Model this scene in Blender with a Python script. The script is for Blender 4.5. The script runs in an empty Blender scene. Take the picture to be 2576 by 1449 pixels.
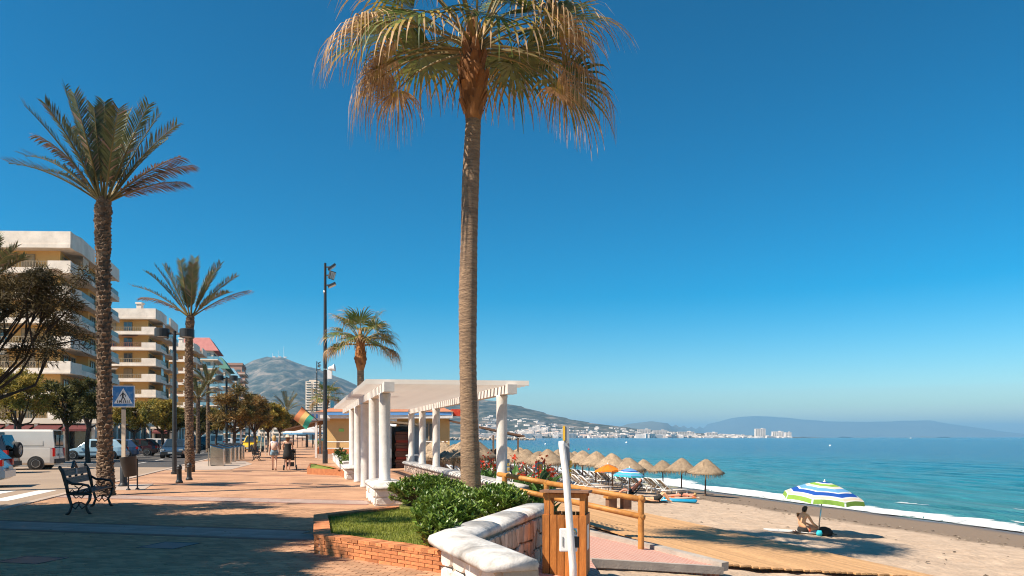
import bpy, bmesh, math, random
from mathutils import Vector, Matrix, noise

# ------------------------------------------------------------------ camera, sky, sun, exposure
scene = bpy.context.scene
COL = scene.collection
R = math.radians
CAMZ = 1.6
FPX, CX, HY = 1840.0, 1288.0, 1100.0          # measured on a 2576 px wide view of the photograph
cam_d = bpy.data.cameras.new("camera")
cam = bpy.data.objects.new("camera", cam_d)
COL.objects.link(cam)
cam.location = (0, 0, CAMZ)
cam.rotation_euler = (R(90), 0, 0)
cam_d.sensor_width = 36
cam_d.lens = FPX / 2576 * 36
cam_d.shift_y = (HY - 724.5) / 2576
cam_d.clip_start = 0.1
cam_d.clip_end = 120000
scene.camera = cam

SUN_EL, SUN_TH = R(49), R(30)                 # elevation; how far behind the camera's left the sun stands
SUN_DIR = Vector((math.cos(SUN_TH) * math.cos(SUN_EL), math.sin(SUN_TH) * math.cos(SUN_EL), -math.sin(SUN_EL)))
world = bpy.data.worlds.new("World")
scene.world = world
world.use_nodes = True
wn = world.node_tree.nodes
bg = wn["Background"]
sky = wn.new("ShaderNodeTexSky")
sky.sky_type = 'NISHITA'
sky.sun_disc = False
sky.sun_elevation = SUN_EL
sky.sun_rotation = math.atan2(-SUN_DIR.x, -SUN_DIR.y)
sky.altitude = 0
sky.air_density = 1.0
sky.dust_density = 0.35
sky.ozone_density = 3.0
hs = wn.new("ShaderNodeHueSaturation")
hs.inputs['Hue'].default_value = 0.483
hs.inputs['Saturation'].default_value = 1.42
hs.inputs['Value'].default_value = 0.70
gm = wn.new('ShaderNodeGamma')
gm.inputs[1].default_value = 1.4
world.node_tree.links.new(sky.outputs[0], gm.inputs[0])
world.node_tree.links.new(gm.outputs[0], hs.inputs['Color'])
world.node_tree.links.new(hs.outputs[0], bg.inputs['Color'])
bg.inputs['Strength'].default_value = 0.055
sun_d = bpy.data.lights.new("sun", 'SUN')
sun_d.energy = 5.0
sun_d.color = (1.0, 0.90, 0.76)
sun_d.angle = R(0.5)
sun = bpy.data.objects.new("sun", sun_d)
COL.objects.link(sun)
sun.rotation_euler = SUN_DIR.to_track_quat('-Z', 'Y').to_euler()
sun.location = (-40, -20, 60)
vs = scene.view_settings
vs.view_transform = 'Standard'
vs.look = 'None'
vs.exposure = 0.78
vs.gamma = 1.0
vs.use_curve_mapping = False
scene.cycles.use_denoising = True
scene.cycles.filter_width = 1.1
scene.cycles.max_bounces = 6
scene.cycles.diffuse_bounces = 3
scene.cycles.glossy_bounces = 3
scene.cycles.transmission_bounces = 4
scene.cycles.transparent_max_bounces = 8
scene.cycles.volume_bounces = 0

# ------------------------------------------------------------------ frames and helpers
UX, UY = -0.2807, 0.9598                      # unit vector along the promenade; V points to the sea
VX, VY = 0.9598, 0.2807
RA = math.atan2(VY, VX)
def W(s, t, z=0.0):                           # promenade frame -> world
    return Vector((s * VX + t * UX, s * VY + t * UY, z))
def ST(x, y):
    return x * VX + y * VY, x * UX + y * UY
def D(x, y, Y):                               # view point at depth Y
    return Vector(((x - CX) / FPX * Y, Y, CAMZ - (y - HY) / FPX * Y))
def G(x, y, z=0.0):                           # view point on a level z
    return D(x, y, FPX * (CAMZ - z) / (y - HY))
def lerp(a, b, t): return a + (b - a) * t
def interp(tab, x):
    if x <= tab[0][0]: return tab[0][1]
    for (a, va), (b, vb) in zip(tab, tab[1:]):
        if x <= b: return va + (vb - va) * (x - a) / (b - a)
    return tab[-1][1]
SANDTAB = [(-2, -0.62), (4, -0.55), (6.5, -0.82), (9, -1.1), (12, -1.35), (17, -1.7), (22, -1.95), (29.8, -2.5), (38, -3.3), (60, -5)]
def sand_z(x, y):
    s, t = ST(x, y)
    return interp(SANDTAB, s)

class MB:
    def __init__(self): self.v = []; self.f = []; self.m = []
    def add(self, vs, fs, mi=0):
        o = len(self.v)
        self.v.extend([tuple(p) for p in vs])
        for f in fs: self.f.append([i + o for i in f]); self.m.append(mi)
        return self
    def box(self, c, s, rz=0, mi=0, M=None):
        x, y, z = s[0] / 2, s[1] / 2, s[2] / 2
        pts = [Vector((a, b, d)) for d in (-z, z) for a, b in ((-x, -y), (x, -y), (x, y), (-x, y))]
        m = M if M is not None else Matrix.Rotation(rz, 3, 'Z')
        c = Vector(c)
        return self.add([m @ p + c for p in pts], [(3, 2, 1, 0), (4, 5, 6, 7), (0, 1, 5, 4), (1, 2, 6, 5), (2, 3, 7, 6), (3, 0, 4, 7)], mi)
    def beam(self, a, b, w, h, mi=0):         # box from a to b, w wide, h high
        a, b = Vector(a), Vector(b)
        d = b - a; L = d.length; y = d / L
        up = Vector((0, 0, 1)) if abs(y.z) < .95 else Vector((1, 0, 0))
        x = y.cross(up).normalized(); z = x.cross(y)
        m = Matrix((x, y, z)).transposed()
        return self.box((a + b) / 2, (w, L, h), M=m, mi=mi)
    def tube(self, pts, rads, n=8, mi=0, cap=True, jit=0, rng=None):
        pts = [Vector(p) for p in pts]
        if not isinstance(rads, (list, tuple)): rads = [rads] * len(pts)
        o = len(self.v); fs = []; vs = []
        prev = None
        for i, p in enumerate(pts):
            d = (pts[min(i + 1, len(pts) - 1)] - pts[max(i - 1, 0)]).normalized()
            if prev is None:
                up = Vector((1, 0, 0)) if abs(d.x) < .8 else Vector((0, 1, 0))
                x = (up - d * up.dot(d)).normalized()
            else:
                x = (prev - d * prev.dot(d)).normalized()
            prev = x; y = d.cross(x)
            for k in range(n):
                a = 2 * math.pi * k / n
                r = rads[i] * (1 + (rng.uniform(-jit, jit) if rng else 0))
                vs.append(p + x * (r * math.cos(a)) + y * (r * math.sin(a)))
        for i in range(len(pts) - 1):
            for k in range(n):
                a = i * n + k; b = i * n + (k + 1) % n
                fs.append((a, b, b + n, a + n))
        if cap:
            fs.append(tuple(range(n - 1, -1, -1)))
            fs.append(tuple((len(pts) - 1) * n + k for k in range(n)))
        return self.add(vs, fs, mi)
    def lathe(self, prof, c=(0, 0, 0), n=16, mi=0, cap=True):
        vs = []; fs = []
        for r, z in prof:
            for k in range(n):
                a = 2 * math.pi * k / n
                vs.append((c[0] + r * math.cos(a), c[1] + r * math.sin(a), c[2] + z))
        for i in range(len(prof) - 1):
            for k in range(n):
                a = i * n + k; b = i * n + (k + 1) % n
                fs.append((a, b, b + n, a + n))
        if cap:
            fs.append(tuple(range(n - 1, -1, -1)))
            fs.append(tuple((len(prof) - 1) * n + k for k in range(n)))
        return self.add(vs, fs, mi)
    def prism(self, poly, z0, z1, mi=0):
        n = len(poly)
        A = sum(poly[i][0] * poly[(i + 1) % n][1] - poly[(i + 1) % n][0] * poly[i][1] for i in range(n))
        if A < 0: poly = poly[::-1]
        z0 = z0 if callable(z0) else (lambda x, y, q=z0: q)
        z1 = z1 if callable(z1) else (lambda x, y, q=z1: q)
        vs = [(p[0], p[1], z0(p[0], p[1])) for p in poly] + [(p[0], p[1], z1(p[0], p[1])) for p in poly]
        fs = [tuple(range(n - 1, -1, -1)), tuple(range(n, 2 * n))] + [(i, (i + 1) % n, (i + 1) % n + n, i + n) for i in range(n)]
        return self.add(vs, fs, mi)
    def strip(self, path, t, z0, z1, mi=0):   # wall of thickness t to the left of the path
        P = [Vector((p[0], p[1])) for p in path]; n = len(P); off = []
        for i in range(n):
            ds = []
            if i > 0: ds.append((P[i] - P[i - 1]).normalized())
            if i < n - 1: ds.append((P[i + 1] - P[i]).normalized())
            nn = Vector((0, 0))
            for d in ds: nn += Vector((-d.y, d.x))
            nn.normalize()
            k = nn.dot(Vector((-ds[0].y, ds[0].x)))
            off.append(P[i] + nn * (t / max(k, .3)))
        vs = []; fs = []
        for p, q in zip(P, off):
            vs += [(p.x, p.y, z0), (q.x, q.y, z0), (q.x, q.y, z1), (p.x, p.y, z1)]
        for i in range(n - 1):
            a = i * 4; b = a + 4
            fs += [(a, b, b + 3, a + 3)[::-1], (a + 1, a + 2, b + 2, b + 1)[::-1], (a + 3, b + 3, b + 2, a + 2)[::-1], (a, a + 1, b + 1, b)[::-1]]
        fs += [(0, 1, 2, 3)[::-1], tuple(len(vs) - 4 + k for k in (0, 1, 2, 3))]
        return self.add(vs, [tuple(reversed(f)) for f in fs], mi)
    def xf(self, M):
        self.v = [tuple(M @ Vector(p)) for p in self.v]; return self
    def mesh(self, name, mats, smooth=False, org=None):
        me = bpy.data.meshes.new(name)
        v = self.v if org is None else [(p[0] - org[0], p[1] - org[1], p[2] - org[2]) for p in self.v]
        me.from_pydata(v, [], self.f)
        if not isinstance(mats, (list, tuple)): mats = [mats]
        for m in mats: me.materials.append(m)
        if len(mats) > 1: me.polygons.foreach_set('material_index', self.m)
        if smooth: me.polygons.foreach_set('use_smooth', [True] * len(me.polygons))
        me.update()
        return me

def link(name, me, parent=None, loc=(0, 0, 0), rz=0, rot=None, sc=None):
    o = bpy.data.objects.new(name, me)
    COL.objects.link(o)
    o.parent = parent
    o.location = loc
    o.rotation_euler = rot if rot is not None else (0, 0, rz)
    if sc is not None: o.scale = sc if isinstance(sc, (list, tuple)) else (sc, sc, sc)
    return o
def part(name, mb, mats, parent, smooth=False, org=None, loc=(0, 0, 0), rz=0):
    return link(name, mb.mesh(name, mats, smooth, org), parent, loc, rz)
def tag(o, label, cat, group=None):
    o['label'] = label; o['category'] = cat
    if group: o['group'] = group
    return o
def thing(name, label, cat, loc=(0, 0, 0), rz=0, group=None, sc=None):
    o = link(name, None, None, loc, rz, sc=sc)
    o.empty_display_size = .2
    return tag(o, label, cat, group)
def struct(name, mb, mats, smooth=False, kind='structure'):
    o = link(name, mb.mesh(name, mats, smooth)); o['kind'] = kind; return o
def copy_tree(o, parent=None):
    c = o.copy(); COL.objects.link(c); c.parent = parent
    for ch in list(o.children): copy_tree(ch, c)
    return c
def bevel(o, w, seg=2):
    b = o.modifiers.new("bevel", 'BEVEL'); b.width = w; b.segments = seg; b.limit_method = 'ANGLE'; b.angle_limit = R(40); return o
def subsurf(o, lv=1):
    b = o.modifiers.new("subd", 'SUBSURF'); b.levels = lv; b.render_levels = lv; return o

# ------------------------------------------------------------------ materials
def mat(name, c1, c2=None, scale=4.0, rough=.75, bump=0.0, bscale=None, metal=0.0, spec=.4, rand=0.0, stretch=None, detail=6, trans=0.0, lo=.35, hi=.65, coat=0.0, extra=None, stain=0.0, sscale=.8):
    m = bpy.data.materials.new(name); m.use_nodes = True
    nt = m.node_tree; N = nt.nodes; L = nt.links
    b = N["Principled BSDF"]; out = N["Material Output"]
    b.inputs['Roughness'].default_value = rough; b.inputs['Metallic'].default_value = metal
    b.inputs['Specular IOR Level'].default_value = spec
    b.inputs['Coat Weight'].default_value = coat
    tc = N.new("ShaderNodeTexCoord"); vec = tc.outputs['Object']
    if stretch:
        mp = N.new("ShaderNodeMapping"); mp.inputs['Scale'].default_value = stretch
        L.new(vec, mp.inputs[0]); vec = mp.outputs[0]
    col = None
    if c2 is None: c2 = tuple(x * .82 for x in c1)
    nz = N.new("ShaderNodeTexNoise"); nz.inputs['Scale'].default_value = scale; nz.inputs['Detail'].default_value = detail
    nz.inputs['Roughness'].default_value = .6
    L.new(vec, nz.inputs['Vector'])
    cr = N.new("ShaderNodeValToRGB")
    cr.color_ramp.elements[0].position = lo; cr.color_ramp.elements[1].position = hi
    cr.color_ramp.elements[0].color = (*c1, 1); cr.color_ramp.elements[1].color = (*c2, 1)
    L.new(nz.outputs[0], cr.inputs[0]); col = cr.outputs[0]
    if rand:
        oi = N.new("ShaderNodeObjectInfo"); ge = N.new("ShaderNodeNewGeometry")
        ad = N.new("ShaderNodeMath"); ad.operation = 'ADD'; fr = N.new("ShaderNodeMath"); fr.operation = 'FRACT'
        L.new(oi.outputs['Random'], ad.inputs[0]); L.new(ge.outputs['Random Per Island'], ad.inputs[1]); L.new(ad.outputs[0], fr.inputs[0])
        mr = N.new("ShaderNodeMapRange"); mr.inputs['To Min'].default_value = 1 - rand; mr.inputs['To Max'].default_value = 1 + rand
        L.new(fr.outputs[0], mr.inputs[0])
        h = N.new("ShaderNodeHueSaturation"); L.new(col, h.inputs['Color']); L.new(mr.outputs[0], h.inputs['Value']); col = h.outputs[0]
    if stain:
        sn = N.new("ShaderNodeTexNoise"); sn.inputs['Scale'].default_value = sscale; sn.inputs['Detail'].default_value = 9; sn.inputs['Roughness'].default_value = .7
        L.new(tc.outputs['Object'], sn.inputs['Vector'])
        sr_ = N.new("ShaderNodeMapRange"); sr_.inputs['From Min'].default_value = .38; sr_.inputs['From Max'].default_value = .66; sr_.inputs['To Min'].default_value = 1.06; sr_.inputs['To Max'].default_value = 1 - stain
        L.new(sn.outputs[0], sr_.inputs[0])
        sh_ = N.new("ShaderNodeHueSaturation"); L.new(col, sh_.inputs['Color']); L.new(sr_.outputs[0], sh_.inputs['Value']); col = sh_.outputs[0]
    if extra: col = extra(N, L, tc, col, b)
    L.new(col, b.inputs['Base Color'])
    if bump:
        bn = N.new("ShaderNodeTexNoise"); bn.inputs['Scale'].default_value = bscale or scale * 4; bn.inputs['Detail'].default_value = 8
        L.new(vec, bn.inputs['Vector'])
        bp = N.new("ShaderNodeBump"); bp.inputs['Strength'].default_value = min(1, bump); bp.inputs['Distance'].default_value = .02 * max(1, bump)
        L.new(bn.outputs[0], bp.inputs['Height']); L.new(bp.outputs[0], b.inputs['Normal'])
    if trans:
        tr = N.new("ShaderNodeBsdfTranslucent"); mx = N.new("ShaderNodeMixShader"); mx.inputs[0].default_value = trans
        L.new(col, tr.inputs['Color']); L.new(b.outputs[0], mx.inputs[1]); L.new(tr.outputs[0], mx.inputs[2]); L.new(mx.outputs[0], out.inputs['Surface'])
    return m
def glassy(name, c, rough=.08): return mat(name, c, tuple(x * .7 for x in c), scale=1.5, rough=rough, spec=.9)

M = {}
M['paver'] = mat('clay_paver', (.52, .29, .16), (.42, .225, .125), scale=1.3, rough=.85, rand=.22, bump=.25, bscale=60, stain=.28, sscale=.6)
M['paver_dark'] = mat('dark_paver_strip', (.27, .125, .085), (.21, .10, .07), scale=2, rough=.85, rand=.12, bump=.2, bscale=60)
M['paver_grey'] = mat('grey_paver', (.40, .285, .235), (.33, .235, .195), scale=2, rough=.85, rand=.14, bump=.2, bscale=60)
M['asphalt'] = mat('asphalt', (.085, .075, .068), (.052, .048, .045), scale=.6, rough=.9, bump=.3, bscale=90, lo=.3, hi=.7)
M['road_light'] = mat('worn_road_surface', (.36, .26, .18), (.28, .20, .14), scale=.35, rough=.9, bump=.3, bscale=70, lo=.3, hi=.7)
M['kerb'] = mat('kerb_stone', (.47, .36, .28), (.38, .29, .225), scale=3, rough=.85, rand=.1)
M['paint'] = mat('white_road_paint', (.78, .74, .68), (.58, .53, .47), scale=5, rough=.8)
M['ground'] = mat('town_ground', (.33, .27, .2), (.24, .2, .15), scale=.05, rough=.95)
M['white'] = mat('white_render', (.72, .675, .625), (.65, .60, .55), scale=1.2, rough=.8, bump=.15, bscale=25, lo=.3, hi=.75, stain=.2, sscale=2.2)
M['coping'] = mat('white_coping', (.66, .62, .575), (.54, .49, .44), scale=2.2, rough=.8, bump=.9, bscale=10, lo=.45, hi=.8, stain=.42, sscale=2.2)
M['stone'] = mat('cladding_stone', (.60, .46, .36), (.40, .29, .22), scale=4, rough=.85, bump=.5, bscale=22, rand=.22)
M['stone_white'] = mat('painted_stone', (.78, .71, .64), (.62, .54, .47), scale=4, rough=.85, bump=.5, bscale=18, rand=.06)
M['mortar'] = mat('mortar', (.50, .40, .30), (.40, .32, .24), scale=8, rough=.95, bump=.5, bscale=50)
M['brick'] = mat('planter_brick', (.60, .225, .085), (.47, .165, .065), scale=7, rough=.85, bump=.4, bscale=50, rand=.28)
M['grassbase'] = mat('lawn_soil', (.20, .21, .04), (.14, .15, .03), scale=6, rough=.95, bump=.4, bscale=40)
M['grass'] = mat('grass_blade', (.30, .29, .04), (.15, .205, .022), scale=1.6, rough=.6, trans=.25, rand=.4, lo=.3, hi=.7)
M['leaf'] = mat('glossy_leaf', (.085, .17, .025), (.19, .24, .035), scale=5, rough=.36, spec=.5, trans=.18, rand=.6)
M['twig'] = mat('twig', (.16, .10, .06), (.10, .065, .04), scale=9, rough=.9)
M['canna'] = mat('canna_leaf', (.055, .14, .03), (.10, .20, .04), scale=3, rough=.4, trans=.25, rand=.3)
M['red_petal'] = mat('red_petal', (.70, .05, .03), (.8, .12, .04), scale=8, rough=.5, trans=.25, rand=.2)
M['tam1'] = mat('olive_foliage', (.14, .125, .03), (.065, .066, .02), scale=1.1, rough=.75, trans=.25, rand=.45, lo=.4, hi=.6)
M['tam2'] = mat('golden_foliage', (.40, .27, .045), (.17, .16, .03), scale=.9, rough=.75, trans=.3, rand=.45, lo=.4, hi=.6)
M['tam3'] = mat('rusty_foliage', (.29, .165, .05), (.125, .105, .028), scale=.9, rough=.75, trans=.25, rand=.45, lo=.4, hi=.6)
M['bark'] = mat('dark_bark', (.085, .06, .045), (.05, .036, .028), scale=5, rough=.95, bump=.8, bscale=18, stretch=(1, 1, .25))
M['palmbark'] = mat('ringed_palm_bark', (.38, .245, .15), (.20, .13, .085), scale=7, rough=.95, bump=1.6, bscale=22, stretch=(.6, .6, 3.5))
M['boot'] = mat('leaf_boot', (.36, .15, .045), (.17, .075, .03), scale=7, rough=.85, bump=.6, bscale=18, stretch=(1, 1, .4), rand=.4)
M['datebark'] = mat('date_palm_scale', (.24, .155, .095), (.115, .075, .05), scale=5, rough=.95, bump=.8, bscale=20, rand=.35)
M['frond_g'] = mat('green_frond', (.075, .125, .025), (.17, .17, .035), scale=2.2, rough=.45, spec=.5, trans=.25, rand=.35)
M['frond_y'] = mat('yellowing_frond', (.46, .27, .06), (.28, .22, .05), scale=2.5, rough=.6, trans=.3, rand=.3)
M['frond_d'] = mat('dry_frond', (.35, .205, .095), (.53, .345, .185), scale=3, rough=.8, trans=.2, rand=.4)
M['date_g'] = mat('date_frond_green', (.075, .10, .04), (.16, .15, .06), scale=1.5, rough=.5, trans=.15, rand=.35)
M['date_d'] = mat('date_frond_dry', (.34, .21, .14), (.22, .13, .085), scale=2, rough=.8, trans=.15, rand=.3)
M['petiole'] = mat('petiole', (.26, .17, .05), (.15, .12, .035), scale=3, rough=.6)
M['sandm'] = None
M['wood'] = mat('orange_timber', (.56, .20, .04), (.36, .115, .022), scale=3, rough=.6, bump=.3, bscale=14, stretch=(6, 6, 1), rand=.22)
M['log'] = mat('varnished_log', (.56, .25, .055), (.36, .145, .035), scale=5, rough=.55, bump=.4, bscale=12, rand=.1)
M['wood_dk'] = mat('weathered_board', (.27, .135, .075), (.17, .085, .05), scale=4, rough=.7, bump=.3, bscale=16, rand=.15)
M['deck'] = mat('deck_plank', (.55, .315, .145), (.43, .24, .105), scale=2.5, rough=.75, bump=.35, bscale=10, rand=.16, stretch=(5, 5, 5))
M['whitewood'] = mat('flaking_white_paint', (.80, .76, .71), (.60, .52, .44), scale=5, rough=.65, bump=.3, bscale=10, stretch=(5, 5, .8), lo=.55, hi=.85)
M['iron'] = mat('black_iron', (.018, .018, .018), (.03, .028, .026), scale=6, rough=.45, spec=.5)
M['irongrey'] = mat('dark_grey_metal', (.05, .052, .055), (.07, .07, .07), scale=4, rough=.45, metal=.3)
M['lattice'] = mat('pierced_iron_slat', (.17, .155, .14), (.24, .22, .20), scale=20, rough=.6)
M['steel'] = mat('brushed_steel', (.62, .60, .57), (.5, .48, .46), scale=2, rough=.18, metal=1.0)
M['signgrey'] = mat('grey_sign_board', (.30, .33, .36), (.25, .28, .31), scale=4, rough=.6)
M['signwhite'] = mat('sign_white', (.80, .80, .78), (.74, .73, .70), scale=5, rough=.5)
M['signblue'] = mat('faded_sign_blue', (.03, .17, .42), (.22, .36, .52), scale=7, rough=.5, lo=.5, hi=.72)
M['signblack'] = mat('sign_black', (.03, .03, .03), (.05, .05, .05), scale=5, rough=.6)
M['signyellow'] = mat('sign_yellow', (.78, .46, .04), (.7, .4, .05), scale=5, rough=.5)
M['thatch'] = mat('reed_thatch', (.38, .27, .17), (.24, .17, .11), scale=5, rough=.95, bump=1.0, bscale=30, rand=.25, stretch=(1, 1, .5))
M['fringe'] = mat('reed_fringe', (.36, .245, .14), (.22, .15, .09), scale=9, rough=.95, rand=.35)
M['pole'] = mat('wooden_pole', (.20, .115, .065), (.12, .07, .045), scale=6, rough=.9, stretch=(1, 1, .2))
M['plastic'] = mat('white_plastic', (.80, .78, .75), (.72, .70, .67), scale=3, rough=.45)
M['mesh_tan'] = mat('tan_sling', (.50, .41, .29), (.43, .35, .24), scale=8, rough=.85, rand=.1)
M['mesh_olive'] = mat('olive_cushion', (.46, .43, .28), (.38, .36, .23), scale=4, rough=.9)
M['mesh_blue'] = mat('blue_grey_cushion', (.48, .55, .58), (.4, .47, .52), scale=4, rough=.9, rand=.1)
M['orange'] = mat('orange_fabric', (.90, .26, .015), (.85, .22, .012), scale=3, rough=.7, trans=.3)
M['f_white'] = mat('white_fabric', (.80, .76, .71), (.74, .70, .66), scale=3, rough=.8, trans=.25)
M['f_cream'] = mat('cream_fabric', (.80, .62, .46), (.76, .58, .43), scale=3, rough=.8, trans=.25)
M['f_blue'] = mat('royal_blue_fabric', (.012, .085, .40), (.01, .075, .35), scale=3, rough=.7, trans=.2)
M['f_sky'] = mat('sky_blue_fabric', (.16, .40, .66), (.14, .36, .6), scale=3, rough=.7, trans=.25)
M['f_green'] = mat('lime_fabric', (.30, .50, .075), (.26, .45, .065), scale=3, rough=.7, trans=.25)
M['f_teal'] = mat('turquoise_fabric', (.05, .50, .58), (.04, .44, .52), scale=3, rough=.7, trans=.25)
M['f_violet'] = mat('violet_fabric', (.24, .25, .58), (.2, .21, .5), scale=3, rough=.7, trans=.2)
M['lilo'] = mat('turquoise_vinyl', (.015, .30, .48), (.01, .24, .42), scale=3, rough=.25, spec=.6)
M['skin'] = mat('tanned_skin', (.74, .38, .20), (.68, .33, .17), scale=5, rough=.55)
M['skin_pale'] = mat('fair_skin', (.72, .42, .29), (.66, .36, .24), scale=5, rough=.55)
M['skin_pink'] = mat('reddened_skin', (.66, .27, .17), (.60, .22, .13), scale=5, rough=.55)
M['hair_blond'] = mat('blond_hair', (.52, .33, .12), (.38, .22, .08), scale=20, rough=.6)
M['hair_dark'] = mat('dark_hair', (.025, .018, .013), (.04, .028, .02), scale=20, rough=.55)
M['hair_red'] = mat('brown_hair', (.20, .085, .035), (.14, .06, .03), scale=20, rough=.6)
M['black_cloth'] = mat('black_cloth', (.016, .015, .014), (.026, .024, .022), scale=8, rough=.9)
M['denim'] = mat('light_denim', (.26, .38, .45), (.17, .26, .33), scale=14, rough=.9)
M['lilac'] = mat('pale_lilac_cotton', (.66, .60, .66), (.58, .52, .58), scale=9, rough=.9)
M['peach'] = mat('peach_bag', (.68, .45, .33), (.6, .38, .28), scale=9, rough=.85)
M['straw'] = mat('straw_hat', (.70, .50, .34), (.6, .42, .28), scale=14, rough=.9)
M['navy'] = mat('navy_cloth', (.07, .12, .21), (.055, .095, .17), scale=8, rough=.8)
M['cyan_cloth'] = mat('bright_cyan_cloth', (.03, .50, .60), (.02, .42, .52), scale=6, rough=.7)
M['tyre'] = mat('tyre_rubber', (.022, .021, .02), (.032, .03, .029), scale=12, rough=.85)
M['rim'] = mat('wheel_rim', (.50, .48, .45), (.42, .40, .38), scale=6, rough=.4, metal=.6)
M['carglass'] = glassy('car_glass', (.025, .035, .04))
M['redlamp'] = mat('red_lamp', (.52, .015, .012), (.45, .012, .01), scale=3, rough=.2, spec=.7)
M['lamp'] = mat('clear_lamp', (.6, .6, .58), (.5, .5, .48), scale=3, rough=.15, spec=.8)
M['blackplastic'] = mat('black_plastic', (.03, .03, .03), (.045, .043, .04), scale=5, rough=.6)
M['plate'] = mat('number_plate', (.6, .58, .54), (.5, .48, .44), scale=30, rough=.6)
def carpaint(name, c): return mat(name, c, tuple(x * .93 for x in c), scale=1.5, rough=.3, spec=.6, coat=.6)
M['bld_white'] = mat('balcony_white', (.82, .70, .59), (.76, .64, .53), scale=.5, rough=.85, stain=.14, sscale=.5)
M['bld_wall'] = mat('ochre_wall', (.78, .46, .17), (.72, .41, .145), scale=.4, rough=.9)
M['bld_cream'] = mat('cream_wall', (.66, .55, .44), (.6, .5, .4), scale=.4, rough=.9)
M['bld_pink'] = mat('pink_brown_wall', (.42, .24, .18), (.37, .21, .16), scale=.4, rough=.9)
M['bld_rail'] = mat('tan_railing', (.36, .27, .17), (.3, .22, .14), scale=2, rough=.7)
M['bld_rail_red'] = mat('red_brown_railing', (.30, .11, .06), (.25, .09, .05), scale=2, rough=.7)
M['bld_panel'] = mat('smoked_panel', (.24, .22, .165), (.20, .185, .14), scale=2, rough=.35, spec=.5)
M['bld_glass'] = glassy('window_glass', (.085, .11, .125), .12)
M['bld_blueglass'] = glassy('blue_balcony_glass', (.16, .34, .44), .2)
M['shutter'] = mat('beige_shutter', (.47, .34, .20), (.42, .3, .18), scale=3, rough=.8, stretch=(1, 1, 12))
M['winframe'] = mat('window_frame', (.36, .26, .16), (.3, .22, .14), scale=3, rough=.6)
M['roof_red'] = mat('red_metal_roof', (.46, .16, .14), (.4, .13, .115), scale=1, rough=.7)
M['roof_green'] = mat('green_metal_roof', (.05, .18, .13), (.04, .15, .11), scale=1, rough=.7)
M['roof_tile'] = mat('terracotta_roof', (.50, .20, .10), (.42, .16, .08), scale=2, rough=.85)
M['awning'] = mat('dark_red_awning', (.12, .022, .02), (.09, .018, .016), scale=3, rough=.8)
M['shopglass'] = glassy('shop_glass', (.035, .035, .035), .15)
M['house'] = mat('hillside_house_wall', (.80, .71, .64), (.68, .58, .50), scale=.05, rough=.9, rand=.15)
M['houseroof'] = mat('hillside_house_roof', (.46, .28, .20), (.62, .50, .42), scale=.05, rough=.9, rand=.2)
M['housewin'] = mat('hillside_house_window', (.14, .13, .13), (.1, .1, .1), scale=.5, rough=.5)
M['yellow'] = carpaint('yellow_paint', (.75, .45, .01))
# ------------------------------------------------------------------ the setting: pavement, road, sand, sea, mountains
rng = random.Random(7)
def dotnode(N, L, tc, v, off=0.0):
    d = N.new("ShaderNodeVectorMath"); d.operation = 'DOT_PRODUCT'; d.inputs[1].default_value = v
    L.new(tc.outputs['Object'], d.inputs[0])
    return d.outputs['Value']
def paving_extra(N, L, tc, col, b):
    mp = N.new("ShaderNodeMapping"); mp.inputs['Rotation'].default_value = (0, 0, R(13.5))
    L.new(tc.outputs['Object'], mp.inputs[0])
    br = N.new("ShaderNodeTexBrick"); br.inputs['Scale'].default_value = 1
    br.inputs['Brick Width'].default_value = .2; br.inputs['Row Height'].default_value = .1; br.inputs['Mortar Size'].default_value = .006
    br.inputs['Color1'].default_value = (1, 1, 1, 1); br.inputs['Color2'].default_value = (.8, .78, .76, 1); br.inputs['Mortar'].default_value = (.55, .5, .46, 1)
    L.new(mp.outputs[0], br.inputs['Vector'])
    mx = N.new("ShaderNodeMix"); mx.data_type = 'RGBA'; mx.blend_type = 'MULTIPLY'; mx.inputs[0].default_value = .5
    L.new(col, mx.inputs[6]); L.new(br.outputs[0], mx.inputs[7])
    return mx.outputs[2]
M['paving'] = mat('clay_paving', (.565, .315, .18), (.46, .25, .14), scale=.5, rough=.85, stain=.25, sscale=.5, extra=paving_extra)

def Wl(s, t): p = W(s, t); return (p.x, p.y)
pave_poly = [Wl(-6.2, -12), Wl(1.7, -12), Wl(1.7, 8.2), Wl(3.7, 11.4), Wl(4.2, 15.5), Wl(5.35, 16.6), Wl(5.35, 40), Wl(4.0, 41), Wl(4.0, 48), Wl(12, 49), Wl(12, 78), Wl(3.5, 79), Wl(3.5, 900), Wl(-6.2, 900)]
mb = MB(); mb.prism(pave_poly, -1.6, 0)
pavement = struct('pavement', mb, M['paving'])
# kerb stones along the road edge
kerb_me = MB().box((0, 0, 0), (.2, .97, .2)).mesh('kerb_stone', M['kerb'])
for i in range(46):
    link('kerb_stone', kerb_me, pavement, W(-6.3, 6.5 + i, -.075), RA)
mb = MB(); mb.strip([Wl(-6.2, 52.0), Wl(-6.2, 900)], .2, -.17, .025); struct('kerb', mb, M['kerb'])
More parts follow.
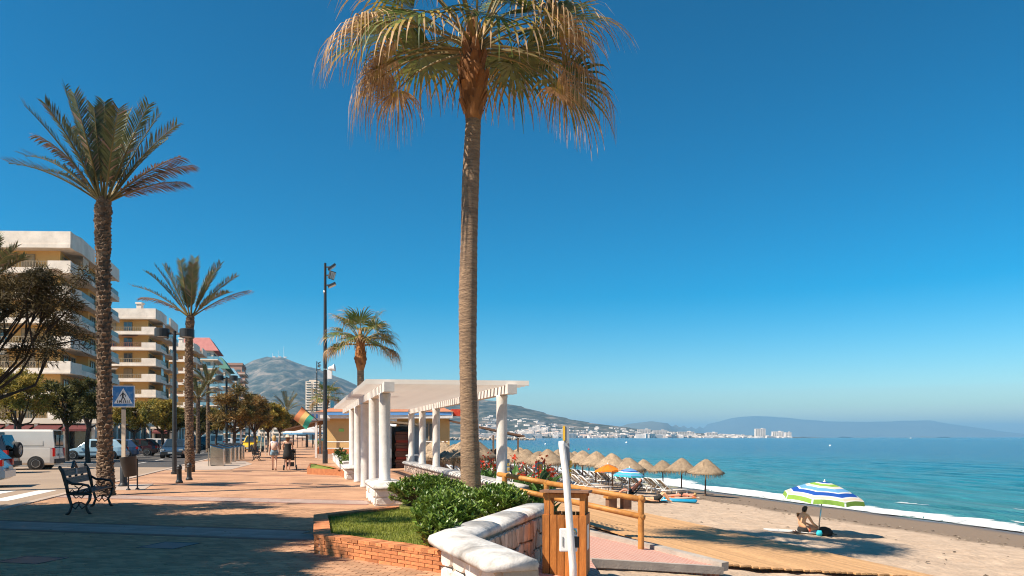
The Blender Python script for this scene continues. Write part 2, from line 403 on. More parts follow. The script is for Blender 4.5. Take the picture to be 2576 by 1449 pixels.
# paving bands and single pavers in the foreground
bdir = Vector((1, -.24)).normalized(); bper = Vector((.24, 1)).normalized()
brz = math.atan2(bdir.y, bdir.x)
PLANTER = [G(790, 1392), G(1115, 1444), Vector((-.5, 8.55, 0)), Vector((.62, 12.4, 0)), Vector((-.6, 17.2, 0)), Vector((-2.2, 16.6, 0)), D(984, 1273, 14.25), D(790, 1294, 12.7)]
def inpoly(x, y, poly):
    c = False; n = len(poly); j = n - 1
    for i in range(n):
        xi, yi = poly[i][0], poly[i][1]; xj, yj = poly[j][0], poly[j][1]
        if (yi > y) != (yj > y) and x < (xj - xi) * (y - yi) / (yj - yi) + xi: c = not c
        j = i
    return c
def on_pave(x, y):
    s, t = ST(x, y)
    return -6.15 < s < 1.6 and not inpoly(x, y, PLANTER) and (s < 1.6)
b0 = Vector((-6.0, 12.55)); band_gap = 5.75
def band_coord(x, y): return (Vector((x, y)) - b0).dot(bper)
grey_me = MB().box((0, 0, 0), (.292, .292, .03)).mesh('grey_paver', M['paver_grey'])
for k, (lo_, hi_) in ((0, (-8, 6)), (1, (-8, 5))):
    for r_ in range(3):
        for i in range(-30, 30):
            q = b0 + bper * (k * band_gap + (r_ - 1) * .3) + bdir * (i * .3 + (.15 if r_ % 2 else 0))
            if on_pave(q.x, q.y) and abs(q.x / q.y) < .74:
                link('grey_paver', grey_me, pavement, (q.x, q.y, -.007), brz)
mb = MB()
for k in range(0, 30):
    for sg in (-1, 1):
        c = b0 + bper * (k * band_gap + sg * .53)
        if k > 1 and sg > 0: continue
        w_ = .14 if k < 2 else .22
        # clip to the pavement width
        pts = [c + bdir * a for a in [x * .2 for x in range(-120, 120)]]
        ok = [p for p in pts if on_pave(p.x, p.y)]
        if len(ok) > 3:
            runs = []; cur = [ok[0]]
            for p in ok[1:]:
                if (p - cur[-1]).length > .3: runs.append(cur); cur = [p]
                else: cur.append(p)
            runs.append(cur)
            for rn in runs:
                if len(rn) > 3: mb.beam((rn[0].x, rn[0].y, -.004), (rn[-1].x, rn[-1].y, -.004), w_, .02)
for k in (1.5, 2.0, 7.0):
    pass
lo_band = struct('paving_band', mb, M['paver_dark'])
cand = []
yy = -4.0
row = 0
while yy < 4.4:
    xx = -8.0 + (.1 if row % 2 else 0)
    while xx < 9:
        q = b0 + bper * yy + bdir * xx
        bc = yy % band_gap
        if not (bc < .62 or bc > band_gap - .62) and on_pave(q.x, q.y) and -.72 < q.x / q.y < .05 and q.y > 7.7:
            cand.append((q.y, q.x))
        xx += .2
    yy += .1; row += 1
cand.sort()
pv_me = MB().box((0, 0, 0), (.188, .088, .02)).mesh('paver', M['paver'])
for (qy, qx) in cand[:300]:
    link('paver', pv_me, pavement, (qx, qy, -.002 + rng.uniform(-.0012, .0012)), brz)
mb = MB(); mrot = Matrix.Rotation(brz, 3, 'Z')
for (qy, qx) in cand[300:]:
    z = .006 + rng.uniform(-.0012, .0012)
    pts = [mrot @ Vector((a * .094, b * .044, 0)) for a, b in ((-1, -1), (1, -1), (1, 1), (-1, 1))]
    vs_ = [(qx + p.x, qy + p.y, z) for p in pts] + [(qx + p.x * 1.02, qy + p.y * 1.03, -.001) for p in pts]
    mb.add(vs_, [(0, 1, 2, 3), (4, 5, 1, 0), (5, 6, 2, 1), (6, 7, 3, 2), (7, 4, 0, 3)])
o = part('paver_field', mb, M['paver'], pavement); o['kind'] = 'stuff'
# covers and grates in the pavement
def cover(name, label, px, py, w, l, rz, m, grate=False):
    p = G(px, py)
    t = thing(name, label, 'cover', (p.x, p.y, 0), rz)
    mb = MB(); mb.strip([(-w / 2, -l / 2), (w / 2, -l / 2), (w / 2, l / 2), (-w / 2, l / 2), (-w / 2, -l / 2)], .03, -.01, .013); part('frame', mb, M['irongrey'], t)
    mb = MB()
    if grate:
        n = int(w / .06)
        for i in range(n): mb.box((-w / 2 + .05 + i * (w - .1) / (n - 1), 0, .006), (.022, l - .06, .016))
        part('grate', mb, M['irongrey'], t)
    else:
        mb.box((0, 0, .002), (w - .07, l - .07, .016)); part('plate', mb, m, t)
cover('access_cover', 'square dark metal cover in the shaded paving beside the grey band', 425, 1373, .62, .6, brz, M['irongrey'])
cover('access_cover', 'chipped dark metal cover near the bottom left corner of the pavement', 80, 1410, .66, .5, brz, M['irongrey'])
cover('drain_grate', 'narrow slotted drain grate in the sunlit paving', 757, 1218, .75, .3, brz, M['iron'], True)
cover('access_cover', 'small flat cover in the sunlit paving near the bollards', 610, 1186, .7, .5, brz, M['paver_dark'])

# road and the town's ground
mb = MB(); mb.prism([Wl(-22, -30), Wl(-6.2, -30), Wl(-6.2, 900), Wl(-22, 900)], -.4, -.03)
road = struct('road', mb, M['asphalt'])
mb = MB(); mb.prism([Wl(-15.5, -20), Wl(-6.4, -20), Wl(-6.4, 43), Wl(-15.5, 47)], -.2, -.026)
struct('crossing_surface', mb, M['road_light'])
mb = MB()
for i in range(7):
    s0 = -14.2 + i * 1.1
    mb.prism([Wl(s0, 21.5), Wl(s0 + .5, 21.5), Wl(s0 + .5, 25.5), Wl(s0, 25.5)], -.15, -.021)
for i in range(40):
    mb.prism([Wl(-9.6, 50 + i * 6), Wl(-9.48, 50 + i * 6), Wl(-9.48, 53 + i * 6), Wl(-9.6, 53 + i * 6)], -.15, -.021)
for i in range(14):
    mb.prism([Wl(-17, 40.0 + i * 2.7), Wl(-12.2, 40 + i * 2.7), Wl(-12.2, 40.1 + i * 2.7), Wl(-17, 40.1 + i * 2.7)], -.15, -.021)
struct('road_marking', mb, M['paint'])
mb = MB(); mb.prism([Wl(-3000, -300), Wl(-22, -300), Wl(-22, 4200), Wl(-3000, 4200)], -1, .08)
mb.prism([Wl(-22, 900), Wl(-2, 900), Wl(-260, 4200), Wl(-22, 4200)], -1, -.05)
struct('ground', mb, M['ground'])
# paler apron of slabs by the bins and the crossing
mb = MB()
mb.prism([Wl(-6.15, 24.5), Wl(-4.5, 24.5), Wl(-4.75, 27.5), Wl(-6.15, 27.5)], -.1, .012)
mb.prism([Wl(-6.15, 38.5), Wl(-3.2, 38.5), Wl(-2.6, 46), Wl(-3.4, 52), Wl(-6.15, 52)], -.1, .012)
struct('concrete_apron', mb, M['kerb'])

# sand
def sand_extra(N, L, tc, col, b):
    sv = dotnode(N, L, tc, (VX, VY, 0))
    nz = N.new("ShaderNodeTexNoise"); nz.inputs['Scale'].default_value = .35; nz.inputs['Detail'].default_value = 5
    L.new(tc.outputs['Object'], nz.inputs['Vector'])
    ad = N.new("ShaderNodeMath"); ad.operation = 'MULTIPLY_ADD'; ad.inputs[1].default_value = 3.4
    L.new(nz.outputs[0], ad.inputs[0]); L.new(sv, ad.inputs[2])
    mr = N.new("ShaderNodeMapRange"); mr.inputs['From Min'].default_value = 23.4; mr.inputs['From Max'].default_value = 24.4
    L.new(ad.outputs[0], mr.inputs[0])
    mx = N.new("ShaderNodeMix"); mx.data_type = 'RGBA'; mx.inputs[7].default_value = (.215, .15, .10, 1)
    L.new(mr.outputs[0], mx.inputs[0]); L.new(col, mx.inputs[6])
    mr2 = N.new("ShaderNodeMapRange"); mr2.inputs['From Min'].default_value = 29.6; mr2.inputs['From Max'].default_value = 31.2
    L.new(ad.outputs[0], mr2.inputs[0])
    mx2 = N.new("ShaderNodeMix"); mx2.data_type = 'RGBA'; mx2.inputs[7].default_value = (.12, .095, .08, 1)
    L.new(mr2.outputs[0], mx2.inputs[0]); L.new(mx.outputs[2], mx2.inputs[6])
    rr = N.new("ShaderNodeMapRange"); rr.inputs['To Min'].default_value = .95; rr.inputs['To Max'].default_value = .3
    L.new(mr2.outputs[0], rr.inputs[0]); L.new(rr.outputs[0], b.inputs['Roughness'])
    return mx2.outputs[2]
M['sandm'] = mat('beach_sand', (.53, .39, .275), (.425, .30, .205), scale=1.6, rough=.95, bump=3.2, bscale=5.5, detail=9, stain=.16, sscale=2.2, extra=sand_extra, lo=.3, hi=.7)
mb = MB()
ss = [-3 + i * .16 for i in range(0, 150)] + [21 + i * .4 for i in range(0, 50)]
ts = []; t_ = -6.0
while t_ < 900:
    ts.append(t_); t_ += max(.16, (t_ - 8) * .011)
vs_ = []; fs_ = []
for t_ in ts:
    for s_ in ss:
        p = W(s_, t_)
        z = interp(SANDTAB, s_)
        dry = 1 - min(1, max(0, (s_ - 19) / 3.5))
        z += dry * (.05 * noise.noise((p.x * 1.7, p.y * 1.7, 0)) + .03 * noise.noise((p.x * 4.1, p.y * 4.1, 3)) + .05 * noise.noise((p.x * .4, p.y * .4, 9)))
        z += .03 * noise.noise((p.x * .3, p.y * .3, 5))
        vs_.append((p.x, p.y, z))
ns = len(ss)
for j in range(len(ts) - 1):
    for i in range(ns - 1):
        a = j * ns + i
        fs_.append((a, a + 1, a + 1 + ns, a + ns))
mb.add(vs_, fs_)
sand = struct('sand', mb, M['sandm'], smooth=True)

# sea
def sea_mat():
    m = bpy.data.materials.new('sea_water'); m.use_nodes = True
    nt = m.node_tree; N = nt.nodes; L = nt.links; b = N["Principled BSDF"]
    tc = N.new("ShaderNodeTexCoord")
    sv = dotnode(N, L, tc, (VX, VY, 0))
    nz = N.new("ShaderNodeTexNoise"); nz.inputs['Scale'].default_value = .06; nz.inputs['Detail'].default_value = 6
    mp = N.new("ShaderNodeMapping"); mp.inputs['Rotation'].default_value = (0, 0, -RA); mp.inputs['Scale'].default_value = (1.6, .45, 1)
    L.new(tc.outputs['Object'], mp.inputs[0]); L.new(mp.outputs[0], nz.inputs['Vector'])
    ad = N.new("ShaderNodeMath"); ad.operation = 'MULTIPLY_ADD'; ad.inputs[1].default_value = 26
    L.new(nz.outputs[0], ad.inputs[0]); L.new(sv, ad.inputs[2])
    mr = N.new("ShaderNodeMapRange"); mr.inputs['From Min'].default_value = 38; mr.inputs['From Max'].default_value = 170
    L.new(ad.outputs[0], mr.inputs[0])
    cr = N.new("ShaderNodeValToRGB")
    e = cr.color_ramp.elements
    e[0].position = 0; e[0].color = (.070, .20, .19, 1)
    e[1].position = 1; e[1].color = (.0, .095, .195, 1)
    for p, c in ((.08, (.035, .175, .19)), (.25, (.004, .15, .205)), (.6, (.0, .12, .205))):
        q = e.new(p); q.color = (*c, 1)
    L.new(mr.outputs[0], cr.inputs[0])
    mpw = N.new("ShaderNodeMapping"); mpw.inputs['Rotation'].default_value = (0, 0, -RA); mpw.inputs['Scale'].default_value = (1.0, .22, 1)
    L.new(tc.outputs['Object'], mpw.inputs[0])
    nw = N.new("ShaderNodeTexNoise"); nw.inputs['Scale'].default_value = .42; nw.inputs['Detail'].default_value = 10; nw.inputs['Roughness'].default_value = .72
    L.new(mpw.outputs[0], nw.inputs['Vector'])
    mw = N.new("ShaderNodeMapRange"); mw.inputs['From Min'].default_value = .34; mw.inputs['From Max'].default_value = .66; mw.inputs['To Min'].default_value = .62; mw.inputs['To Max'].default_value = 1.32
    L.new(nw.outputs[0], mw.inputs[0])
    hw = N.new("ShaderNodeHueSaturation"); L.new(cr.outputs[0], hw.inputs['Color']); L.new(mw.outputs[0], hw.inputs['Value'])  # light and dark of the ripples put into the water's base colour
    L.new(hw.outputs[0], b.inputs['Base Color'])
    b.inputs['Roughness'].default_value = .14; b.inputs['IOR'].default_value = 1.33; b.inputs['Specular IOR Level'].default_value = .14
    mp2 = N.new("ShaderNodeMapping"); mp2.inputs['Rotation'].default_value = (0, 0, -RA); mp2.inputs['Scale'].default_value = (1.3, .38, 1)
    L.new(tc.outputs['Object'], mp2.inputs[0])
    n1 = N.new("ShaderNodeTexNoise"); n1.inputs['Scale'].default_value = .55; n1.inputs['Detail'].default_value = 7; n1.inputs['Roughness'].default_value = .62
    L.new(mp2.outputs[0], n1.inputs['Vector'])
    n2 = N.new("ShaderNodeTexNoise"); n2.inputs['Scale'].default_value = .09; n2.inputs['Detail'].default_value = 5
    L.new(mp2.outputs[0], n2.inputs['Vector'])
    b1 = N.new("ShaderNodeBump"); b1.inputs['Strength'].default_value = 1; b1.inputs['Distance'].default_value = 1.5
    b2 = N.new("ShaderNodeBump"); b2.inputs['Strength'].default_value = 1; b2.inputs['Distance'].default_value = 1.3
    L.new(n1.outputs[0], b1.inputs['Height']); L.new(n2.outputs[0], b2.inputs['Height']); L.new(b2.outputs[0], b1.inputs['Normal'])
    L.new(b1.outputs[0], b.inputs['Normal'])
    return m
M['sea'] = sea_mat()
SEA = -2.5
mb = MB()
ss = [26, 28, 29, 29.6, 30.2] + [30.5 + .35 * i for i in range(40)] + [44.8 + .6 * i for i in range(120)] + [125, 150, 300, 700, 2000, 6000, 20000, 60000]
ts = [-60, -20] + [.8 * i - 6 for i in range(150)] + [120, 140, 170, 220, 300, 500, 900, 1500, 3000, 6000, 12000, 30000, 60000]
vs_ = []; fs_ = []
def wave(s_, t_):
    q = 1 - min(1, abs(s_ - 34) / 11)
    q2 = 1 - min(1, max(0, (s_ - 90) / 30))
    q = max(q, .55 * q2) if s_ > 34 else q
    return q * (.05 * noise.noise((s_ * 1.1, t_ * .35, 7)) + .09 * math.sin(s_ * 1.5 + 1.2 * noise.noise((s_ * .2, t_ * .06, 0)) * 4) + .07 * noise.noise((s_ * .8, t_ * .16, 2))) if t_ < 130 else 0
for t_ in ts:
    for s_ in ss:
        p = W(s_, t_); z = SEA + wave(s_, t_)
        if s_ < 30.6: z = SEA - .02 - (30.6 - s_) * .05
        vs_.append((p.x, p.y, z))
ns = len(ss)
for j in range(len(ts) - 1):
    for i in range(ns - 1):
        a = j * ns + i; fs_.append((a, a + 1, a + 1 + ns, a + ns))
mb.add(vs_, fs_)
sea = struct('sea', mb, M['sea'], smooth=True)
mb = MB(); P_ = [Wl(-60000, 800), Wl(26, 800), Wl(26, 60000), Wl(-60000, 60000)]
mb.add([(p[0], p[1], SEA - .05) for p in P_], [(0, 1, 2, 3)]); struct('sea', mb, M['sea'])
# foam of the breaking wave along the shore
def foam_mat():
    def ex(N, L, tc, col, b):
        nz = N.new("ShaderNodeTexNoise"); nz.inputs['Scale'].default_value = 1.3; nz.inputs['Detail'].default_value = 9; nz.inputs['Roughness'].default_value = .7
        L.new(tc.outputs['Object'], nz.inputs['Vector'])
        at = N.new("ShaderNodeAttribute"); at.attribute_name = 'edge'
        ad = N.new("ShaderNodeMath"); ad.operation = 'MULTIPLY_ADD'; ad.inputs[1].default_value = -.62
        L.new(at.outputs['Fac'], ad.inputs[0]); L.new(nz.outputs[0], ad.inputs[2])
        mr = N.new("ShaderNodeMapRange"); mr.inputs['From Min'].default_value = .05; mr.inputs['From Max'].default_value = .27
        L.new(ad.outputs[0], mr.inputs[0]); L.new(mr.outputs[0], b.inputs['Alpha'])
        return col
    return mat('sea_foam', (.70, .69, .67), (.52, .55, .55), scale=2.2, rough=.9, bump=1.2, bscale=5, extra=ex)
M['foam'] = foam_mat()
mb = MB(); vs_ = []; fs_ = []; edge = []
K = 12; ts = [-10 + .35 * i for i in range(560)]
for t_ in ts:
    n0 = noise.noise((t_ * .13, 1, 0)); n1 = noise.noise((t_ * .55, 5, 0)); n2 = noise.noise((t_ * .09, 9, 0)); n3 = noise.noise((t_ * .7, 14, 0))
    a = 29.5 + .9 * n0 + .5 * n1
    grow = min(1, max(0, (t_ - 20) / 26))
    bb = a + 1.9 + 2.2 * grow + 1.9 * n2 + 1.5 * n3
    for k in range(K + 1):
        f = k / K; s_ = a + (bb - a) * f
        p = W(s_, t_)
        base = max(interp(SANDTAB, s_), SEA + wave(s_, t_) if s_ > 30.6 else -9)
        z = base + .05 + .20 * grow * math.exp(-((f - .72) / .2) ** 2)
        vs_.append((p.x, p.y, z)); edge.append(abs(f - .5) * 2 if f > .5 else abs(f - .5) * 1.55)
for j in range(len(ts) - 1):
    for i in range(K):
        a = j * (K + 1) + i; fs_.append((a, a + 1, a + K + 2, a + K + 1))
# streaks farther out
for (cs, ct, ls, lt) in ((36.3, 36.5, .45, 1.6), (34.0, 27, .3, 1.5), (33.6, 20.5, .35, 1.8), (38.6, 31, .22, .9)):
    o0 = len(vs_)
    for j in range(13):
        for i in range(5):
            f = (i / 4 - .5) * 2; g = (j / 12 - .5) * 2
            w_ = math.sqrt(max(0, 1 - g * g))
            s_ = cs + f * ls * w_ + .25 * noise.noise((ct, g * 2, 0)); t_ = ct + g * lt
            p = W(s_, t_); vs_.append((p.x, p.y, SEA + wave(s_, t_) + .05)); edge.append(.25 + max(abs(f), abs(g)) * .6)
    for j in range(12):
        for i in range(4):
            a = o0 + j * 5 + i; fs_.append((a, a + 1, a + 6, a + 5))
mb.add(vs_, fs_)
foam = struct('foam', mb, M['foam'], smooth=True, kind='stuff')
at = foam.data.attributes.new('edge', 'FLOAT', 'POINT'); at.data.foreach_set('value', edge)

# mountains across the bay
def mount_extra(N, L, tc, col, b):
    ge = N.new("ShaderNodeNewGeometry"); sx = N.new("ShaderNodeSeparateXYZ"); L.new(ge.outputs['Normal'], sx.inputs[0])
    nz = N.new("ShaderNodeTexNoise"); nz.inputs['Scale'].default_value = .009; nz.inputs['Detail'].default_value = 10; nz.inputs['Roughness'].default_value = .68
    L.new(tc.outputs['Object'], nz.inputs['Vector'])
    cr = N.new("ShaderNodeValToRGB"); e = cr.color_ramp.elements
    e[0].position = .40; e[0].color = (.02, .03, .022, 1); e[1].position = .66; e[1].color = (.26, .20, .15, 1)
    q = e.new(.52); q.color = (.07, .072, .055, 1)
    L.new(nz.outputs[0], cr.inputs[0])
    return cr.outputs[0]
M['mount'] = mat('dry_mountain', (.2, .17, .12), (.15, .14, .1), scale=.01, rough=.95, bump=1.0, bscale=.02, extra=mount_extra)
M['mount'].node_tree.nodes['Bump'].inputs['Distance'].default_value = 14
RIDGE = [(-400, 930), (300, 945), (500, 948), (560, 943), (600, 925), (640, 905), (672, 897), (712, 897), (740, 908), (760, 915), (820, 935), (870, 955), (905, 972), (960, 985), (1040, 997), (1130, 1000), (1215, 1003), (1260, 1010), (1320, 1024), (1400, 1046), (1480, 1062), (1560, 1073), (1650, 1083), (1760, 1089), (1900, 1095), (1990, 1099), (2030, 1101)]
def ridge_y(x): return interp([(a, float(b)) for a, b in RIDGE], x)
def ridge_dist(x): return interp([(0, 6200.), (900, 6000.), (1200, 5000.), (1500, 4600.), (2030, 4300.)], x)
def foot_dist(x): return interp([(0, 2600.), (900, 2700.), (1200, 3000.), (1500, 3300.), (2030, 4000.)], x)
def terr(x, Y):
    e = (HY - ridge_y(x)) / FPX; Yr = ridge_dist(x); Y0 = foot_dist(x)
    hr = e * Yr + CAMZ
    if Y < Y0: return -6
    if Y <= Yr:
        t = (Y - Y0) / (Yr - Y0); h = hr * (t ** 1.35)
        X = (x - CX) / FPX * Y
        n = noise.noise((X * .0013, Y * .0006, 0)) * .55 + (abs(noise.noise((X * .0035, Y * .0012, 4))) - .25) * .8 + noise.noise((X * .009, Y * .006, 2)) * .16
        return h + hr * .34 * n * math.sin(math.pi * min(1, t)) ** .8 - 3 * (1 - t)
    t = (Y - Yr) / 2500
    return hr * max(0, 1 - t * t) - 6
def grid_terrain(name, xs, ys, fn, m, smooth=True):
    vs_ = []; fs_ = []
    for Y in ys:
        for x in xs:
            vs_.append(((x - CX) / FPX * Y, Y, fn(x, Y)))
    n = len(xs)
    for j in range(len(ys) - 1):
        for i in range(n - 1):
            a = j * n + i; fs_.append((a, a + 1, a + 1 + n, a + n))
    return struct(name, MB().add(vs_, fs_), m, smooth)
grid_terrain('mountain', [-400 + 8 * i for i in range(310)], [2600 + 75 * i for i in range(72)], terr, M['mount'])
FAR = [(1200, 1101), (1540, 1078), (1580, 1066), (1640, 1058), (1700, 1066), (1750, 1074), (1800, 1062), (1850, 1050), (1890, 1045), (1940, 1047), (2020, 1054), (2120, 1061), (2250, 1059), (2340, 1057), (2420, 1070), (2520, 1084), (2620, 1096), (2900, 1101)]
def far_t(x, Y):
    e = (HY - interp([(a, float(b)) for a, b in FAR], x)) / FPX
    Yr = 26000 if x > 1780 else 14000 + 12000 * max(0, (x - 1680) / 100)
    h = e * Yr + 2
    t = (Y - Yr) / 3000
    return h * max(0, 1 - abs(t) ** 1.4) - 8 + h * .06 * noise.noise((x * .02, Y * .0008, 1))
M['farmount'] = mat('far_mountain', (.14, .14, .11), (.11, .11, .09), scale=.001, rough=.95)
grid_terrain('far_mountain', [1200 + 20 * i for i in range(86)], [10000 + 500 * i for i in range(40)], far_t, M['farmount'])
# ------------------------------------------------------------------ the town across the bay
rng = random.Random(21)
def house_mesh(w, d, h, kind):
    mb = MB()
    mb.box((0, 0, h / 2 - 4), (w, d, h + 8), mi=0)
    if kind == 0:                              # pitched roof
        mb.add([(-w * .54, -d * .54, h), (w * .54, -d * .54, h), (w * .54, d * .54, h), (-w * .54, d * .54, h), (-w * .5, 0, h + d * .22), (w * .5, 0, h + d * .22)],
               [(0, 1, 5, 4), (2, 3, 4, 5), (1, 2, 5), (3, 0, 4), (3, 2, 1, 0)], 1)
    else:
        mb.box((0, 0, h + .35), (w * 1.02, d * 1.02, .7), mi=0)
        mb.box((w * .15, 0, h + 1.7), (w * .3, d * .4, 2.2), mi=0)
    nf = max(1, int(h / 3.2))
    for f in range(nf):
        nw = max(2, int(w / 5))
        for i in range(nw):
            mb.box((-w / 2 + w * (i + .5) / nw, -d / 2 - .1, 1.6 + f * 3.1), (w / nw * .5, .3, 1.4), mi=2)
    return mb.mesh('hillside_house', [M['house'], M['houseroof'], M['housewin']])
hm = [house_mesh(16, 12, 6.4, 0), house_mesh(24, 14, 7, 0), house_mesh(20, 13, 9.5, 1), house_mesh(34, 15, 13, 1), house_mesh(14, 10, 5, 0), house_mesh(46, 16, 16, 1)]
spots = []
for i in range(6000):
    x = rng.uniform(1190, 1990)
    top = interp([(1190, .62), (1400, .62), (1500, .75), (1700, .8), (2000, .7)], x)
    t = rng.random() ** 1.5 * top
    dens = .35 + .65 * (noise.noise((x * .02, t * 7, 0)) > -.08)
    if rng.random() > dens: continue
    Y = foot_dist(x) + t * (ridge_dist(x) - foot_dist(x)) + 15
    spots.append((x, Y, t))
    if len(spots) >= 620: break
for i in range(26):
    x = rng.uniform(560, 900); t = rng.uniform(.02, .12)
    spots.append((x, foot_dist(x) + t * (ridge_dist(x) - foot_dist(x)), t))
spots.sort(key=lambda q: q[1])
used = []
mbr = MB(); hn = 0
for x, Y, t in spots:
    X = (x - CX) / FPX * Y; z = terr(x, Y)
    if z < -2: z = -1
    k = rng.choice([0, 0, 1, 1, 2, 2, 3, 4, 4, 5] if t < .35 else [0, 1, 4, 4, 2])
    if hn < 280:
        o = link('hillside_house', hm[k], None, (X, Y, z), rng.uniform(-.5, .5), sc=rng.uniform(.85, 1.25))
        tag(o, 'small pale house among many on the hillside across the bay', 'house', 'houses on the hillside across the bay'); hn += 1
    else:
        w = rng.uniform(12, 30); mbr.box((X, Y, z), (w, 12, 6 + rng.random() * 10), rng.uniform(-.5, .5))
o = link('distant_house', mbr.mesh('distant_house', M['house'])); o['kind'] = 'stuff'
tag(o, 'far off pale houses scattered higher up the hillside', 'houses')
def block(px, w, h, Y, label, nf, nw):
    X = (px - CX) / FPX * Y
    t = thing('apartment_block', label, 'building', (X, Y, -3))
    part('wall', MB().box((0, 0, h / 2), (w, 18, h)), M['house'], t)
    part('roof', MB().box((0, 0, h + .6), (w * 1.02, 18.4, 1.2)).box((w * .2, 0, h + 3), (w * .2, 8, 4)), M['house'], t)
    wm = MB().box((0, 0, 0), (w / nw * .55, .4, h / nf * .42)).mesh('window', M['housewin'])
    for f in range(nf):
        for i in range(nw):
            link('window', wm, t, (-w / 2 + w * (i + .5) / nw, -9.1, h * (f + .55) / nf))
block(1912, 58, 52, 4150, 'tall white apartment block standing above the far end of the coast', 9, 6)
block(1956, 62, 36, 4150, 'broad white apartment block right of the tall one on the far coast', 6, 6)
block(1982, 34, 32, 4180, 'narrow pale block at the very tip of the far coast', 6, 4)
block(1660, 76, 42, 4000, 'long white block at the middle of the far shoreline', 6, 9)
block(1620, 70, 48, 4060, 'stepped white block left of the middle of the far shoreline', 7, 8)
block(1725, 90, 34, 4020, 'low long white block with many windows on the far shore', 5, 10)
block(1790, 60, 30, 4060, 'low white block between the long block and the tall one on the far shore', 4, 7)
# twin towers near the floodlight masts
def tower2(px, Y, w, h, label, m):
    X = (px - CX) / FPX * Y
    t = thing('apartment_tower', label, 'building', (X, Y, 0))
    part('wall', MB().box((0, 0, h / 2), (w, 14, h)), m, t)
    part('roof', MB().box((0, 0, h + 1), (w * .6, 8, 2)), m, t)
    bm = MB().box((0, 0, 0), (w * .42, 1.2, 1.2)).mesh('balcony', M['bld_white']); wm = MB().box((0, 0, 0), (w * .3, .3, 1.5)).mesh('window', M['bld_glass'])
    n = int(h / 3.1)
    for f in range(n):
        for sg in (-1, 1):
            link('balcony', bm, t, (sg * w * .26, -7.4, 2 + f * 3.1)); link('window', wm, t, (sg * w * .26, -7.1, 3.2 + f * 3.1))
tower2(790, 900, 17, 70, 'pinkish tower block behind the second floodlight mast', M['bld_cream'])
tower2(818, 820, 16, 56, 'white tower block with stacked balconies behind the fan palms', M['bld_white'])
for i, (px, Y, w, h, lb) in enumerate(((745, 620, 26, 16, 'low cream apartment building behind the trees at the end of the promenade'), (768, 760, 22, 20, 'pale pink apartment building behind the flag'), (716, 680, 24, 20, 'tan apartment building rising behind the far date palm'), (690, 560, 20, 13, 'small cream building behind the farthest street trees'))):
    tower2(px, Y, w, h, lb, [M['bld_cream'], M['bld_pink'], M['bld_white'], M['bld_cream']][i])
# breakwater of boulders
bw = thing('breakwater', 'long breakwater of pale boulders reaching into the bay', 'breakwater', (-20, 1000, SEA))
mb = MB(); rr = random.Random(3)
for i in range(420):
    a = i / 420; x = lerp(-75, 52, a); r_ = rr.uniform(.9, 2.1)
    c = (x + rr.uniform(-1, 1), rr.uniform(-5, 5), rr.uniform(0, 3.2) * (1 if a < .9 else .6))
    pr = [(r_ * .2, -r_), (r_ * rr.uniform(.8, 1), -r_ * .4), (r_ * rr.uniform(.8, 1.05), r_ * .35), (r_ * .4, r_ * rr.uniform(.6, .9))]
    mb.lathe(pr, c, 6)
M['rock'] = mat('pale_boulder', (.55, .44, .34), (.36, .29, .23), scale=.4, rough=.95, rand=.3)
o = part('boulder', mb, M['rock'], bw); o['kind'] = 'stuff'
for (px, py, r_, m, lb) in ((1576, 1114, .8, 'signwhite', 'white mooring buoy far out on the water'), (2088, 1121.5, .5, 'signwhite', 'white buoy floating on the open water at the right'), (1481, 1131, .35, 'red_petal', 'small red buoy near the bathing line'), (1446, 1131, .3, 'signblue', 'small dark buoy left of the red one'), (1372, 1118, .6, 'signwhite', 'white buoy near the tip of the breakwater')):
    p = G(px, py, SEA)
    t = thing('buoy', lb, 'buoy', (p.x, p.y, SEA))
    part('float', MB().lathe([(r_ * .3, -r_ * .5), (r_, 0), (r_ * .95, r_ * .4), (r_ * .5, r_ * .9), (r_ * .12, r_ * 1.1)], n=12), M[m], t, True)
    part('ring', MB().lathe([(r_ * .1, r_ * 1.05), (r_ * .16, r_ * 1.2), (r_ * .1, r_ * 1.35)], n=8), M['irongrey'], t)
p = G(2292, 1103.2, SEA)
t = thing('motor_boat', 'tiny white motor boat near the horizon', 'boat', (p.x, p.y, SEA), .3)
part('hull', MB().add([(-5, -1.4, .9), (3, -1.5, 1), (6, 0, 1.3), (3, 1.5, 1), (-5, 1.4, .9), (-4.6, -1, -.3), (4, 0, -.3), (-4.6, 1, -.3)], [(0, 1, 2, 3, 4), (0, 5, 6, 1), (1, 6, 2), (2, 6, 3), (3, 6, 7, 4), (4, 7, 5, 0), (5, 7, 6)]), M['signwhite'], t)
part('cabin', MB().box((-.5, 0, 1.8), (3.5, 2, 1.8)), M['signwhite'], t)
# masts on the summit
for i, (px, h) in enumerate(((700, 60), (714, 100), (686, 40))):
    X = (px - CX) / FPX * 6080; z = terr(px, 6080)
    t = thing('radio_mast', ['left slim radio mast on the mountain top', 'tallest radio mast on the mountain top', 'short radio mast at the left of the summit'][i], 'mast', (X, 6080, z))
    part('mast', MB().tube([(0, 0, -5), (0, 0, h)], [2.2, 1.0], 6), M['signwhite'], t); part('hut', MB().box((12, 0, 6), (22, 12, 12)), M['house'], t)

# ------------------------------------------------------------------ haze over the bay
hz = bpy.data.materials.new('haze_air'); hz.use_nodes = True
N = hz.node_tree.nodes; L = hz.node_tree.links
N.remove(N['Principled BSDF'])
pvn = N.new('ShaderNodeVolumePrincipled')
pvn.inputs['Color'].default_value = (.32, .69, 1.0, 1); pvn.inputs['Density'].default_value = 6.2e-5; pvn.inputs['Anisotropy'].default_value = 0.1
L.new(pvn.outputs[0], N['Material Output'].inputs['Volume'])
hb = MB().box((6000, 19900, 345), (54000, 40400, 705)); haze = struct('haze', hb, hz, kind='stuff')

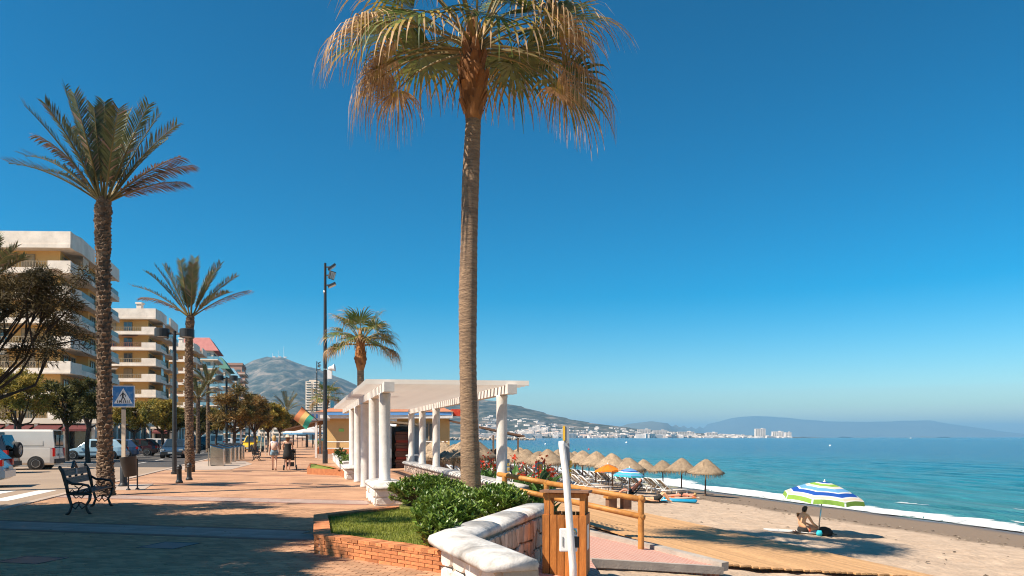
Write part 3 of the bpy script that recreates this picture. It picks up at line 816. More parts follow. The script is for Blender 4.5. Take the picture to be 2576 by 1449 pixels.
# ------------------------------------------------------------------ apartment buildings on the left
E1 = Vector((-1, -.03, 0)).normalized(); U3 = Vector((UX, UY, 0))
bar_me = {}
def railing(path_a, path_b, z0, z1, m, parent, step=.32):
    mb = MB(); a, b = Vector(path_a), Vector(path_b); L_ = (b - a).length; n = max(2, int(L_ / step))
    mb.beam((a.x, a.y, z1), (b.x, b.y, z1), .07, .07); mb.beam((a.x, a.y, z0 + .04), (b.x, b.y, z0 + .04), .05, .05)
    for i in range(n + 1):
        p = a.lerp(b, i / n); mb.box((p.x, p.y, (z0 + z1) / 2), (.06, .06, z1 - z0 - .02))
    return part('railing', mb, m, parent)
def window_at(parent, c, dirv, w, h, shutter=False, frame_m='winframe'):
    dv = Vector(dirv).normalized(); rz = math.atan2(dv.y, dv.x)
    mb = MB(); fw = .09
    mb.box((0, 0, h / 2), (fw, .12, h)).box((-w / 2, 0, h / 2), (fw, .12, h)).box((w / 2, 0, h / 2), (fw, .12, h)).box((0, 0, h), (w, .12, fw)).box((0, 0, 0), (w, .12, fw))
    f = part('window', mb, M[frame_m], parent, loc=c, rz=rz)
    part('pane', MB().box((0, .03, h / 2), (w - .05, .03, h - .05)), M['shutter'] if shutter else M['bld_glass'], f)
def apartment(label, P0, nfl, seed, front_len, side_len, rail_m):
    r = random.Random(seed)
    P0 = Vector((P0[0], P0[1], 0)); fh = 2.9; z1 = 3.5; roof = z1 + fh * nfl
    b = thing('apartment_building', label, 'building', P0)
    F = lambda a, c=0: E1 * a + U3 * c         # local: a along the front leftwards, c back along the side
    # recessed core
    core = [F(front_len, 1.7), F(1.7, 1.7), F(1.9, side_len * .47), F(.6, side_len * .5), F(.8, side_len), F(front_len, side_len)]
    part('wall', MB().prism([p[:2] for p in core], 0, roof), M['bld_wall'], b)
    for k in range(nfl + 1):
        z = z1 + fh * k
        top = k == nfl
        fp = [F(front_len, 0), F(0, 0), F(.05, 1.0), F(-.35, 2.6), F(-.35, side_len * .46), F(-1.0, side_len * .49), F(-1.0, side_len), F(front_len, side_len)]
        part('floor_slab', MB().prism([p[:2] for p in fp], z - .28, z), M['bld_white'], b)
        if top:
            part('roof_parapet', MB().strip([p[:2] for p in [F(front_len, -.12), F(.0, -.12)]], .3, z - .34, z + 1.55), M['bld_white'], b)
            part('roof_parapet', MB().strip([p[:2] for p in [F(-.1, .25), F(-.15, 1.2), F(-.5, 2.6), F(-.5, side_len * .46)]], .3, z - .36, z + 1.5), M['bld_white'], b)
            part('roof_parapet', MB().strip([p[:2] for p in [F(-1.15, side_len * .49), F(-1.15, side_len)]], .3, z - .37, z + 1.3), M['bld_white'], b)
            part('cornice', MB().strip([p[:2] for p in [F(front_len, -.2), F(.0, -.2)]], .12, z - .36, z + .05), M['bld_white'], b)
            continue
        # front: solid corner block, low band and railing
        part('balcony_block', MB().strip([p[:2] for p in [F(2.6, -.1), F(0, -.1)]], .25, z - .33, z + 1.08), M['bld_white'], b)
        part('balcony_band', MB().strip([p[:2] for p in [F(front_len, -.1), F(2.6, -.1)]], .22, z - .33, z + .28), M['bld_white'], b)
        part('cornice', MB().strip([p[:2] for p in [F(front_len, -.17), F(0, -.17)]], .1, z - .35, z - .12), M['bld_white'], b)
        railing(F(front_len, .0), F(2.7, .0), z + .28, z + 1.02, r.choice(rail_m), b)
        # sea side
        part('balcony_block', MB().strip([p[:2] for p in [F(-.03, .2), F(-.1, 1.2), F(-.35, 2.2), F(-.5, 2.7)]], .22, z - .33, z + 1.0), M['bld_white'], b)
        part('balcony_band', MB().strip([p[:2] for p in [F(-.5, 2.7), F(-.5, side_len * .46)]], .22, z - .33, z + .3), M['bld_white'], b)
        part('panel', MB().strip([p[:2] for p in [F(-.45, 2.8), F(-.45, side_len * .45)]], .05, z + .3, z + 1.0), M['bld_panel'], b)
        part('balcony_band', MB().strip([p[:2] for p in [F(-1.15, side_len * .49), F(-1.15, side_len)]], .22, z - .33, z + .35), M['bld_white'], b)
        part('panel', MB().strip([p[:2] for p in [F(-1.1, side_len * .5), F(-1.1, side_len * .98)]], .05, z + .35, z + 1.0), M['bld_panel'], b)
        if r.random() < .45:
            a0 = r.choice((3.6, 7.0, 11.5)); q0, q1 = F(a0 + 3.0, .1), F(a0, .1); dr = r.uniform(.3, .9)
            part('awning', MB().add([(q0.x, q0.y + .9, z + 2.55), (q1.x, q1.y + .9, z + 2.55), (q1.x, q1.y - .2, z + 2.55 - dr), (q0.x, q0.y - .2, z + 2.55 - dr)], [(0, 1, 2, 3)]), r.choice([M['f_cream'], M['bld_rail_red'], M['shutter']]), b)
        if r.random() < .5:
            q0 = F(r.uniform(3, 12), 1.45); part('air_conditioner', MB().box((q0.x, q0.y, z + r.choice((.35, 2.2))), (.8, .3, .55)), M['plastic'], b)
        if r.random() < .5:
            q0 = F(-.3, r.uniform(3.2, 8)); part('sun_screen', MB().box((q0.x, q0.y, z + 1.8), (.05, 2.4, 1.3), rz=math.atan2(UY, UX) - math.pi / 2), r.choice([M['signwhite'], M['bld_blueglass'], M['f_cream']]), b)
        for a in ((4.2, 1.5), (7.4, 1.9), (13, 1.9), (17.5, 1.9)):
            if a[0] < front_len - 1: window_at(b, F(a[0] + 1.2, 1.62) + Vector((0, 0, z + .02)), E1, a[1], 2.15, r.random() < .45)
        for c in (3.6, 6.4):
            window_at(b, F(1.62, c) + Vector((0, 0, z + .02)), U3, 1.9, 2.1, r.random() < .2)
        for c in (side_len * .6, side_len * .8):
            window_at(b, F(.5, c) + Vector((0, 0, z + .02)), U3, 1.9, 2.1, r.random() < .2)
    if len(rail_m) > 1: part('chimney', MB().box(F(3.5, 3) + Vector((0, 0, roof + 1.6)), (.9, .9, 2.6)).box(F(3.5, 3) + Vector((0, 0, roof + 3)), (1.2, 1.2, .3)), M['bld_white'], b)
    return b
def depth_on_line(px, s0): r_ = (px - CX) / FPX; return s0 / (VX * r_ + VY)
B = []
for px, lab, fl in ((178, 'nearest cream apartment building with ochre walls and stacked white balconies', 44), (392, 'second cream apartment building with reddish balcony railings and a roof chimney', 26), (487, 'third cream apartment building half hidden behind the slim date palm', 16)):
    Yb = depth_on_line(px, -25.2); P0 = D(px, 1100, Yb)
    B.append((P0, apartment(lab, P0, 8 - 1, px, fl, 19, [M['bld_rail']] if px < 200 else [M['bld_rail'], M['bld_rail_red']])))
def tower(label, px, top, width, depth, wall_m, glass_m, roof_m, shift=0.0, nf=None):
    Yb = depth_on_line(px, -25.2 + shift); P0 = D(px, 1100, Yb); P0.z = 0
    h = (HY - top) / FPX * Yb + CAMZ
    b = thing('apartment_building', label, 'building', P0)
    F = lambda a, c=0: E1 * a + U3 * c
    rh = 4.5 if roof_m else 0
    hb_ = h - rh
    part('wall', MB().prism([p[:2] for p in [F(width, 0), F(1.6, 0), F(1.6, depth), F(width, depth)]], 0, hb_), wall_m, b)
    if roof_m:
        q = [F(width, -.6), F(-.2, -.6), F(-.2, depth + .3), F(width, depth + .3)]; q2 = [F(width - 2, 1.5), F(3, 1.5), F(3, depth - 2), F(width - 2, depth - 2)]
        mb = MB().add([(p.x, p.y, hb_) for p in q] + [(p.x, p.y, h) for p in q2], [(3, 2, 1, 0), (4, 5, 6, 7), (0, 1, 5, 4), (1, 2, 6, 5), (2, 3, 7, 6), (3, 0, 4, 7)])
        part('roof', mb, roof_m, b)
    else:
        part('roof', MB().prism([p[:2] for p in [F(width, -.3), F(1.2, -.3), F(1.2, depth + .3), F(width, depth + .3)]], hb_, hb_ + 1.2), wall_m, b)
    n = int(hb_ / 3.0)
    sl = MB().prism([p[:2] for p in [F(width * .8, -1.2), F(.0, -1.2), F(.0, depth), F(1.7, depth), F(1.7, .2), F(width * .8, .2)]], -.15, .15).mesh('balcony', M['bld_white'])
    gl = MB().strip([p[:2] for p in [F(width * .8, -1.15), F(.05, -1.15), F(.05, depth)]], .06, .16, 1.05).mesh('balustrade', glass_m)
    wm = MB().box((0, 0, 0), (1.8, .3, 1.9)).mesh('window', M['bld_glass'])
    for k in range(1, n):
        z = k * 3.0
        s = link('balcony', sl, b, (0, 0, z)); link('balustrade', gl, s)
        for c in range(2, int(depth) - 1, 4): link('window', wm, b, F(1.55, c + .5) + Vector((0, 0, z + 1.3)), math.atan2(U3.y, U3.x))
        for a in (3.5, 6.5, 9.5):
            if a < width - 1: link('window', wm, b, F(a, -.05) + Vector((0, 0, z + 1.3)), math.atan2(E1.y, E1.x))
tower('apartment building with a sloping red roof and blue glass balconies', 549, 848, 14, 17, M['bld_cream'], M['bld_blueglass'], M['roof_red'])
tower('apartment building with a dark green sloping roof', 577, 898, 13, 24, M['bld_cream'], M['bld_blueglass'], M['roof_green'])
tower('pale apartment building with a slanted white roof', 604, 926, 16, 22, M['bld_cream'], M['bld_blueglass'], M['bld_blueglass'])
tower('brownish pink apartment building farthest down the street', 617, 919, 22, 26, M['bld_pink'], M['bld_pink'], None)
# shop fronts at street level
def shopfront(label, P0, ln, side, awn):
    b = thing('shop_front', label, 'shop', Vector((P0.x, P0.y, .08)))
    F = lambda a, c=0: E1 * a + U3 * c
    o_ = Vector((3.4, -1.2, 0))
    n = int(ln / 3.2)
    for i in range(n + 1):
        p = F(i * 3.2) + o_; part('column', MB().box((p.x, p.y, 1.6), (.4, .4, 3.2)), M['bld_white'], b)
    for i in range(n):
        p = F(i * 3.2 + 1.6) + o_; 
        part('glazing', MB().box((p.x, p.y + .6, 1.35), (2.9, .1, 2.7)), M['shopglass'], b)
        mb = MB(); q0 = F(i * 3.2 + .2) + o_; q1 = F(i * 3.2 + 3.0) + o_
        mb.add([(q0.x, q0.y, 3.0), (q1.x, q1.y, 3.0), (q1.x + .1, q1.y - 1.3, 2.45), (q0.x + .1, q0.y - 1.3, 2.45), (q1.x + .1, q1.y - 1.32, 2.2), (q0.x + .1, q0.y - 1.32, 2.2)], [(0, 1, 2, 3), (3, 2, 4, 5)])
        part('awning', mb, awn, b)
    p0 = F(-.5) + o_; p1 = F(ln) + o_
    part('fascia', MB().beam((p0.x, p0.y, 3.35), (p1.x, p1.y, 3.35), .8, .5), M['bld_cream'], b)
    # arcade along the street side
    m_ = int(side / 3.5)
    for i in range(m_ + 1):
        p = U3 * (i * 3.5) + Vector((3.2, .6, 0)); part('column', MB().box((p.x, p.y, 1.6), (.4, .4, 3.2)), M['bld_white'], b)
        if i < m_:
            p = U3 * (i * 3.5 + 1.75) + Vector((2.6, .6, 0)); part('glazing', MB().box((p.x, p.y, 1.35), (3.0, .1, 2.7), math.atan2(UY, UX)), M['shopglass'], b)
    q0 = Vector((3.2, .6, 0)); q1 = U3 * side + q0
    part('fascia', MB().beam((q0.x, q0.y, 3.4), (q1.x, q1.y, 3.4), .9, .5), M['bld_cream'], b)
shopfront('shaded shop fronts with dark red awnings under the nearest apartment building', B[0][0], 34, 30, M['awning'])
shopfront('shop fronts in shade under the second apartment building', B[1][0], 24, 30, M['awning'])
shopfront('distant shop fronts under the third apartment building', B[2][0], 14, 40, M['awning'])
# ------------------------------------------------------------------ palms and trees
def fan_frond(rng, az, el, plen, rad, droop, dry, nseg=34, span=118, sag=.25):
    """petiole + costapalmate blade with drooping segment tips; origin at the crown"""
    mb = MB()
    d = Vector((math.cos(az) * math.cos(el), math.sin(az) * math.cos(el), math.sin(el)))
    p = Vector((math.cos(az) * .12, math.sin(az) * .12, 0)); pts = [p.copy()]
    n = 7
    for i in range(n):
        d = (d + Vector((0, 0, -sag / n * (1 + i * .25)))).normalized()
        p = p + d * (plen / n); pts.append(p.copy())
    mb.tube(pts, [.035 - .02 * i / n for i in range(n + 1)], 5, mi=3)
    side = d.cross(Vector((0, 0, 1)))
    if side.length < .05: side = Vector((-math.sin(az), math.cos(az), 0))
    side.normalize(); nor = side.cross(d).normalized()
    roll = rng.uniform(-.35, .35)
    side, nor = (side * math.cos(roll) + nor * math.sin(roll)), (nor * math.cos(roll) - side * math.sin(roll))
    down = Vector((0, 0, -1))
    for k in range(nseg):
        a = R(lerp(-span, span, k / (nseg - 1))) + rng.uniform(-.03, .03)
        fold = .28 * abs(math.sin(a))
        sd = (d * math.cos(a) + side * math.sin(a) + nor * fold * (1 - abs(a) / 3.2)).normalized()
        ln = rad * (.78 + .3 * math.cos(a * .55)) * rng.uniform(.88, 1.1)
        q = p + sd * .02; dirv = sd.copy(); m = 7
        wv = sd.cross(nor).normalized()
        wmax = 2 * math.sin(R(span) / nseg) * ln * (.36 if dry else .46)
        prevL = prevR = None
        br = rng.uniform(.22, .34) if dry else rng.uniform(.34, .5)
        tipdry = dry or rng.random() < .82
        for j in range(m + 1):
            f = j / m
            wd = wmax * (f / br if f < br else max(.04, (1 - f) / (1 - br)) ** .8 * .72)
            if f < br: wd = wmax * (f / br) * 1.05
            wv2 = (wv * (1 - f * .5) + rng.uniform(-.15, .15) * nor * f).normalized()
            Lp, Rp = q - wv2 * wd / 2, q + wv2 * wd / 2
            if prevL is not None:
                mi = 2 if dry and f > .25 else (1 if (dry or (tipdry and f > .58)) else 0)
                if tipdry and not dry and f > .76: mi = 2
                mb.add([prevL, prevR, Rp, Lp], [(0, 1, 2, 3)], mi)
            prevL, prevR = Lp, Rp
            g = droop * max(0, f - br * .75) * 1.5 + (.25 * droop * f if dry else 0)
            dirv = (dirv + down * g + Vector((rng.uniform(-.06, .06), rng.uniform(-.06, .06), 0)) * f).normalized()
            q = q + dirv * (ln / m) * (1.12 if f > .6 else 1)
    return mb
FANM = lambda: [M['frond_g'], M['frond_y'], M['frond_d'], M['petiole']]
def fan_palm(label, base, path, rads, crown_c, scale, seed, nlive, ndry, boots=True, group=None, fine=1.0, az_dry=None):
    r = random.Random(seed)
    t = thing('fan_palm', label, 'palm tree', base, group=group)
    # ringed trunk
    pts = []; rr = []
    n = max(24, int(120 * fine))
    P = [Vector(p) - Vector(base) for p in path]
    for i in range(n + 1):
        f = i / n * (len(P) - 1); k = min(int(f), len(P) - 2); u_ = f - k
        p0, p1, p2, p3 = P[max(k - 1, 0)], P[k], P[k + 1], P[min(k + 2, len(P) - 1)]
        q = .5 * ((2 * p1) + (p2 - p0) * u_ + (2 * p0 - 5 * p1 + 4 * p2 - p3) * u_ * u_ + (3 * p1 - p0 - 3 * p2 + p3) * u_ ** 3)
        pts.append(q)
        rr.append(lerp(rads[k], rads[k + 1], u_) * (1 + (.018 if i % 2 else -.012) + r.uniform(-.008, .008)))
    part('trunk', MB().tube(pts, rr, 20), M['palmbark'], t, True)
    top = P[-1]; C = Vector(crown_c) - Vector(base)
    if boots:
        mb = MB()
        H = (C - top).length
        r0 = rads[-1]
        prof = [(r0 * .98, -.05), (r0 * 1.3, H * .12), (r0 * 1.75, H * .35), (r0 * 1.65, H * .6), (r0 * 1.25, H * .9), (r0 * .8, H * 1.2), (r0 * .3, H * 1.5)]
        mb.lathe(prof, top, 18)
        for k in range(70):
            a = r.uniform(0, 6.283); zz = r.uniform(.06, 1.15) * H
            ra = interp([(z_, q_) for q_, z_ in prof], zz) * .97
            c = top + Vector((math.cos(a) * ra, math.sin(a) * ra, zz)); tn = Vector((-math.sin(a), math.cos(a), 0)); ou = Vector((math.cos(a), math.sin(a), 0))
            w_ = .08 * scale * r.uniform(.7, 1.3); h_ = .2 * scale * r.uniform(.7, 1.4)
            mb.add([c - tn * w_, c + tn * w_, c + tn * w_ * .5 + ou * (.05 + .05 * r.random()) * scale + Vector((0, 0, h_)), c - tn * w_ * .5 + ou * (.05 + .05 * r.random()) * scale + Vector((0, 0, h_))], [(0, 1, 2, 3)])
        part('leaf_boot', mb, M['boot'], t)
    ga = 2.39996
    for i in range(nlive):
        f = i / nlive
        el = R(lerp(74, 10, f ** .9)) + r.uniform(-.1, .1)
        az = i * ga + r.uniform(-.15, .15)
        if math.sin(az) > .6: el = max(el, R(44))
        elif math.sin(az) < -.6: el = max(el, R(24))
        mb = fan_frond(r, az, el, scale * r.uniform(1.25, 1.75), scale * r.uniform(1.25, 1.55), .7 + .35 * f, False, int(34 * (fine ** .5)), sag=.35 + .35 * f)
        part('frond', mb, FANM(), t, loc=C + Vector((0, 0, .12 * (1 - f))))
    for i in range(ndry):
        az = az_dry[i] if az_dry and i < len(az_dry) else i * ga * 1.3 + .4
        el = R(r.uniform(2, 18))
        mb = fan_frond(r, az, el, scale * (r.uniform(1.35, 1.85) + (.3 if i < 3 else 0)), scale * r.uniform(1.0, 1.55), r.uniform(1.2, 2.2), True, int(44 * (fine ** .5)), span=112, sag=.45)
        part('dry_frond', mb, FANM(), t, loc=C + Vector((0, 0, -.12)))
    return t
YP = 16.2
fan_palm('tall fan palm with drooping brown tipped fronds rising from the planter', D(1186, 1247, YP), [D(1186, 1247, YP) - Vector((0, 0, .35)), D(1184, 1200, YP), D(1180, 1050, YP), D(1177, 900, YP), D(1177, 750, YP), D(1180, 600, YP), D(1184, 450, YP), D(1191, 300, YP)],
         [.25, .225, .19, .19, .205, .185, .19, .165], D(1197, 118, YP), 1.2, 5, 25, 9, fine=1.0,
         az_dry=[R(186), R(-6), R(212), R(-34), R(158), R(24), R(190), R(-8), R(176), R(6), R(210), R(-32)])
YQ = 34.0
fan_palm('bright green fan palm of middle height behind the pergola', G(908, 1186), [G(908, 1186), D(908, 1060, YQ), D(907, 930, YQ)], [.19, .16, .155], D(909, 862, YQ), .68, 11, 22, 6, fine=.6)
YQ2 = 88.0
fan_palm('distant fan palm beside the floodlight masts', D(824, 1131, YQ2), [D(824, 1133.5, YQ2), D(822, 1060, YQ2), D(821, 1018, YQ2)], [.25, .22, .2], D(821, 1003, YQ2), .85, 15, 18, 5, fine=.45)

def date_frond(r, az, el, L_, sag, dry, nl=64, wl=.48):
    mb = MB()
    d = Vector((math.cos(az) * math.cos(el), math.sin(az) * math.cos(el), math.sin(el)))
    p = Vector((math.cos(az) * .1, math.sin(az) * .1, 0)); pts = [p.copy()]; ds = [d.copy()]; n = 14
    for i in range(n):
        d = (d + Vector((0, 0, -sag / n * (.3 + 1.6 * i / n)))).normalized(); p = p + d * (L_ / n); pts.append(p.copy()); ds.append(d.copy())
    mb.tube(pts, [.035 * (1 - .85 * i / n) for i in range(n + 1)], 5, mi=2)
    for k in range(nl):
        f = .2 + .8 * k / nl
        i = min(int(f * n), n - 1); u_ = f * n - i
        q = pts[i].lerp(pts[i + 1], u_); dd = ds[i]
        side = dd.cross(Vector((0, 0, 1)))
        if side.length < .05: side = Vector((-math.sin(az), math.cos(az), 0))
        side.normalize(); nor = side.cross(dd).normalized()
        ln = wl * (math.sin(math.pi * min(1, (f - .12) * .95)) * .7 + .35) * r.uniform(.85, 1.1)
        for sg in (-1, 1):
            v = (dd * r.uniform(.75, 1.0) + side * sg * r.uniform(.75, .95) + nor * r.uniform(.1, .45)).normalized()
            if dry: v = (v + Vector((0, 0, -.55))).normalized()
            w_ = .017; tip = q + v * ln + Vector((0, 0, -.06 * ln)); mid = q + v * ln * .5
            wv = v.cross(nor).normalized() * w_
            isd = dry if r.random() > .12 else not dry
            mb.add([q - wv * .5, q + wv * .5, mid + wv, mid - wv, tip], [(0, 1, 2, 3), (3, 2, 4)], 1 if isd else 0)
    return mb
def date_palm(label, base, path, rads, fronds, seed, scale=1.0, group=None, nscale=900):
    r = random.Random(seed)
    t = thing('date_palm', label, 'palm tree', base, group=group)
    P = [Vector(p) - Vector(base) for p in path]
    n = 40; pts = []; rr = []
    for i in range(n + 1):
        f = i / n * (len(P) - 1); k = min(int(f), len(P) - 2)
        pts.append(P[k].lerp(P[k + 1], f - k)); rr.append(lerp(rads[k], rads[k + 1], f - k) * .93 * (1 + r.uniform(-.04, .04)))
    part('trunk', MB().tube(pts, rr, 16), M['datebark'], t, False)
    mb = MB()
    for k in range(nscale):
        f = k / nscale; i = min(int(f * n), n - 1); c0 = pts[i].lerp(pts[i + 1], f * n - i); ra = rr[i] * .98
        a = k * 2.39996 + r.uniform(-.2, .2); ou = Vector((math.cos(a), math.sin(a), 0)); tn = Vector((-math.sin(a), math.cos(a), 0))
        c = c0 + ou * ra; w_ = rads[0] * .3 * r.uniform(.8, 1.2); h_ = rads[0] * .36 * r.uniform(.7, 1.3); o_ = rads[0] * r.uniform(.08, .26)
        mb.add([c - tn * w_ - Vector((0, 0, h_ * .4)), c + tn * w_ - Vector((0, 0, h_ * .4)), c + ou * o_ + tn * w_ * .55 + Vector((0, 0, h_ * .5)), c + ou * o_ - tn * w_ * .55 + Vector((0, 0, h_ * .5)), c - tn * w_ * .7 + Vector((0, 0, h_ * .75)), c + tn * w_ * .7 + Vector((0, 0, h_ * .75))],
               [(0, 1, 2, 3), (3, 2, 5, 4), (0, 3, 4), (1, 5, 2)])
    part('leaf_scar', mb, M['datebark'], t)['kind'] = 'stuff'
    C = P[-1]
    for (azd, eld, L_, sag, dry) in fronds:
        mb = date_frond(r, R(azd), R(eld), L_ * scale, sag, dry, wl=.46 * scale)
        part('frond', mb, [M['date_g'], M['date_d'], M['petiole']], t, loc=C - Vector((0, 0, .12)))
    return t
Y1 = 20.3
FR1 = [(175, 47, 2.7, .8, 0), (190, 34, 2.5, .55, 0), (150, 62, 2.9, .4, 0), (200, 58, 3.0, .35, 0), (120, 74, 3.2, .15, 0), (185, 74, 3.3, .12, 0), (260, 70, 2.7, .2, 0), (300, 80, 2.6, .1, 0), (60, 78, 2.8, .1, 0), (15, 66, 2.9, .25, 0), (340, 62, 2.9, .3, 0), (0, 55, 2.9, .45, 0), (20, 42, 2.6, .55, 1), (352, 36, 2.5, .4, 1), (5, 28, 2.2, .5, 1), (210, 60, 2.2, .9, 1), (240, 62, 2.6, .5, 0), (90, 66, 2.7, .35, 0), (310, 58, 2.6, .5, 0), (280, 76, 2.4, .2, 0), (165, 40, 2.4, .6, 0), (40, 60, 2.7, .4, 0)]
date_palm('date palm with a dark rough trunk behind the iron bench', G(266, 1247), [G(266, 1247) - Vector((0, 0, .05)), D(264, 1150, Y1), D(262, 900, Y1), D(260, 640, Y1), D(258, 570, Y1), D(260, 530, Y1), D(262, 497, Y1)], [.235, .19, .178, .172, .188, .195, .12], FR1, 4)
Y2 = 33.8
FR2 = [(180, 40, 3.0, .55, 0), (170, 52, 3.1, .45, 0), (195, 62, 2.7, .3, 0), (95, 80, 2.9, .1, 0), (260, 76, 2.5, .15, 0), (350, 62, 2.8, .25, 0), (10, 70, 2.6, .2, 0), (355, 48, 2.8, .4, 0), (5, 36, 2.9, .45, 1), (345, 40, 2.2, .6, 0), (200, 38, 2.2, .8, 1), (300, 70, 2.4, .2, 0), (60, 66, 2.6, .3, 0), (130, 60, 2.5, .4, 0), (230, 66, 2.4, .3, 0)]
date_palm('date palm with a sunlit scaly trunk beside the two bollards', G(478, 1187), [G(478, 1187) - Vector((0, 0, .05)), D(477, 1130, Y2), D(475, 960, Y2), D(476, 850, Y2), D(478, 815, Y2), D(479, 790, Y2)], [.215, .19, .178, .155, .178, .11], FR2, 9)
FR3 = [(0, 45, 1.7, .5, 0), (20, 60, 1.7, .3, 0), (340, 65, 1.6, .3, 0), (350, 25, 1.7, .5, 1), (10, 15, 2.3, .5, 1), (90, 70, 2, .2, 0), (180, 60, 2, .4, 0), (270, 60, 2, .4, 0), (330, 35, 2.1, .5, 0), (30, 35, 2.2, .5, 1), (355, 72, 1.6, .2, 0)]
YL = 22.0
date_palm('date palm mostly out of the picture at the left edge', D(-66, 1233, YL), [D(-66, 1236, YL), D(-62, 900, YL), D(-60, 720, YL)], [.26, .24, .16], FR3, 14, nscale=160)
for i, (px, Y, topy, lab, sc_) in enumerate(((523, 78, 965, 'slim date palm far down the street in front of the third building', .8), (498, 72, 1000, 'short date palm among the street trees behind the slim trunk', .75), (722, 150, 1032, 'bushy date palm beyond the end of the tree row', 1.5), (772, 120, 1067, 'low palm under the flag at the end of the promenade', .9))):
    fr = [(k * 137.5, 75 - 55 * (k / 16), 2.9, .5 + .3 * (k / 16), k > 13) for k in range(16)]
    base = G(px, HY + FPX * CAMZ / Y)
    date_palm(lab, base, [base, D(px, (topy + 1100) / 2 + 20, Y), D(px, topy, Y)], [.22, .19, .17], fr, 30 + i, scale=sc_, nscale=120)

# feathery street trees
def clump(mb, c, rad, n, r, ll, lw):
    for i in range(n):
        v = Vector((r.gauss(0, 1), r.gauss(0, 1), r.gauss(0, .8)))
        v = v.normalized() * rad * (r.random() ** .45)
        p = c + v
        d = (v.normalized() * .6 + Vector((r.uniform(-1, 1), r.uniform(-1, 1), r.uniform(-.6, .8)))).normalized()
        s = d.cross(Vector((r.uniform(-1, 1), r.uniform(-1, 1), r.uniform(-1, 1)))).normalized() * lw * r.uniform(.6, 1.3)
        l_ = ll * r.uniform(.6, 1.4)
        mb.add([p - s, p + s, p + d * l_ + s * .3, p + d * l_ - s * .3], [(0, 1, 2, 3)])
def tree_parts(seed, H, fork, crown_w, crown_h, ncl, nl, ll, lw, lean=0.0, limb=1.0):
    r = random.Random(seed)
    tr = MB(); cr = MB()
    base_top = Vector((lean * fork, 0, fork))
    tr.tube([(0, 0, -.1), (lean * fork * .4 + .08, .05, fork * .5), base_top], [.17, .13, .12], 9)
    cc = Vector((lean * H * .8, 0, H - crown_h * .5))
    tips = []
    for i in range(9):
        a = i * 2.39996 + r.uniform(-.3, .3); f = r.uniform(.35, .75)
        tip = cc + Vector((math.cos(a) * crown_w * f, math.sin(a) * crown_w * f, r.uniform(-.25, .5) * crown_h))
        mid = base_top.lerp(tip, .5) + Vector((r.uniform(-.3, .3), r.uniform(-.3, .3), -.12 * crown_h))
        tr.tube([base_top, mid, tip], [.085 * limb, .05 * limb, .018 * limb], 6)
        for j in range(4):
            t2 = tip + Vector((r.uniform(-1, 1), r.uniform(-1, 1), r.uniform(-.4, .7))) * crown_w * .32
            tr.tube([mid.lerp(tip, r.uniform(.2, .9)), t2], [.026, .008], 5, cap=False); tips.append(t2)
    for i in range(ncl):
        if i < len(tips): c = tips[i]
        else:
            v = Vector((r.gauss(0, 1), r.gauss(0, 1), r.gauss(0, 1))).normalized()
            f = r.uniform(.35, 1) ** .6
            c = cc + Vector((v.x * crown_w * f, v.y * crown_w * f, v.z * crown_h * .5 * f))
        clump(cr, c, crown_w * r.uniform(.12, .25), nl, r, ll, lw)
    return tr.mesh('trunk', M['bark']), cr
def place_tree(label, loc, seed, H, fork, cw, ch, ncl, nl, ll, lw, m, rz=0, lean=0, group=None, limb=1.0):
    t = thing('street_tree', label, 'tree', loc, rz, group)
    tm, cr = tree_parts(seed, H, fork, cw, ch, ncl, nl, ll, lw, lean, limb)
    link('trunk', tm, t); part('crown', cr, m, t)
    return t
# near tree at the left edge, and the trees beside and behind the camera that shade the pavement
place_tree('dark feathery tree leaning in from the left edge in front of the nearest building', (-12.3, 15.0, 0), 3, 5.0, 2.2, 1.35, 1.9, 54, 220, .13, .009, mat('rusty_olive_foliage', (.12, .085, .032), (.055, .045, .02), scale=1.1, rough=.75, trans=.25, rand=.45, lo=.4, hi=.6), lean=.57, limb=.5)
place_tree('feathery tree beside the bench outside the left edge of the picture', (-12.0, 10.5, 0), 5, 6.2, 2.6, 2.7, 2.9, 130, 260, .2, .034, M['tam1'], group='trees beside the camera that shade the pavement')
place_tree('feathery tree behind the camera shading the foreground pavement', (-11.5, 7.6, 0), 6, 8.4, 3.6, 2.4, 3.4, 130, 280, .2, .034, M['tam1'], group='trees beside the camera that shade the pavement')
place_tree('feathery tree nearest the camera on its left side', (-9.2, 6.2, 0), 8, 6.8, 2.8, 2.4, 3.0, 120, 270, .2, .034, M['tam1'], group='trees beside the camera that shade the pavement')
place_tree('feathery tree on the road side left of the camera', (-15.2, 9.4, 0), 9, 6.4, 2.8, 2.8, 3.0, 120, 260, .2, .034, M['tam1'], group='trees beside the camera that shade the pavement')
place_tree('tall feathery tree beside the road shading the middle of the pavement', (-12.2, 8.5, 0), 17, 10.2, 5.2, 2.5, 3.4, 140, 280, .2, .034, M['tam1'], group='trees beside the camera that shade the pavement')
place_tree('feathery tree at the road edge left of the leaning tree', (-14.2, 12.9, 0), 18, 6.4, 2.8, 2.4, 3.0, 120, 270, .2, .034, M['tam1'], group='trees beside the camera that shade the pavement')
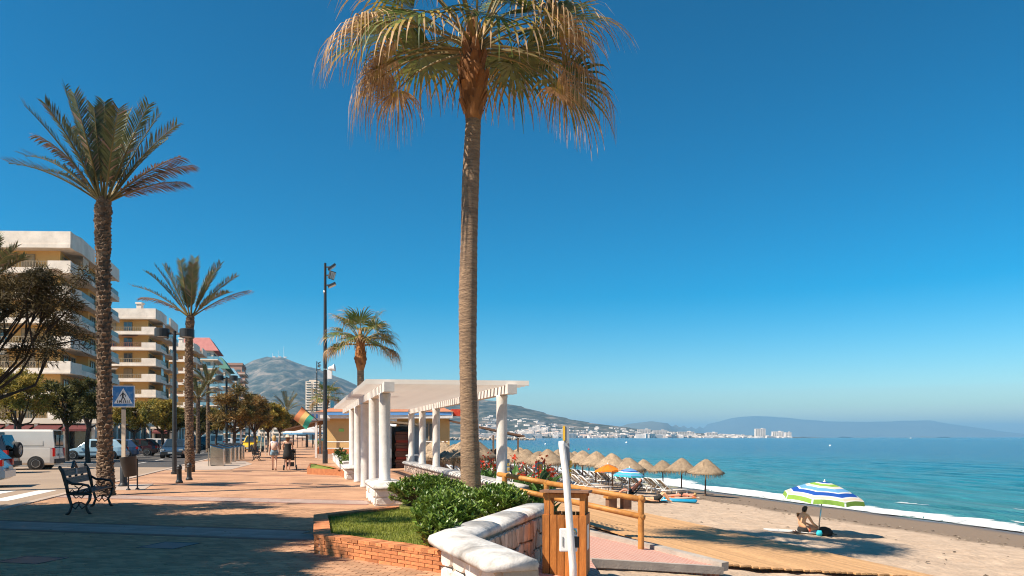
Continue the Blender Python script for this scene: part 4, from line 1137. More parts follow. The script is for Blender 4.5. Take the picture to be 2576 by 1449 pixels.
TR = [  # x, Y, top y, bottom-of-crown y, half width px, material, label
 (48, 46, 935, 1055, 78, 'tam2', 'yellow green street tree above the white van'),
 (168, 50, 968, 1060, 56, 'tam1', 'dark green street tree right of the van'),
 (222, 47, 965, 1062, 40, 'tam1', 'dark street tree hidden behind the rough palm trunk'),
 (338, 62, 1010, 1078, 52, 'tam2', 'golden green street tree behind the crossing sign'),
 (408, 66, 1012, 1078, 46, 'tam2', 'golden street tree between the sign and the lamp post'),
 (440, 78, 1030, 1082, 26, 'tam1', 'dark street tree half behind the lamp post'),
 (503, 84, 1035, 1085, 28, 'tam1', 'small dark street tree right of the sunlit palm trunk'),
 (545, 92, 1035, 1085, 28, 'tam2', 'small olive street tree left of the second lamp'),
 (590, 56, 985, 1080, 58, 'tam3', 'rust tinged street tree behind the second lamp post'),
 (640, 66, 1005, 1078, 44, 'tam3', 'broad rusty street tree next to the third lamp'),
 (674, 78, 1020, 1080, 38, 'tam2', 'light green street tree in the middle of the promenade row'),
 (704, 95, 1035, 1082, 30, 'tam2', 'golden street tree towards the end of the promenade row'),
 (722, 118, 1050, 1084, 26, 'tam3', 'last street tree of the promenade row above the walking women'),
 (738, 150, 1060, 1088, 20, 'tam2', 'small street tree far at the end of the promenade'),
]
for i, (px, Y, ty, by, hw, mk, lab) in enumerate(TR):
    p = D(px, HY, Y); H = (HY - ty) / FPX * Y + CAMZ; lo_ = (HY - by) / FPX * Y + CAMZ; cw = hw / FPX * Y * 1.02
    s_, t_ = ST(p.x, p.y)
    base = (p.x, p.y, .08 if s_ < -22 else (-.03 if s_ < -6.2 else 0))
    ch = H - lo_
    k = 0.22 if Y < 70 else .3
    place_tree(lab, base, 40 + i, H, max(1.3, lo_ * .85), cw, ch, 70, 110, k, k * .16, M[mk], rz=i * 1.3, group='street trees along the road')
# ------------------------------------------------------------------ planter with lawn and bushes
rng = random.Random(77)
A_, B_, C_, D_ = G(790, 1392), G(1120, 1445), D(790, 1294, 12.7), D(984, 1273, 14.25)
for q in (A_, B_, C_, D_): q.z = 0
planter = thing('brick_planter', 'low brick planter bed with lawn at the foot of the tall palm', 'planter', A_)
PH = .262
br_me = MB().box((0, 0, 0), (.228, .10, .0405)).mesh('brick', M['brick']); cap_me = MB().box((0, 0, 0), (.108, .235, .0405)).mesh('brick', M['brick'])
def brick_wall(a, b, inward, parent, org):
    d = (b - a); L_ = d.length; d.normalize(); n = Vector((-d.y, d.x, 0)) * inward
    rz = math.atan2(d.y, d.x)
    c0, c1 = a + n * .11, b + n * .11
    part('mortar_core', MB().beam((c0.x, c0.y, .118), (c1.x, c1.y, .118), .17, .23), M['mortar'], parent, org=org)
    for k in range(5):
        x = .115 if k % 2 else .0
        while x < L_:
            if .05 < x < L_ - .05:
                p = a + d * x + n * (.05 + rng.uniform(-.003, .004))
                link('brick', br_me, parent, (p.x - org.x, p.y - org.y, .022 + k * .0475), rz)
            x += .24
    x = .06
    while x < L_ - .02:
        p = a + d * x + n * (.112 + rng.uniform(-.004, .004))
        link('brick', cap_me, parent, (p.x - org.x, p.y - org.y, .241 + rng.uniform(-.002, .002)), rz + rng.uniform(-.02, .02)); x += .116
brick_wall(A_, B_, 1, planter, A_); brick_wall(C_, A_, 1, planter, A_); brick_wall(D_, C_, 1, planter, A_)
lawn_poly = [A_ + Vector((.18, .16, 0)), B_ + Vector((0, .2, 0)), Vector((-.45, 8.9, 0)), Vector((.5, 12.2, 0)), Vector((.2, 15.5, 0)), Vector((-.9, 17.4, 0)), Vector((-2.4, 17.0, 0)), D_ + Vector((.1, -.1, 0)), C_ + Vector((.2, -.1, 0))]
struct('soil', MB().prism([p[:2] for p in lawn_poly], -.05, .205), M['grassbase'])
mb = MB(); cnt = 0; r = random.Random(8)
while cnt < 22000:
    x = r.uniform(-3.3, .3); y = r.uniform(8.6, 14.2)
    if not inpoly(x, y, lawn_poly): continue
    if x > -1.15 + (y - 9) * .1 and y < 12.5 and x > -1.0: continue
    h = r.uniform(.02, .055) * (1.25 if noise.noise((x * 1.5, y * 1.5, 0)) > .1 else .9); a = r.uniform(0, 6.28); w_ = .006
    bx, by = r.uniform(-.02, .02), r.uniform(-.02, .02)
    mb.add([(x - math.cos(a) * w_, y - math.sin(a) * w_, .2), (x + math.cos(a) * w_, y + math.sin(a) * w_, .2), (x + bx, y + by, .2 + h)], [(0, 1, 2)]); cnt += 1
struct('grass', mb, M['grass'], kind='stuff')
def bush(label, c, rx, ry, h, n, seed):
    r = random.Random(seed)
    t = thing('bush', label, 'bush', (c[0], c[1], .2))
    st = MB(); fo = MB()
    for i in range(n):
        a = r.uniform(0, 6.283); f = math.sqrt(r.random()); hh = h * (1 - .35 * f * f) * r.uniform(.75, 1.08)
        tip = Vector((math.cos(a) * rx * f, math.sin(a) * ry * f, hh if r.random() < .62 else r.uniform(.12, hh)))
        if i % 3 == 0:
            root = Vector((tip.x * .3, tip.y * .3, -.05)); st.tube([root, root.lerp(tip, .55) + Vector((r.uniform(-.05, .05), r.uniform(-.05, .05), .03)), tip], [.014, .01, .005], 5, cap=False)
        out = Vector((tip.x / rx, tip.y / ry, .9)).normalized()
        m = r.randint(9, 14)
        for k in range(m):                     # whorl of narrow glossy leaves
            b_ = k * 2.4 + r.uniform(-.3, .3); e_ = r.uniform(.15, 1.2)
            d = Vector((math.cos(b_) * math.cos(e_), math.sin(b_) * math.cos(e_), math.sin(e_)))
            d = (d + out * .35).normalized(); ln = r.uniform(.07, .125); w_ = ln * .17
            s = d.cross(Vector((r.uniform(-.3, .3), r.uniform(-.3, .3), 1))).normalized() * w_
            p0 = tip - out * r.uniform(0, .09); pm = p0 + d * ln * .55; pt = p0 + d * ln + Vector((0, 0, -.015))
            fo.add([p0, pm + s, pt, pm - s], [(0, 1, 2, 3)])
    part('stem', st, M['twig'], t); part('foliage', fo, M['leaf'], t)
bush('glossy green bush left of the tall palm trunk beside the white pillar wall', (-1.75, 15.0), .78, .75, .6, 520, 1)
bush('rounded green bush hiding the foot of the tall palm', (-1.1, 13.7), .62, .7, .45, 440, 2)
bush('glossy green bush right of the palm trunk along the white wall', (-.25, 12.8), .55, 1.05, .55, 520, 3)
bush('big green bush spilling over the near corner of the white wall', (-.95, 10.7), .5, .85, .56, 620, 4)
bush('small bush at the corner where the brick meets the white wall', (-.93, 9.1), .26, .3, .42, 170, 5)

# ------------------------------------------------------------------ white wall with stone cladding
def coping(path, w, z, parent, org, m='coping', closed_r=.03):
    prof = [(-w * .5, z - .14), (-w * .53, z - .09), (-w * .49, z - .045), (-w * .3, z - .008), (0, z), (w * .3, z - .008), (w * .49, z - .045), (w * .53, z - .09), (w * .5, z - .14)]
    P = [Vector((p[0], p[1])) for p in path]; vs_ = []; fs_ = []; n = len(P); K_ = len(prof)
    for i in range(n):
        d0 = (P[i] - P[max(i - 1, 0)]) if i > 0 else (P[1] - P[0]); d1 = (P[min(i + 1, n - 1)] - P[i]) if i < n - 1 else (P[-1] - P[-2])
        d0.normalize(); d1.normalize(); nn = Vector((d0.y, -d0.x)) + Vector((d1.y, -d1.x)); nn.normalize(); k = max(.35, nn.dot(Vector((d0.y, -d0.x))))
        for o_, z_ in prof:
            q = P[i] + nn * (o_ / k); j_ = .006 * noise.noise((q.x * 3, q.y * 3, z_ * 9))
            vs_.append((q.x, q.y, z_ + j_))
    for i in range(n - 1):
        for k in range(K_):
            a = i * K_ + k; b = i * K_ + (k + 1) % K_
            fs_.append((a, a + K_, b + K_, b))
    fs_.append(tuple(range(K_))); fs_.append(tuple((n - 1) * K_ + k for k in range(K_ - 1, -1, -1)))
    return part('coping', MB().add(vs_, fs_), M[m], parent, True, org)
def stones(a, b, z0, z1, out, parent, org, m, cw=.25, chh=.2, seed=1, jit=.34):
    r = random.Random(seed); a, b = Vector((a[0], a[1], 0)), Vector((b[0], b[1], 0)); d = b - a; L_ = d.length; d.normalize(); nrm = Vector((d.y, -d.x, 0)) * out
    nx = max(2, round(L_ / cw)); nz = max(2, round((z1 - z0) / chh)); V = {}
    for i in range(nx + 1):
        for j in range(nz + 1):
            jx = r.uniform(-jit, jit) * cw if 0 < i < nx else 0; jz = r.uniform(-jit, jit) * chh if 0 < j < nz else 0
            V[i, j] = (L_ * i / nx + jx + (.25 * cw if j % 2 and 0 < i < nx else 0), z0 + (z1 - z0) * j / nz + jz)
    for i in range(nx):
        for j in range(nz):
            q = [V[i, j], V[i + 1, j], V[i + 1, j + 1], V[i, j + 1]]
            cx_, cz_ = sum(p[0] for p in q) / 4, sum(p[1] for p in q) / 4
            pts = []
            for k in range(4):                 # eight sided, corners cut
                p, p2 = q[k], q[(k + 1) % 4]
                for f in (.16, .84): pts.append((lerp(p[0], p2[0], f), lerp(p[1], p2[1], f)))
            sh = .93; th = r.uniform(.018, .04); vs_ = []
            for (x_, z_) in pts:
                x_ = cx_ + (x_ - cx_) * sh; z_ = cz_ + (z_ - cz_) * sh
                w0 = a + d * (x_ - 0) ; vs_.append((w0.x - org[0], w0.y - org[1], z_ - org[2]))
            for (x_, z_) in pts:
                x_ = cx_ + (x_ - cx_) * sh * .9; z_ = cz_ + (z_ - cz_) * sh * .88
                w0 = a + d * x_ + nrm * th; vs_.append((w0.x - org[0], w0.y - org[1], z_ - org[2]))
            n = 8
            fs_ = [tuple(range(n, 2 * n)) if out < 0 else tuple(range(2 * n - 1, n - 1, -1))] + [(k, (k + 1) % n, (k + 1) % n + n, k + n) for k in range(n)]
            part('stone', MB().add(vs_, fs_), m, parent)
Kp, Np, Fp = (-.74, 8.62), (.0, 6.75), (.42, 12.3)
wall = thing('white_wall', 'low angled white wall with rounded coping and stone cladding beside the bushes', 'wall', (Kp[0], Kp[1], 0))
wo = (Kp[0], Kp[1], 0)
coping([Np, (-.28, 7.46)], .52, .5, wall, wo); coping([(-.286, 7.475), (-.60, 8.25), (-.70, 8.55), (-.62, 8.95), (-.4, 9.68)], .52, .5, wall, wo); coping([(-.395, 9.695), (-.02, 10.93)], .52, .498, wall, wo); coping([(-.015, 10.945), Fp], .52, .5, wall, wo)
body = [(.08, 6.9), (-.56, 8.35), (-.6, 8.75), Fp]
part('core', MB().strip([(p[0] + .17, p[1] - .02) for p in body], .36, -.9, .36), M['mortar'], wall, org=wo)
part('core_end', MB().box((.03, 6.85, -.2), (.4, .1, 1.1), rz=.33), M['mortar'], wall, org=wo)
stones((-.40, 8.62), (.62, 12.2), -.6, .35, 1, wall, wo, M['stone'], .2, .26, 4)
stones((-.11, 6.75), (-.78, 8.3), -.05, .35, -1, wall, wo, M['stone_white'], .4, .2, 6, .15)
stones((-.15, 6.77), (.23, 6.9), -.05, .35, 1, wall, wo, M['stone_white'], .2, .2, 7, .2)

# ------------------------------------------------------------------ pergola
pg = W(2.05, 18.2)
perg = thing('pergola', 'white pergola of round columns under a roof of closely set slats', 'pergola', (pg.x, pg.y, 0), RA)
# local: x to the sea (0..3), y along the promenade
def column(x, y, z0): 
    part('column', MB().lathe([(.155, z0), (.155, z0 + .06), (.14, z0 + .09), (.14, 2.6), (.15, 2.64), (.15, 2.68)], (x, y, 0), 28), M['white'], perg, True)
for y, z0 in ((0, .5), (2.7, 0), (5.5, 0), (8.3, 0), (11.0, .5)): column(0, y, z0)
for y in (0, 3.1, 9.35, 12.6, 15.7): column(3.0, y, .45)
for x in (0, 3.0):
    part('beam', MB().box((x, 7.55, 2.785), (.2, 16.9, .2)), M['white'], perg)
    part('beam_end', MB().box((x, -.78, 2.785), (.24, .36, .23)), M['white'], perg)
M['slatwhite'] = mat('slat_white', (.80, .735, .66), (.74, .67, .60), scale=2, rough=.8)
sl_me = MB().box((0, 0, 0), (4.0, .095, .12)).mesh('slat', M['slatwhite'])
for i in range(46):
    if i * .3 > 1.55 and i * .3 < 2.6 and False: continue
    link('slat', sl_me, perg, (1.5 + rng.uniform(-.006, .006), -.5 + i * .36, 2.947), R(-9))
lw = thing('pillar_wall', 'short white rendered wall block carrying the nearest left pergola column', 'wall', W(2.0, 18.0))
wo = W(2.0, 18.0)
part('body', MB().prism([Wl(1.72, 17.2), Wl(2.5, 17.2), Wl(2.45, 19.3), Wl(1.72, 19.3)], -.05, .38), M['stone_white'], lw, org=wo)
coping([Wl(2.1, 17.1), Wl(2.1, 18.2), Wl(2.1, 19.4)], .84, .53, lw, wo)
stones(Wl(1.72, 17.2), Wl(1.72, 19.3), .02, .38, -1, lw, wo, M['stone_white'], .45, .19, 12, .2)
stones(Wl(1.72, 17.2), Wl(2.5, 17.2), .02, .38, 1, lw, wo, M['stone_white'], .35, .19, 13, .2)
lw = thing('pillar_wall', 'white rendered wall block under the farthest left pergola column beside the small lawn', 'wall', W(2.0, 29.0)); wo = W(2.0, 29.0)
part('body', MB().prism([Wl(1.75, 28.3), Wl(2.5, 28.3), Wl(2.45, 30.4), Wl(1.75, 30.4)], -.05, .38), M['stone_white'], lw, org=wo)
coping([Wl(2.1, 28.2), Wl(2.1, 29.2), Wl(2.1, 30.4)], .84, .53, lw, wo)
stones(Wl(1.75, 28.3), Wl(2.5, 28.3), .02, .38, 1, lw, wo, M['stone_white'], .25, .19, 14, .25)
rw = thing('pergola_wall', 'long low wall with white coping under the right row of pergola columns', 'wall', W(5.05, 17)); wo = W(5.05, 17)
part('body', MB().prism([Wl(4.85, 16.95), Wl(5.25, 16.95), Wl(5.25, 34.8), Wl(4.85, 34.8)], -1.4, .36), M['stone_white'], rw, org=wo)
coping([Wl(5.05, 16.7), Wl(5.05, 22), Wl(5.05, 28), Wl(5.05, 34.9)], .56, .48, rw, wo)
stones(Wl(4.85, 17.0), Wl(4.85, 34.6), .02, .34, -1, rw, wo, M['stone'], .55, .17, 15, .22)
# far lawn bed left of the pergola
pb = G(772, 1194); fp_ = [G(772, 1193), G(866, 1197), W(1.75, 30.0), W(1.6, 34.5), G(780, 1177)]
t = thing('brick_planter', 'small brick edged lawn bed beside the floodlight mast', 'planter', pb)
part('border', MB().strip([p[:2] for p in fp_] + [fp_[0][:2]], .12, -.02, .26), M['brick'], t, org=pb)
fc_ = sum(fp_, Vector()) / 5
part('lawn', MB().prism([(p.lerp(fc_, .06))[:2] for p in fp_], -.02, .235), M['grass'], t, org=pb)
def small_shrub(label, loc, r_, h, seed):
    t = thing('shrub', label, 'shrub', loc); r = random.Random(seed); st = MB(); fo = MB()
    st.tube([(0, 0, -.05), (.02, 0, h * .5)], [.03, .02], 6)
    for i in range(90):
        v = Vector((r.gauss(0, 1), r.gauss(0, 1), r.gauss(0, .7))).normalized() * r_ * r.uniform(.4, 1); clump(fo, v + Vector((0, 0, h * .72)), .07, 7, r, .09, .022)
    part('stem', st, M['twig'], t); part('foliage', fo, M['leaf'], t)
q = G(858, 1178); small_shrub('little green shrub in the lawn bed beside the pergola', (q.x, q.y, .2), .33, .75, 2)
q = G(871, 1186); small_shrub('low leafy plant right of the little shrub', (q.x, q.y, .2), .3, .45, 3)
# sloping white parapet behind the lawn bed
t = thing('parapet', 'low white parapet running away beside the floodlight mast', 'wall', W(2.6, 36))
part('body', MB().strip([Wl(2.3, 33.5), Wl(2.6, 52)], .3, -.05, .42), M['white'], t, org=W(2.6, 36))
part('coping', MB().strip([Wl(2.36, 33.4), Wl(2.66, 52)], .42, .42, .5), M['coping'], t, org=W(2.6, 36))

# ------------------------------------------------------------------ ramp, log rail, boardwalk
def ramp_z(x, y): return -.3 - .118 * x
def ramp_extra(N, L, tc, col, b):
    mp = N.new("ShaderNodeMapping"); mp.inputs['Rotation'].default_value = (0, 0, R(-22)); L.new(tc.outputs['Object'], mp.inputs[0])
    br = N.new("ShaderNodeTexBrick"); br.offset = 0
    br.inputs['Scale'].default_value = 1; br.inputs['Brick Width'].default_value = .1; br.inputs['Row Height'].default_value = .1; br.inputs['Mortar Size'].default_value = .02; br.inputs['Mortar Smooth'].default_value = .3
    br.inputs['Color1'].default_value = (.50, .165, .115, 1); br.inputs['Color2'].default_value = (.44, .14, .10, 1); br.inputs['Mortar'].default_value = (.58, .40, .32, 1)
    L.new(mp.outputs[0], br.inputs['Vector'])
    mx = N.new("ShaderNodeMix"); mx.data_type = 'RGBA'; mx.inputs[0].default_value = .3
    L.new(br.outputs[0], mx.inputs[6]); L.new(col, mx.inputs[7]); return mx.outputs[2]
M['ramp'] = mat('red_ramp_tile', (.56, .32, .24), (.46, .26, .2), scale=1.5, rough=.85, extra=ramp_extra)
M['concrete'] = mat('grey_concrete', (.44, .38, .32), (.33, .28, .24), scale=3, rough=.9, bump=.4, bscale=25)
ramp = struct('ramp', MB().prism([(-.6, 8.9), (1.32, 9.5), (1.32, 12.42), (3.77, 13.3), (2.75, 14.75), (.6, 16.6), (-.2, 15)], lambda x, y: ramp_z(x, y) - .5, ramp_z), M['ramp'])
mb = MB(); e = [(.5, 16.75), (2.72, 14.8), (3.86, 13.25)]
for a, b in zip(e, e[1:]): mb.beam((a[0], a[1], ramp_z(*a) + .01), (b[0], b[1], ramp_z(*b) + .01), .2, .16)
mb.beam((1.32, 12.36, ramp_z(1.32, 0) - .06), (3.8, 13.25, ramp_z(3.8, 0) - .06), .12, .14)
struct('ramp_kerb', mb, M['concrete'])
rail = thing('log_railing', 'varnished round log railing along the far side of the ramp', 'railing', (2.54, 14.4, ramp_z(2.54, 0)))
ro = (2.54, 14.4, ramp_z(2.54, 0))
P1, P2, P4 = Vector((-.17, 17.0, 0)), Vector((.76, 16.1, 0)), Vector((2.54, 14.4, 0))
for (p, zt) in ((P1, .74), (P2, .63), (P4, .44)):
    z0 = ramp_z(p.x, p.y) - .15
    part('post', MB().tube([(p.x, p.y, z0), (p.x, p.y, zt - .02), (p.x, p.y, zt + .02)], [.062, .06, .045], 14), M['log'], rail, False, ro)
for (z0, z1, x0) in ((.715, .375, 0), (.44, .03, .05)):
    mid = .345
    a = P1 + Vector((-.15, .14, z0 + .02)); b = P2 + Vector((0, 0, lerp(z0, z1, mid))); c = P4 + Vector((.05, -.05, z1))
    part('rail', MB().tube([a, b + Vector((.03, -.03, 0))], [.058, .06], 12), M['log'], rail, True, ro)
    part('rail', MB().tube([b - Vector((.04, -.04, 0)), b.lerp(c, .5) + Vector((0, 0, .006)), c], [.06, .062, .058], 12), M['log'], rail, True, ro)
# boardwalk planks running along the beach
bw_ = thing('boardwalk', 'timber boardwalk of long planks lying on the sand', 'boardwalk', W(10.4, 13, -1.25)); bo = W(10.4, 13, -1.25)
def deck_z(s): return interp(SANDTAB, s) + .085
pm = {}
k = 0; s_ = 8.05
while s_ < 12.8:
    for (t0, t1) in ((12.7 - .12 * (s_ - 8), 20.1), (20.15, 28.5)):
        t0 += rng.uniform(-.03, .03)
        p0 = W(s_, t0, deck_z(s_) + rng.uniform(-.006, .006)); p1 = W(s_, t1, deck_z(s_) + rng.uniform(-.006, .006))
        part('plank', MB().beam(p0 - bo, p1 - bo, .118, .035), M['deck'], bw_)
    s_ += .138
for t0 in (13.0, 15.2, 17.5, 20, 22.5, 25, 27.5):
    part('joist', MB().beam(W(8.0, t0, deck_z(8) - .075) - bo, W(10, t0, deck_z(10) - .075) - bo, .07, .1).beam(W(10, t0, deck_z(10) - .075) - bo, W(12.75, t0, deck_z(12.75) - .075) - bo, .07, .1), M['wood_dk'], bw_)
p = D(1556, 1281, 29.5); z = sand_z(p.x, p.y)
st_ = thing('plank_bench', 'short timber bench with two block legs on the boardwalk', 'bench', (p.x, p.y, z + .08), .35)
part('seat', MB().box((0, 0, .5), (1.15, .42, .09)), M['log'], st_)
for x in (-.33, .33): part('leg', MB().box((x, 0, .215), (.36, .3, .47)), M['wood_dk'], st_)

# ------------------------------------------------------------------ timber litter bin, white post and card
bz = ramp_z(.8, 0)
bin_ = thing('timber_litter_bin', 'timber slatted litter bin with a board roof in front of the railing', 'litter bin', (.80, 10.72, bz), -.20)
part('liner', MB().box((0, 0, .42), (.47, .44, .8)), M['blackplastic'], bin_)
H_ = .87
bd = MB().box((0, 0, H_ / 2), (.094, .024, H_)).mesh('board', M['wood'])
for i in range(6):
    for sg in (-1, 1):
        link('board', bd, bin_, (-.262 + i * .105, sg * .262, .012), 0)
        link('board', bd, bin_, (sg * .302, -.235 + i * .094, .012), R(90), sc=(.9, 1, 1))
for x in (-.255, .255):
    for y in (-.215, .215): part('post', MB().box((x, y, .62), (.075, .075, 1.14)), M['wood'], bin_)
rf = part('roof', MB().box((0, -.01, 1.205), (.70, .62, .035), M=Matrix.Rotation(-.05, 3, 'X')), M['wood_dk'], bin_)
part('roof_panel', MB().box((-.02, -.0, 1.225), (.42, .4, .012), M=Matrix.Rotation(-.05, 3, 'X')), M['irongrey'], bin_)
for y in (-.22, .22): part('roof_rail', MB().box((0, y, 1.155), (.62, .05, .06)), M['wood'], bin_)
part('poster', MB().box((.318, -.05, .55), (.006, .2, .36)), M['signwhite'], bin_)
post = thing('white_post', 'leaning white painted round post in front of the timber bin', 'post', (.80, 9.85, bz))
part('shaft', MB().tube([(.03, 0, -.2), (.02, 0, .25), (-.03, 0, .9), (-.075, 0, 1.5), (-.13, 0, 1.9), (-.135, 0, 1.945)], [.05, .05, .049, .047, .045, .036], 18), M['whitewood'], post, True)
part('plank', MB().box((-.055, .09, 1.62), (.085, .05, 1.05), M=Matrix.Rotation(-.03, 3, 'Y')), M['signgrey'], post)
part('marking', MB().box((-.096, .058, 2.05), (.03, .012, .2)), M['signyellow'], post)
for k in range(4): part('marking', MB().box((-.005 - .002 * k, .060, 1.66 - k * .058), (.03, .012, .042)), M['signyellow'], post)
part('bolt', MB().tube([(-.062, .05, 1.935), (-.062, .02, 1.935)], .014, 8), M['steel'], post)
card = part('card', MB().box((-.035, .08, .6), (.245, .035, .32)), M['signwhite'], post); bevel(card, .02, 2)
part('window', MB().box((.065, .058, .575), (.075, .012, .15)), M['signblack'], post)
part('slot', MB().box((-.11, .058, .58), (.01, .012, .13)), M['signblack'], post)
mbc = MB()
for k in range(8):
    a0 = math.pi / 2 * k / 8; a1 = math.pi / 2 * (k + 1) / 8
    for r0, r1, mi in ((.05, .062, 0), (.062, .074, 1)):
        mbc.add([(.015 + r * math.cos(a), .0605, .685 + r * math.sin(a)) for r, a in ((r0, a0), (r1, a0), (r1, a1), (r0, a1))], [(0, 1, 2, 3)], mi)
part('arc_mark', mbc, [M['signyellow'], M['cyan_cloth']], post)
fc = bpy.data.curves.new('lettering', 'FONT'); fc.body = 'ra'; fc.size = .06; fc.extrude = .001; fc.materials.append(M['irongrey'])
fo_ = link('lettering', fc, post, (.035, .060, .675), rot=(R(90), 0, 0)); bpy.context.view_layer.update()
fm_ = bpy.data.meshes.new_from_object(fo_.evaluated_get(bpy.context.evaluated_depsgraph_get())); bpy.data.objects.remove(fo_)
link('lettering', fm_, post, (.035, .060, .675), rot=(R(90), 0, 0))

# ------------------------------------------------------------------ board signs behind the rail
def picto(label, px, ybot, ytop, Y, w, rows):
    p = D(px, ybot, Y); h = (ybot - ytop) / FPX * Y
    t = thing('pictogram_board', label, 'sign', p)
    part('board', MB().box((0, 0, h / 2 - .2), (w, .05, h + .4)), M['signgrey'], t)
    for k in range(rows):
        z = h - .15 - k * w * 1.15
        sq = part('pictogram', MB().box((w * .1, -.028, z), (w * .62, .012, w * .72)), M['signyellow'], t)
        part('symbol', MB().box((w * .1, -.036, z + w * .1), (w * .34, .008, w * .08), M=Matrix.Rotation(.5 + k, 3, 'Y')).box((w * .1, -.036, z - w * .12), (w * .3, .008, w * .07)), M['signgrey'], sq)
picto('grey board with yellow pictogram squares among the red flowers', 1356, 1238, 1162, 21.5, .23, 3)
picto('grey board with yellow markings just right of the near column', 1277, 1212, 1155, 21, .12, 3)
# red flowering cannas
def canna(label, loc, h, seed):
    r = random.Random(seed); t = thing('canna_plant', label, 'plant', loc, group='red flowering plants behind the railing and wall')
    st = MB()
    for k in range(3):
        q = Vector((r.uniform(-.12, .12), r.uniform(-.12, .12), 0)); top = q + Vector((r.uniform(-.08, .08), r.uniform(-.08, .08), h * r.uniform(.8, 1.1)))
        st.tube([q - Vector((0, 0, .05)), top], [.016, .009], 6)
        for i in range(6):
            f = .12 + .7 * i / 6; p0 = q.lerp(top, f); a = i * 2.4 + k; d = Vector((math.cos(a) * .55, math.sin(a) * .55, .8)).normalized()
            ln = min(.5, h * .42) * r.uniform(.8, 1.1); w_ = ln * .2; s = Vector((-math.sin(a), math.cos(a), 0))
            p1 = p0 + d * ln * .45; p2 = p0 + d * ln + Vector((math.cos(a), math.sin(a), -.6)) * ln * .12
            part('leaf', MB().add([p0, p1 + s * w_ + Vector((0, 0, .03)), p2, p1 - s * w_ + Vector((0, 0, .03)), p1], [(0, 1, 4), (1, 2, 4), (2, 3, 4), (3, 0, 4)]), M['canna'], t)
        fl = MB()
        for i in range(9):
            c = top + Vector((r.uniform(-.06, .06), r.uniform(-.06, .06), r.uniform(-.08, .1))); d = Vector((r.uniform(-1, 1), r.uniform(-1, 1), r.uniform(0, 1))).normalized(); s = d.cross(Vector((.3, .2, 1))).normalized() * .035
            fl.add([c, c + d * .05 + s, c + d * .1, c + d * .05 - s], [(0, 1, 2, 3)])
        part('flower', fl, M['red_petal'], t)
    part('stem', st, M['canna'], t)
cspots = [(1318, 1262, 17.9, .95), (1340, 1262, 17.6, 1.05), (1362, 1265, 17.2, 1.15), (1330, 1245, 19.5, 1.0), (1352, 1248, 19.0, 1.1), (1384, 1262, 17.6, .6), (1300, 1240, 19.5, .9), (1216, 1228, 23, .9), (1232, 1230, 22.5, .95), (1246, 1228, 22.4, .85), (1222, 1222, 25, 1.0), (1306, 1256, 18.4, .8), (1372, 1250, 18.6, .8)]
wherec = ['beside the right end of the pergola wall', 'under the log rail', 'tallest in front of the yellow pictograms', 'behind the first log post', 'left of the pictogram board', 'low beside the second log post', 'behind the near right column', 'just right of the tall palm trunk', 'between the palm trunk and the near right column', 'touching the near right column on its left', 'far one right of the palm trunk', 'close to the round end of the pergola wall', 'right of the pictogram board']
for i, (px, py, Y, h) in enumerate(cspots):
    p = D(px, py, Y); z0 = max(p.z, sand_z(p.x, p.y)) if p.z < 0 else p.z
    s_, t_ = ST(p.x, p.y)
    zz = 0 if s_ < 5.3 and t_ > 16.5 else sand_z(p.x, p.y)
    hh = max(.7, .80 + .12 * ((i * 7) % 3 - 1) - zz - (.25 if i == 5 else 0))
    canna('red flowering plant with broad green leaves ' + wherec[i], (p.x, p.y, zz), hh, 60 + i)
